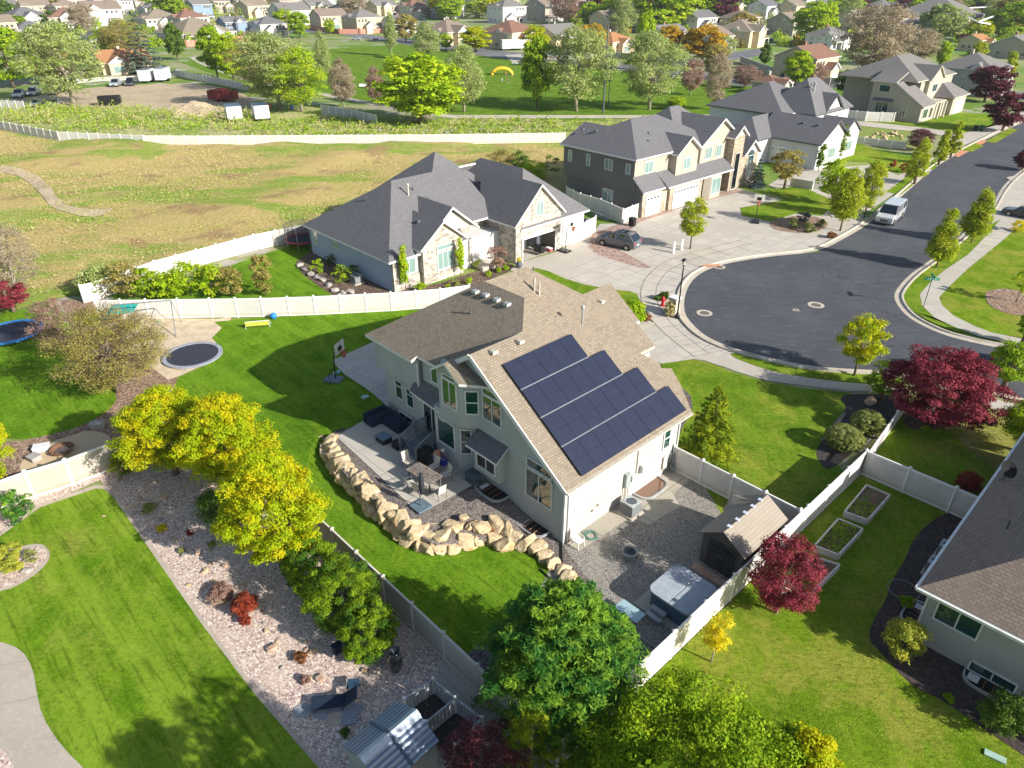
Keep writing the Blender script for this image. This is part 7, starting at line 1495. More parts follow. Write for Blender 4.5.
# raised beds
def bed(label,px,h=.42,dirt=None,grass=False):
    P=[at(*p) for p in px]; c=sum(P,Vector())/4; t=thing('raised_bed',label,'raised bed',c); mb=MB()
    for a,b in zip(P,P[1:]+P[:1]): mb.bar(a-c+Vector((0,0,h/2)),b-c+Vector((0,0,h/2)),.09,h)
    mb.build('frame',plain('bed_frame',(.58,.54,.48),.7),t); mb=MB(); f=[(p-c)*.97+Vector((0,0,h-.1)) for p in P]; n=(f[1]-f[0]).cross(f[2]-f[0]); mb.face(f if n.z>0 else f[::-1]); mb.build('soil',mat('bed_soil',(.13,.085,.06),[(2.5,(.06,.10,.02),.45,.6),(5,(.2,.15,.1),.5,.7)],.95),t)
    g=rs(4); n=260 if not grass else 600; a,b=P[1]-P[0],P[3]-P[0]; C=np.array([list(P[0]-c+a*g.uniform(.05,.95)+b*(g.uniform(.05,.5) if not grass else g.uniform(.05,.95))+Vector((0,0,h-.02))) for _ in range(n)]); link('seedlings',leaf_me('seedlings',C,unit(g,n),.13,.5,fo('green'),g),t)
bed('raised garden bed nearest the white fence corner',[(843,517),(866,525),(888,500),(865,490)]); bed('middle raised garden bed, full of green seedlings',[(813,551),(837,560),(861,534),(837,524)],.42,None,True); bed('raised garden bed partly behind the dark red plum',[(786,590),(808,600),(838,570),(812,562)],.42)
def dish():
    t=thing('satellite_dish','dark satellite dish on the charcoal eave of the right hand house','satellite dish',spt(1.0,10.6,3.6),ANS); mb=MB(); mb.lathe([(0,0),(.3,.03),(.48,.1)],(0,0,0),20); o=mb.build('dish',plain('dish_dark',(.02,.02,.022),.85,0,.1),t,loc=(0,0,.8)); o.rotation_euler=(R(40),R(-30),0); mb=MB(); mb.tube([(0,0,0),(0,0,.78)],.03,6); mb.tube([(.25,0,.0),(0,0,.5)],.02,5); mb.tube([(-.2,.15,.05),(0,0,.5)],.02,5); mb.build('mast',M_dgrey,t)
dish()
def lid(label,p,d,m,rz=0,round_=False,name='utility_cover',cat='cover'):
    mb=MB()
    if round_: mb.lathe([(0,.012),(d[0],.012)],(0,0,0),24)
    else: mb.box((0,0,.03),(d[0],d[1],.06))
    tag(mb.build(name,m,None,p,rz),label,cat)
lid('pale green utility cover in the bottom right lawn',at(995,757,.02),(.75,.3),plain('cover_green',(.35,.50,.42),.6),R(-35)); lid('pale blue disc lying on the shaded back lawn',atT(365,397)+Vector((0,0,.02)),(.28,),plain('disc_blue',(.35,.5,.5),.5),0,True,'flying_disc','disc')
for (x,y),r,l in (((816,305),.75,'large pale ringed manhole in the middle of the cul-de-sac'),((796,310),.3,'small pale round cover beside the large manhole'),((719.5,267),.62,'pale ringed manhole at the upper left of the cul-de-sac'),((704.5,313),.72,'pale ringed manhole at the left of the cul-de-sac')):
    t=thing('manhole',l,'manhole',at(x,y,.017)); mb=MB(); mb.lathe([(r*.62,.006),(r,.006)],(0,0,0),28); mb.build('ring',M_kerb,t); mb=MB(); mb.lathe([(0,.004),(r*.62,.004)],(0,0,0),24); mb.build('cover',mat('iron_cover',(.20,.165,.135),[(9,(.12,.10,.09),.4,.6)],.8),t)
# street furniture
def lamp():
    t=thing('street_lamp','black post lamp with a lantern head at the edge of the cul-de-sac','street lamp',at(677,318)); h=5.0; mb=MB(); mb.lathe([(.24,0),(.24,.25),(.13,.4),(.075,.6),(.06,h*.9),(.05,h)],(0,0,0),12); mb.build('post',M_black,t,smooth=True); mb=MB(); mb.lathe([(.10,h),(.20,h+.42),(.18,h+.44)],(0,0,0),6); mb.build('lantern',plain('lantern_glass',(.62,.58,.48),.3),t); mb=MB(); mb.lathe([(.27,h+.42),(.2,h+.52),(.06,h+.62),(.0,h+.75)],(0,0,0),8); mb.lathe([(.12,h-.05),(.13,h+.03)],(0,0,0),8); mb.build('cap',M_black,t)
lamp()
def hydrant():
    t=thing('fire_hydrant','red fire hydrant beside the street lamp','hydrant',at(662.5,305.5,.04)); m=plain('hydrant_red',(.48,.02,.025),.5); mb=MB(); mb.lathe([(.22,0),(.22,.06),(.15,.08),(.14,.6),(.18,.62),(.18,.68),(.13,.8),(.05,.9),(.05,.96),(0,.97)],(0,0,0),14); mb.build('barrel',m,t); mb=MB(); mb.tube([(-.26,0,.5),(.26,0,.5)],.075,8); mb.tube([(0,-.28,.46),(0,0,.46)],.09,8); mb.build('nozzle',m,t)
hydrant()
def mailpillar():
    t=thing('mailbox_pillar','pale stone mailbox pillar with a flat cap beside the street lamp','mailbox',at(673.5,313),AA); mb=MB(); mb.box((0,0,.75),(.75,.75,1.5)); mb.build('pillar',M_stone,t); mb=MB(); mb.box((0,0,1.55),(.95,.95,.12)); mb.build('cap',M_stuc_w,t,bevel=.02); mb=MB(); mb.box((.39,0,1.15),(.06,.4,.35)); mb.build('mail_door',M_black,t)
mailpillar()
edging('round of curved green mat at the pillar foot',[at(656,300,.04),at(662,297,.04),at(668,298,.04)],.5,.3,fo('dark'),'low_hedge')
def sign(label,b,h,w_,c=(.0,.30,.16),rz=R(-12)):
    t=thing('street_sign',label,'street sign',at(*b)); mb=MB(); mb.tube([(0,0,0),(0,0,h)],.035,6); mb.build('post',M_dgrey,t); mb=MB(); mb.box((0,0,h-.12),(w_,.03,.26),rz); s_=mb.build('sign_blade',plain('sign_green',c,.4),t); mb=MB(); mb.box((0,0,h+.16),(w_*.9,.03,.24),rz+PI/2); mb.build('sign_blade',plain('sign_green',c,.4),t)
    mb=MB()
    for i,x in enumerate((-.38,-.26,-.12,.0,.1,.22,.34)): mb.box((x*w_*math.cos(rz)+.02*math.sin(rz),x*w_*math.sin(rz)-.02*math.cos(rz),h-.12),(.05*w_,.01,.1),rz)
    mb.build('lettering',M_white,s_)
sign('green street name sign on a thin dark post on the east verge',(923,308),3.0,1.25)
sign('small dark box on a post beside the east pavement',(893+98,212),1.3,.4,(.03,.03,.04)) if 0 else None
for i,(x,y) in enumerate(((673.5,253),(681.5,250))):
    t=thing('bollard','white bollard beside the red paving, '+('nearer the grey car' if i==0 else 'nearer the round topped street tree'),'bollard',at(x,y),0,'white bollards by the red paving'); mb=MB(); mb.box((0,0,.6),(.22,.22,1.2)); mb.build('post',M_vinyl,t); mb=MB(); mb.box((0,0,1.24),(.28,.28,.08),0,0,.5); mb.build('cap',M_vinyl,t)
lid('rust red tactile strip in the kerb of the cul-de-sac',at(711,265.5,.16),(1.9,.35),MC['orange_ramp'],R(12),False,'tactile_strip','tactile strip')
def pot(label,p,h,r,m,flower=None):
    t=thing('urn',label,'urn',p); mb=MB(); mb.lathe([(r*.55,0),(r,h*.45),(r*.95,h*.7),(r*.55,h*.88),(r*.75,h),(r*.6,h),(r*.45,h*.88),(0,h*.8)],(0,0,0),22); mb.build('vessel',m,t,smooth=True)
    if flower: g=rs(2); me,_=crown(g,r*2.4,r*1.4,h*.9,160,10,.12,.4,m=fo(flower)); link('flowers',me,t)
pot('tall glossy black urn on the pink gravel beside the cedar bush',at(396,670),1.25,.36,glassm('glazed_black',(.015,.015,.018),.15)); pot('dark pot with yellow flowers at the stone house garage corner',at(519,268),.8,.35,M_dgrey,'yellow')
def lounger():
    t=thing('sun_lounger','navy sun lounger with raised back on the pink gravel','sun lounger',at(337,706),R(8)); mb=MB(); mb.box((-.35,0,.33),(1.35,.62,.05)); mb.build('seat',M_navy,t); mb=MB(); M=Matrix.Rotation(R(-38),3,'Y'); mb.box((.62,0,.52),(.75,.62,.05),0,0,1,M); mb.build('backrest',M_navy,t)
    for x in(-.9,.3):
        for y in(-.28,.28): mb=MB(); mb.tube([(x,y,0),(x,y,.32)],.025,5); mb.build('leg',M_black,t)
    mb=MB(); 
    for y in (-.31,.31): mb.tube([(-1.02,y,.34),(.33,y,.34),(.92,y,.78)],.022,6)
    mb.build('frame',M_black,t)
    t=thing('side_table','small square navy side table behind the sun lounger','table',at(354,690),R(5)); mb=MB(); mb.box((0,0,.42),(.5,.5,.03)); mb.build('tabletop',plain('navy_top',(.03,.07,.12),.5),t); mb=MB()
    for x in(-.2,.2):
        for y in(-.2,.2): mb.tube([(x,y,0),(x,y,.42)],.018,5)
    mb.build('leg',M_black,t)
lounger()
M_slab=mat('blue_flagstone',(.26,.29,.32),[(3,(.34,.36,.38),.4,.65),(8,(.20,.22,.24),.5,.7)],.9); M_slabt=mat('tan_flagstone',(.42,.33,.25),[(3,(.48,.40,.32),.4,.65)],.9)
for i,(x,y,r,mm,l) in enumerate(((303,711,.42,0,'farthest left'),(319,700,.4,0,'left of the lounger foot'),(324,712,.55,0,'under the lounger foot'),(340,712,.5,0,'under the middle of the lounger'),(355,709,.45,0,'under the lounger head'),(335,720,.4,1,'tan one in front'),(349,719,.4,0,'pale one in front'),(158,470,.4,0,'shaded one under the yellow maple'),(148,462,.35,0,'shaded one beside the cream fence'))):
    r_=random.Random(i); mb=MB(); k=7; mb.prism([(r*r_.uniform(.8,1.1)*math.cos(2*PI*j/k),r*r_.uniform(.65,.95)*math.sin(2*PI*j/k)) for j in range(k)],0,.04+.006*i); tag(mb.build('flagstone',M_slabt if mm else M_slab,None,at(x,y,.012)),'irregular flagstone near the sun lounger, '+l if i<7 else 'irregular flagstone, '+l,'flagstone','flagstones on the pink gravel')
# metal shed and compost bins at the bottom edge
def metal_shed():
    a=at(342,746,1.9); b=at(397,700.5,1.9); e=at(438,742,1.9); d1=(b-a); L=d1.length; rz=math.atan2(d1.y,d1.x); w=(e-b).length; t=thing('metal_shed','blue grey metal shed with ribbed roof at the bottom edge','shed',(a.x,a.y,0),rz)
    n=NT('ribbed_metal'); c=n.coord('Object'); wv=n.n('TexWave',wave_type='BANDS',bands_direction='Y'); wv.inputs['Scale'].default_value=1.6; n.l(c,wv.inputs[0]); f=n.ramp(wv.outputs['Fac'],.35,.9); col=n.mixc(f,(.16,.21,.27),(.30,.36,.43)); n.bump(wv.outputs['Fac'],.6,.04); rm=n.fin(col,.4,.35,.5)
    mb=MB(); mb.b2((.12,-w+.1,0),(L-.12,-.1,1.85)); mb.build('wall',plain('shed_wall_grey',(.34,.36,.38),.6),t); r=.62
    mb=MB(); mb.slab([(0,0,1.9),(L,0,1.9),(L,-w/2,1.9+r),(0,-w/2,1.9+r)],.05); mb.slab([(0,-w,1.9),(L,-w,1.9),(L,-w/2,1.9+r),(0,-w/2,1.9+r)],.05); mb.build('roof',[rm,plain('shed_edge',(.16,.19,.23),.5)],t)
    mb=MB(); mb.slab([(-.02,-w/2+.22,1.9+r-.08),(L+.02,-w/2+.22,1.9+r-.08),(L+.02,-w/2,1.9+r+.04),(-.02,-w/2,1.9+r+.04)],.03); mb.slab([(-.02,-w/2-.22,1.9+r-.08),(L+.02,-w/2-.22,1.9+r-.08),(L+.02,-w/2,1.9+r+.04),(-.02,-w/2,1.9+r+.04)],.03); mb.build('ridge_cap',plain('ridge_pale',(.50,.56,.62),.4,.3),t)
    mb=MB(); 
    for s_ in (0,-w): mb.bar((L*.5,s_,1.93),(L*.5,-w/2,1.93+r),.12,.03)
    mb.build('roof_strap',plain('strap_dark',(.08,.11,.16),.5),t); mb=MB(); mb.face([(.12,-w+.1,1.85),(.12,-.1,1.85),(.12,-w/2,1.85+r)]); mb.face([(L-.12,-.1,1.85),(L-.12,-w+.1,1.85),(L-.12,-w/2,1.85+r)]); mb.build('gable',MC['shed_wall_grey'],t)
metal_shed()
def compost():
    t=thing('compost_bins','pair of weathered white plank compost bins beside the metal shed','compost bins',at(420,715)); z=1.15; m=plain('weathered_white',(.42,.44,.46),.8); A_=[at(404,699,1.15),at(433,679,1.15),at(455,698,1.15),at(482,718,1.15),at(426,722,1.15),at(455,745,1.15)]; A_=[Vector((p.x,p.y,0))-t.location for p in A_]
    def panel(a,b):
        mb=MB(); d=b-a; n=int(d.length/.17)
        for k in range(n): q=a+d*((k+.5)/n); mb.box(q+Vector((0,0,.57)),(.13,.03,1.1),math.atan2(d.y,d.x))
        mb.bar(a+Vector((0,0,1.12)),b+Vector((0,0,1.12)),.07,.06); mb.bar(a+Vector((0,0,.3)),b+Vector((0,0,.3)),.05,.06); mb.build('panel',m,t)
    for i,j in ((0,1),(1,2),(2,3),(4,2),(5,3),(0,4)): 
        if (i,j)!=(0,4): panel(A_[i],A_[j])
    for p in A_: mb=MB(); mb.box(p+Vector((0,0,.62)),(.13,.13,1.24)); mb.build('post',M_vinyl,t)
    mb=MB(); mb.face([p+Vector((0,0,.25)) for p in (A_[0],A_[4],A_[2],A_[1])][::1]); mb.face([p+Vector((0,0,.25)) for p in (A_[4],A_[5],A_[3],A_[2])]); mb.build('compost',mat('compost_soil',(.05,.042,.04),[(7,(.12,.09,.07),.5,.7),(12,(.25,.2,.15),.62,.7)],.95,bump=(8,1,.1)),t)
compost()
boxy('small_bin','small navy box half under the cedar bush','box',at(338,652),(.3,.4,.45),M_navy)
boxy('plant_stand','dark low stand in the shade beneath the yellow maple','stand',at(162,460),(.9,.5,.5),M_black)
# ------------------------------------------------------------------ vehicles
def vehicle(label,cat,p,rz,body,kind='car',name='parked_car',group=None,first={},loz=0):
    """x forward; profiles (x,z) of lower body and cabin"""
    key=(kind,body)
    if key in first: return dup(first[key],p,rz,label=label,group=group,cat=cat)
    L,W_,belt,roof=dict(car=(4.5,1.8,.95,1.42),suv=(4.9,1.95,1.12,1.75),van=(5.8,2.05,1.25,2.15),truck=(5.6,2.0,1.15,1.85))[kind]; hw=W_/2; t=thing(name,label,cat,p,rz,group)
    bm_=glassm('paint_'+body[0],body[1],.25,.6,.3)
    def loft(prof,ws,m,n,bev=.06):
        mb=MB(); k=len(prof); 
        Lf=[Vector((x,w_*hw,z)) for (x,z),w_ in zip(prof,ws)]; Rt=[Vector((x,-w_*hw,z)) for (x,z),w_ in zip(prof,ws)]
        mb.face(Lf[::-1]); mb.face(Rt)
        for i in range(k): j=(i+1)%k; mb.face([Lf[i],Lf[j],Rt[j],Rt[i]][::-1] if 0 else [Rt[i],Rt[j],Lf[j],Lf[i]][::-1])
        bm=bmesh.new(); me=me_from(n,mb.v,mb.f,[m]); bm.from_mesh(me); bmesh.ops.remove_doubles(bm,verts=bm.verts,dist=1e-4); bmesh.ops.recalc_face_normals(bm,faces=bm.faces[:]); bm.to_mesh(me); bm.free(); o=link(n,me,t)
        b=o.modifiers.new('b','BEVEL'); b.width=bev; b.segments=3; b.limit_method='ANGLE'; b.angle_limit=R(25); return o
    h=L/2; g=.28
    if kind=='van': low=[(-h,g),(h-.05,g),(h,.6),(h-.02,1.0),(h-.35,1.12),(h-1.0,belt),(-h,belt)]; cab=[(-h+.03,belt-.02),(h-1.0,belt-.02),(h-1.65,roof-.04),(h-2.0,roof),(-h+.1,roof)]; cw=[1,1,.86,.86,.88]
    elif kind=='suv': low=[(-h,g+.1),(-h+.1,g),(h-.1,g),(h,.5),(h-.03,.85),(h-.3,1.0),(h-1.3,belt),(-h+.05,belt),(-h,.8)]; cab=[(-h+.12,belt-.02),(h-1.3,belt-.02),(h-2.05,roof-.06),(h-2.4,roof),(-h+.7,roof-.02)]; cw=[.97,.97,.80,.80,.82]
    elif kind=='truck': low=[(-h,g+.15),(-h+.1,g+.1),(h-.1,g),(h,.6),(h-.03,.95),(h-.3,1.08),(h-1.4,belt),(-h,belt)]; cab=[(-h+2.0,belt-.02),(h-1.35,belt-.02),(h-2.0,roof-.05),(h-2.3,roof),(-h+2.2,roof-.03)]; cw=[.96,.96,.8,.8,.82]
    else: low=[(-h,g+.1),(-h+.1,g),(h-.1,g),(h,.45),(h-.05,.68),(h-.4,.78),(h-1.3,belt-.06),(-h+.75,belt),(-h+.05,.88),(-h,.6)]; cab=[(-h+.6,belt-.03),(h-1.3,belt-.08),(h-2.0,roof-.04),(h-2.4,roof),(-h+1.3,roof-.02)]; cw=[.93,.93,.76,.76,.78]
    loft(low,[.94 if z<.4 else 1 for x,z in low],bm_,'body',.09); loft(cab,cw,M_glassd,'window_glass',.05)
    # roof skin and pillars
    rt=MB(); r0=cab[3][0]+.12; r1=cab[4][0]-.12; rt.box(((r0+r1)/2,0,roof+.005),(r0-r1,W_*cw[3]*.97,.05)); rt.build('roof',bm_,t,bevel=.03)
    pb=MB(); 
    for s_ in (-1,1):
        y0,y1=s_*hw*cw[0]*1.005,s_*hw*cw[3]*1.01
        segs=[(cab[1],cab[2],.07),(cab[0],cab[4],.10)]; n_=2 if kind!='van' else 4
        for k in range(1,n_+1): f_=k/(n_+1); segs.append(((cab[0][0]+(cab[1][0]-cab[0][0])*f_,belt),(cab[4][0]+(cab[3][0]-cab[4][0])*f_,roof-.03),.07))
        for a,b,w__ in segs: pb.bar((a[0],y0,a[1]+.02),(b[0],y1,b[1]-.0),w__,.05)
        pb.bar((cab[4][0],y1,roof-.02),(cab[3][0],y1,roof-.02),.07,.06)
    pb.build('pillar',bm_,t)
    rw=.36 if kind!='car' else .32
    for x in (h-.92,-h+.95):
        for s_ in (-1,1):
            wl=MB(); wl.tube([(x,s_*(hw-.22),rw),(x,s_*(hw+.015),rw)],rw,18); wo=wl.build('wheel',M_rub,t); rm=MB(); rm.tube([(x,s_*(hw-.05),rw),(x,s_*(hw+.03),rw)],rw*.62,12); rm.build('rim',M_steel,wo)
    for s_ in (-1,1):
        mb=MB(); mb.box((h-.08,s_*hw*.74,.72 if kind!='car' else .62),(.16,.36,.16)); mb.build('headlight',glassm('headlamp',(.6,.62,.62),.1),t,bevel=.03)
        mb=MB(); mb.box((-h+.07,s_*hw*.82,.95 if kind!='car' else .78),(.14,.26,.22)); mb.build('tail_light',plain('tail_red',(.42,.015,.012),.3,0,.8),t,bevel=.02)
        mb=MB(); mb.box((cab[1][0]-.25,s_*(hw+.12),belt+.08),(.14,.2,.14)); mb.build('mirror',bm_,t,bevel=.03)
        mb=MB(); mb.box((0,s_*(hw+.004),.36),(L*.55,.02,.12)); mb.build('sill',M_dgrey,t)
    mb=MB(); mb.box((h-.005,0,.62),(.06,W_*.42,.22)); mb.build('grille',M_dgrey,t); mb=MB(); mb.box((-h-.005,0,.62 if kind!='van' else .7),(.03,.5,.13)); mb.build('number_plate',M_white,t); mb=MB(); mb.box((-h+.05,0,.42),(.2,W_*.9,.16)); mb.box((h-.05,0,.38),(.2,W_*.92,.14)); mb.build('bumper',M_dgrey if kind!='van' else plain('bumper_grey',(.3,.3,.3),.5),t,bevel=.03)
    if kind=='suv':
        mb=MB()
        for s_ in (-1,1): mb.bar((r1+.1,s_*hw*.68,roof+.08),(r0-.2,s_*hw*.68,roof+.08),.04,.04)
        for x in (r1+.6,r0-.7): mb.bar((x,-hw*.68,roof+.1),(x,hw*.68,roof+.1),.05,.04)
        mb.build('roof_rack',M_dgrey,t); mb=MB(); mb.box((r0-.75,0,roof+.032),(.9,1.0,.01)); mb.build('sunroof',M_glassd,t)
    if kind=='truck':
        mb=MB(); mb.b2((-h+.12,-hw*.86,belt-.25),(-h+1.9,hw*.86,belt+.003)); mb.build('cargo_bed',M_dgrey,t)
    first[key]=t; return t
GREY=('grey',(.13,.145,.165)); WHT=('white',(.72,.72,.71)); BLK=('black',(.02,.022,.03)); SIL=('silver',(.48,.50,.53)); DBL=('navy',(.03,.05,.12)); RED=('red',(.30,.03,.035)); TAN=('tan',(.4,.36,.3))
vehicle('grey sport utility vehicle parked on the drive beside the red paving','car',at(618,246),PA+R(90)+R(-3)-R(72) if 0 else math.atan2(*( (at(602,243)-at(634,250)).yx )),GREY,'suv')
vehicle('white passenger van parked at the kerb behind the street pears','van',at(889,220),math.atan2(*((at(878,227)-at(902,207)).yx)),WHT,'van','parked_van')
vehicle('dark car at the right edge on the house drive above the yellow shrub','car',at(1022,217),R(130),BLK,'car'); vehicle('black car at the right edge in the shade of the green street tree','car',at(1020,369),R(20),BLK,'suv')
for l,x,y,a,c,k in (('silver car parked on the far road beside the red pillared wall',356,40,175,SIL,'car'),('dark car on the far road right of the silver one',375,41.5,175,DBL,'car'),('white car on the far road beside the cream drive',519,65,172,WHT,'car'),('red car beyond the bare park trees',690,82,172,RED,'car'),('white car beyond the bare park trees',680,79,172,WHT,'suv'),('dark car beside the tan gabled house garage',768,41,130,BLK,'car'),('white van beside the golden tree',665,52,100,WHT,'van'),('dark car on the cross road near the top',735,12,170,BLK,'car'),
  ('silver pickup truck at the left end of the parked row',21,97,-75,SIL,'truck'),('silver pickup truck second from the left in the parked row',35,95,-75,SIL,'truck'),('white pickup truck in the middle of the parked row',55,94,-75,WHT,'truck'),('tan truck at the right end of the parked row',66,89,-75,TAN,'truck'),('white car in the near parked row, left',38,106,-80,WHT,'car'),('silver car in the near parked row, right',56,106,-80,SIL,'car'),('silver trailer truck by the rail fence, left',117,86,-80,SIL,'truck'),('dark trailer truck by the rail fence, right',132,85,-80,BLK,'truck')):
    vehicle(l,'truck' if k=='truck' else 'van' if k=='van' else 'car',at(x,y),R(a),c,k,'parked_truck' if k=='truck' else 'parked_car')
def trailer(label,x,y,d,rz,m,mr=None,name='box_trailer',cat='trailer'):
    t=thing(name,label,cat,at(x,y),rz); mb=MB(); mb.box((0,0,.55+d[2]/2),d); mb.build('body',m,t,bevel=.08); mb=MB(); mb.box((0,0,.56+d[2]),(d[0]*.99,d[1]*.99,.06)); mb.build('roof',mr or M_steel,t)
    for x_ in (-.6,.4):
        for s_ in (-1,1): mb=MB(); mb.tube([(x_,s_*(d[1]/2-.1),.38),(x_,s_*(d[1]/2+.12),.38)],.38,12); mb.build('wheel',M_rub,t)
    mb=MB(); mb.bar((d[0]/2,0,.5),(d[0]/2+1.4,0,.45),.1); mb.build('tow_bar',M_dgrey,t); mb=MB(); mb.box((-d[0]/2-.02,0,.55+d[2]*.48),(.03,d[1]*.8,d[2]*.85)); mb.build('rear_door',plain('trailer_door',(.66,.67,.66)),t)
trailer('grey white box trailer, left of the pair by the pale spruce',148,82,(6,2.6,2.8),R(95),plain('trailer_white',(.62,.63,.62))); trailer('white box trailer, right of the pair by the pale spruce',164,81,(6,2.6,2.9),R(95),plain('trailer_white',(.62,.63,.62)))
trailer('white storage box with blue grey roof in the weeds, left',235,121,(4.2,3.0,2.6),R(115),plain('trailer_white',(.62,.63,.62)),M_steelblue); trailer('white storage box with blue grey roof in the weeds, right',262,120,(4.2,3.0,2.6),R(115),plain('trailer_white',(.62,.63,.62)),M_steelblue)
def dump(label,x,y,d,rz,m,pile_m=None,name='dump_trailer',cat='trailer'):
    t=thing(name,label,cat,at(x,y),rz); a,b,h=d; mb=MB(); mb.box((0,0,.5),(a,b,.12)); 
    for s_ in(-1,1): mb.box((0,s_*b/2,.5+h/2),(a,.12,h)); mb.box((s_*a/2,0,.501+h/2),(.12,b-.12,h))
    mb.build('body',m,t); mb=MB()
    for k in range(int(a/.8)):
        for s_ in(-1,1): mb.box((-a/2+.5+k*.8,s_*(b/2+.09),.5+h/2),(.1,.07,h))
    mb.build('rib',m,t)
    for x_ in(-.7,.5):
        for s_ in(-1,1): mb=MB(); mb.tube([(x_,s_*(b/2-.2),.36),(x_,s_*(b/2-.0),.36)],.36,12); mb.build('wheel',M_rub,t)
    if pile_m: mb=MB(); mb.lathe([(1.0,.3),(.9,h+.6),(.5,h+.9),(0,h+1.0)],(0,0,0),9,0,a*.42,b*.42); mb.build('load',pile_m,t)
dump('black open dump trailer in the middle of the dirt lot',111,105,(4.6,2.2,1.5),R(18),M_black); dump('dark red dumpster full of red scrap beside the storage fence',224,101,(6.5,2.6,1.9),R(-8),plain('dumpster_red',(.22,.04,.03),.7),mat('red_scrap',(.45,.06,.03),[(1.5,(.05,.05,.05),.5,.6),(3,(.6,.2,.1),.5,.7)],.8),'dumpster','dumpster')
trailer('white motorhome parked beside the brown roofed cream house',512,50,(9,2.8,3.2),R(20),plain('trailer_white',(.62,.63,.62)),M_white,'motorhome','motorhome')
def drum(label,x,y,c):
    mb=MB(); mb.lathe([(.35,0),(.35,.9),(.3,.95),(0,.95)],(0,0,0),12); tag(mb.build('barrel',plain('barrel_'+label.split()[0],c,.6),None,at(x,y)),label,'barrel')
drum('orange barrel in the weeds right of the storage boxes',270,108,(.7,.2,.05)); drum('blue barrel right of the orange one',292,109,(.03,.1,.35))
def wheelie(label,x,y,m=None,rz=AA):
    t=thing('wheelie_bin',label,'bin',at(x,y),rz); mb=MB(); mb.box((0,0,.5),(.6,.7,.95),0,0,1.1); mb.build('body',m or M_black,t,bevel=.04); mb=MB(); mb.box((0,0,1.03),(.7,.8,.08)); mb.build('lid',m or M_black,t,bevel=.03)
wheelie('black wheelie bin left of the pair on the upper kerb',975,131); wheelie('green topped wheelie bin right of the pair on the upper kerb',981,131,plain('bin_green',(.03,.12,.06))); wheelie('black bin beside the dark house fence gate',632,228 if 0 else 226); wheelie('navy bin behind the stone house side fence',585,228,M_navy)
def pole(label,x,y,top,r=.14,arms=False,m=None):
    p=at(x,y); h=hgt((x,y),(x,top)); t=thing('utility_pole' if arms else 'light_pole',label,'pole',p); mb=MB(); mb.tube([(0,0,0),(0,0,h)],[r,r*.6],8); mb.build('pole',m or M_dgrey,t)
    mb=MB(); 
    if arms: mb.box((0,0,h-.6),(2.4,.12,.12)); mb.build('crossarm',M_bark,t)
    else: mb.box((0,0,h),(.9,.5,.25)); mb.build('lamp_head',M_dgrey,t)
pole('tall dark light pole in the park between two grey green trees',603,113,22,.2); pole('shorter dark pole behind the tall park light pole',608,108,80,.12); pole('wooden utility pole beside the blue house',240,40,2,.3,True,M_bark); pole('wooden utility pole by the far road',290,46,4,.22,True,M_bark); pole('pale pole near the top, right of the white two storey house',549,26,-4,.2,False,M_steel)
# garage contents of the stone house
gx=HM.o
boxy('storage_box','dark storage box at the back of the open garage','box',at(539,252,.3),(1.2,.6,.7),M_black); boxy('toy_car','red and white toy car in the open garage doorway','toy',at(549,251,.06),(.7,.45,.35),plain('toy_pink',(.55,.10,.14)),PA,lidm=M_white); boxy('wall_shelf','dark shelf unit inside the open garage','shelf',at(533,247,.3),(1.6,.5,1.5),M_dgrey)
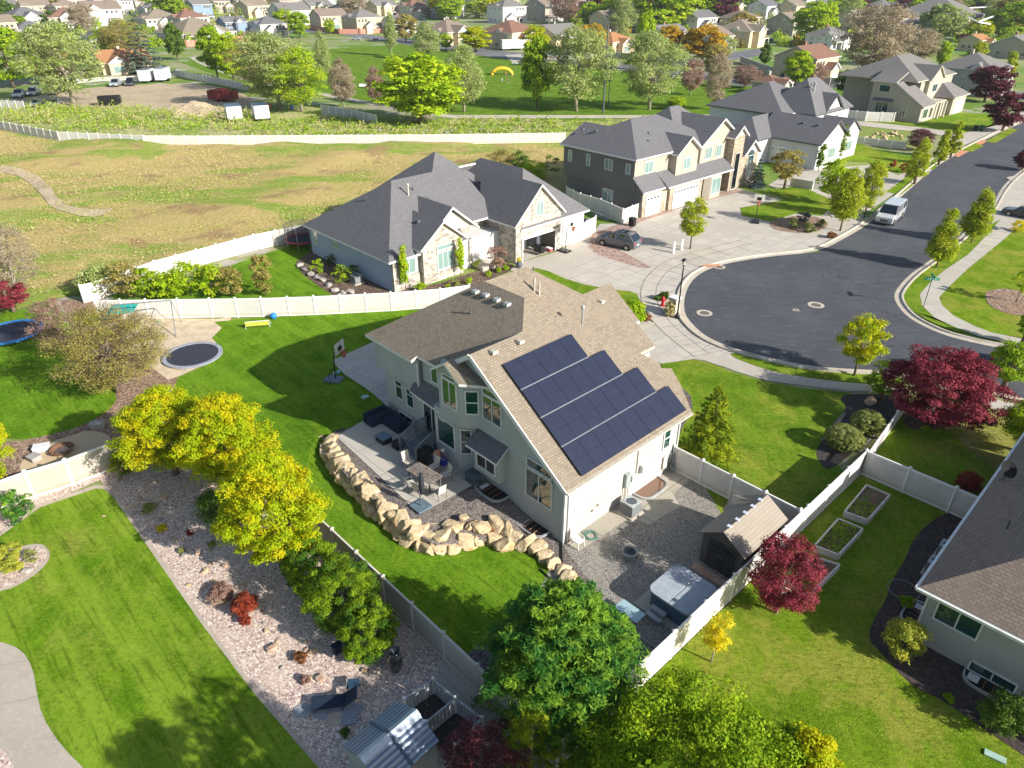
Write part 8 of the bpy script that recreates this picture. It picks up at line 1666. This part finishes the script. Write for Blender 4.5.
# park things
def person_fig(label,p,rz,pose,shirt,trouser,skin=(.45,.27,.18),s=1,hairc=(.05,.03,.02),cap=None):
    t=thing('person',label,'person',p,rz,None,s)
    def skinmesh(name,J,E,Rr,m,sub=1,root=0):
        me=bpy.data.meshes.new(name); me.from_pydata([Vector(j) for j in J],E,[]); o=bpy.data.objects.new(name,me); COL.objects.link(o); md=o.modifiers.new('k','SKIN'); md.use_smooth_shade=True
        for i,v in enumerate(me.skin_vertices[0].data): v.radius=(Rr[i],Rr[i]); v.use_root=(i==root)
        sb=o.modifiers.new('s','SUBSURF'); sb.levels=sub; sb.render_levels=sub
        dg=bpy.context.evaluated_depsgraph_get(); m2=bpy.data.meshes.new_from_object(o.evaluated_get(dg)); bpy.data.objects.remove(o); m2.materials.clear(); m2.materials.append(m); m2.name=name; return link(name,m2,t)
    sk=plain('skin_tone',skin,.6)
    J=pose; names=list(J); ix={n:i for i,n in enumerate(names)}; rad=dict(pelvis=.15,belly=.14,chest=.165,neck=.06,head=.10,top=.09,hipL=.10,hipR=.10,kneeL=.065,kneeR=.065,ankL=.045,ankR=.045,toeL=.035,toeR=.035,shL=.065,shR=.065,elL=.042,elR=.042,wrL=.03,wrR=.03,haL=.035,haR=.035)
    Eg=[('pelvis','belly'),('belly','chest'),('chest','neck'),('neck','head'),('head','top')]
    for q in 'LR': Eg+=[('pelvis','hip'+q),('hip'+q,'knee'+q),('knee'+q,'ank'+q),('ank'+q,'toe'+q),('chest','sh'+q),('sh'+q,'el'+q),('el'+q,'wr'+q),('wr'+q,'ha'+q)]
    skinmesh('body',[J[n] for n in names],[(ix[a],ix[b]) for a,b in Eg],[rad[n] for n in names],sk,1,ix['pelvis'])
    def sub_(nm,ns,eg,k,m):
        ii={n:i for i,n in enumerate(ns)}; skinmesh(nm,[J[n] for n in ns],[(ii[a],ii[b]) for a,b in eg],[rad[n]*k+.012 for n in ns],m,1,0)
    sub_('shirt',['belly','chest','shL','shR','elL','elR'],[('belly','chest'),('chest','shL'),('chest','shR'),('shL','elL'),('shR','elR')],1.08,plain('shirt_%d'%(shirt[0]*900+shirt[2]*99),shirt,.8)); sub_('trousers',['pelvis','hipL','hipR','kneeL','kneeR'],[('pelvis','hipL'),('pelvis','hipR'),('hipL','kneeL'),('hipR','kneeR')],1.1,plain('trousers_%d'%(trouser[2]*900),trouser,.8))
    hd=Vector(J['head'])*.4+Vector(J['top'])*.6; mb=MB(); mb.lathe([(.0,-.02),(.108,0),(.105,.06),(.06,.12),(0,.13)],hd,12); mb.build('cap' if cap else 'hair',plain('cap_white',(.7,.7,.7)) if cap else plain('hair_dark',hairc),t,smooth=True)
    for q in 'LR':
        w_=Vector(J['wr'+q]); hh=Vector(J['ha'+q]); d=(hh-w_).normalized(); sd=d.cross(Vector((0,0,1))); sd=sd.normalized() if sd.length>.1 else Vector((1,0,0)); mb=MB()
        for k,(o_,l_) in enumerate(((-.03,.07),(-.01,.085),(.01,.08),(.03,.06))): mb.tube([hh+sd*o_,hh+sd*o_+d*l_],[.009,.007],5)
        mb.tube([w_+d*.02+sd*.03,w_+d*.06+sd*.065],[.010,.008],5); mb.build('fingers',sk,t)
    return t
stand=dict(pelvis=(0,0,.95),belly=(0,0,1.12),chest=(0,0,1.34),neck=(0,0,1.5),head=(0,-.01,1.60),top=(0,-.01,1.70),hipL=(.11,0,.88),hipR=(-.11,0,.88),kneeL=(.12,-.03,.5),kneeR=(-.12,.04,.5),ankL=(.12,0,.08),ankR=(-.12,.08,.08),toeL=(.13,-.16,.04),toeR=(-.13,-.08,.04),shL=(.19,0,1.42),shR=(-.19,0,1.42),elL=(.26,.02,1.14),elR=(-.26,.02,1.14),wrL=(.28,-.08,.9),wrR=(-.27,-.08,.9),haL=(.28,-.11,.83),haR=(-.27,-.11,.83))
bend=dict(pelvis=(0,.12,.86),belly=(0,0,1.0),chest=(0,-.22,1.12),neck=(0,-.36,1.18),head=(0,-.45,1.20),top=(0,-.53,1.24),hipL=(.11,.10,.80),hipR=(-.11,.10,.80),kneeL=(.14,-.06,.45),kneeR=(-.14,-.04,.45),ankL=(.13,.06,.08),ankR=(-.13,.08,.08),toeL=(.14,-.1,.04),toeR=(-.14,-.08,.04),shL=(.18,-.26,1.15),shR=(-.18,-.26,1.15),elL=(.26,-.42,.95),elR=(-.26,-.36,.93),wrL=(.2,-.56,.78),wrR=(-.2,-.5,.74),haL=(.18,-.62,.74),haR=(-.18,-.56,.70))
person_fig('person in a salmon shirt and purple shorts bending over beside the covered grill',pt(436,466),PA+R(125),bend,(.62,.20,.13),(.10,.06,.22),cap=True)
mb=MB(); mb.box((0,0,.2),(.5,.35,.4)); tag(mb.build('cooler_bag',plain('royal_blue',(.02,.05,.42),.6),None,pt(443,464),PA,bevel=.05),'royal blue bag beside the bending person','bag')
for l,x,y,sh,tr in (('person in white standing on the park lawn near the bare trees',728,105,(.7,.7,.72),(.5,.5,.52)),('person in yellow standing left of the one in white',720,102,(.7,.5,.05),(.3,.25,.1)),('child in red beside the yellow play tunnel',506,77,(.6,.05,.04),(.1,.1,.2)),('child in dark clothes right of the yellow play tunnel',512,78,(.05,.07,.2),(.05,.05,.1)),('child in pale blue farther down the park lawn',502,83,(.4,.6,.75),(.2,.3,.5)),('child in black beside the child in pale blue',508,83,(.05,.05,.06),(.03,.03,.04))):
    person_fig(l,at(x,y),R(x%90),stand,sh,tr,s=1.0 if 'person' in l else .8)
def tunnel():
    t=thing('play_tunnel','yellow inflatable play arch on the park lawn','play arch',at(502,75)); mb=MB(); mb.tube([(3.0*math.cos(a),0,1.8*math.sin(a)) for a in [PI*i/12 for i in range(13)]],.45,8); mb.tube([(3.0*math.cos(a),1.5,1.8*math.sin(a)) for a in [PI*i/12 for i in range(13)]],.45,8); mb.build('arch',plain('inflatable_yellow',(.75,.50,.03),.5),t)
tunnel()
def bench(label,x,y):
    t=thing('park_bench',label,'bench',at(x,y)); mb=MB(); mb.box((0,0,.45),(2,.5,.08)); mb.build('seat',M_white,t); mb=MB(); mb.box((0,.25,.75),(2,.06,.5)); mb.build('backrest',M_white,t); mb=MB()
    for s_ in(-.8,.8): mb.box((s_,0,.22),(.08,.45,.44))
    mb.build('leg',M_dgrey,t)
bench('pale bench on the park lawn beside the thin bare sapling',363,88)
def beams():
    t=thing('roof_truss','white beam frame on the grey hall roof at the top right','beam frame',at(965,30,8)); L=[at(945,9,9),at(1008,6,9),at(975,5,11),at(978,22,9),at(990,24,7.5),at(950,10,9),at(1012,9,9)]; L=[p-t.location for p in L]; mb=MB(); mb.bar(L[0],L[1],.7,.5); mb.bar(L[5],L[3],.6,.5); mb.bar(L[3],L[4],.6,.5); mb.bar(L[3],L[6],.6,.5); mb.build('beam',M_white,t)
beams()

# ------------------------------------------------------------------ air
def haze():
    mb=MB(); mb.b2((-900,-60,-2),(900,1400,60)); n=NT('pale_air'); n.t.nodes.remove(n.b); v=n.n('VolumePrincipled'); v.inputs['Color'].default_value=(.80,.88,1,1); v.inputs['Density'].default_value=.00009; v.inputs['Anisotropy'].default_value=.1; n.l(v.outputs[0],n.o.inputs['Volume'])
    o=mb.build('haze',n.m); o['kind']='stuff'; o['label']='thin pale haze over the distant houses'
haze()
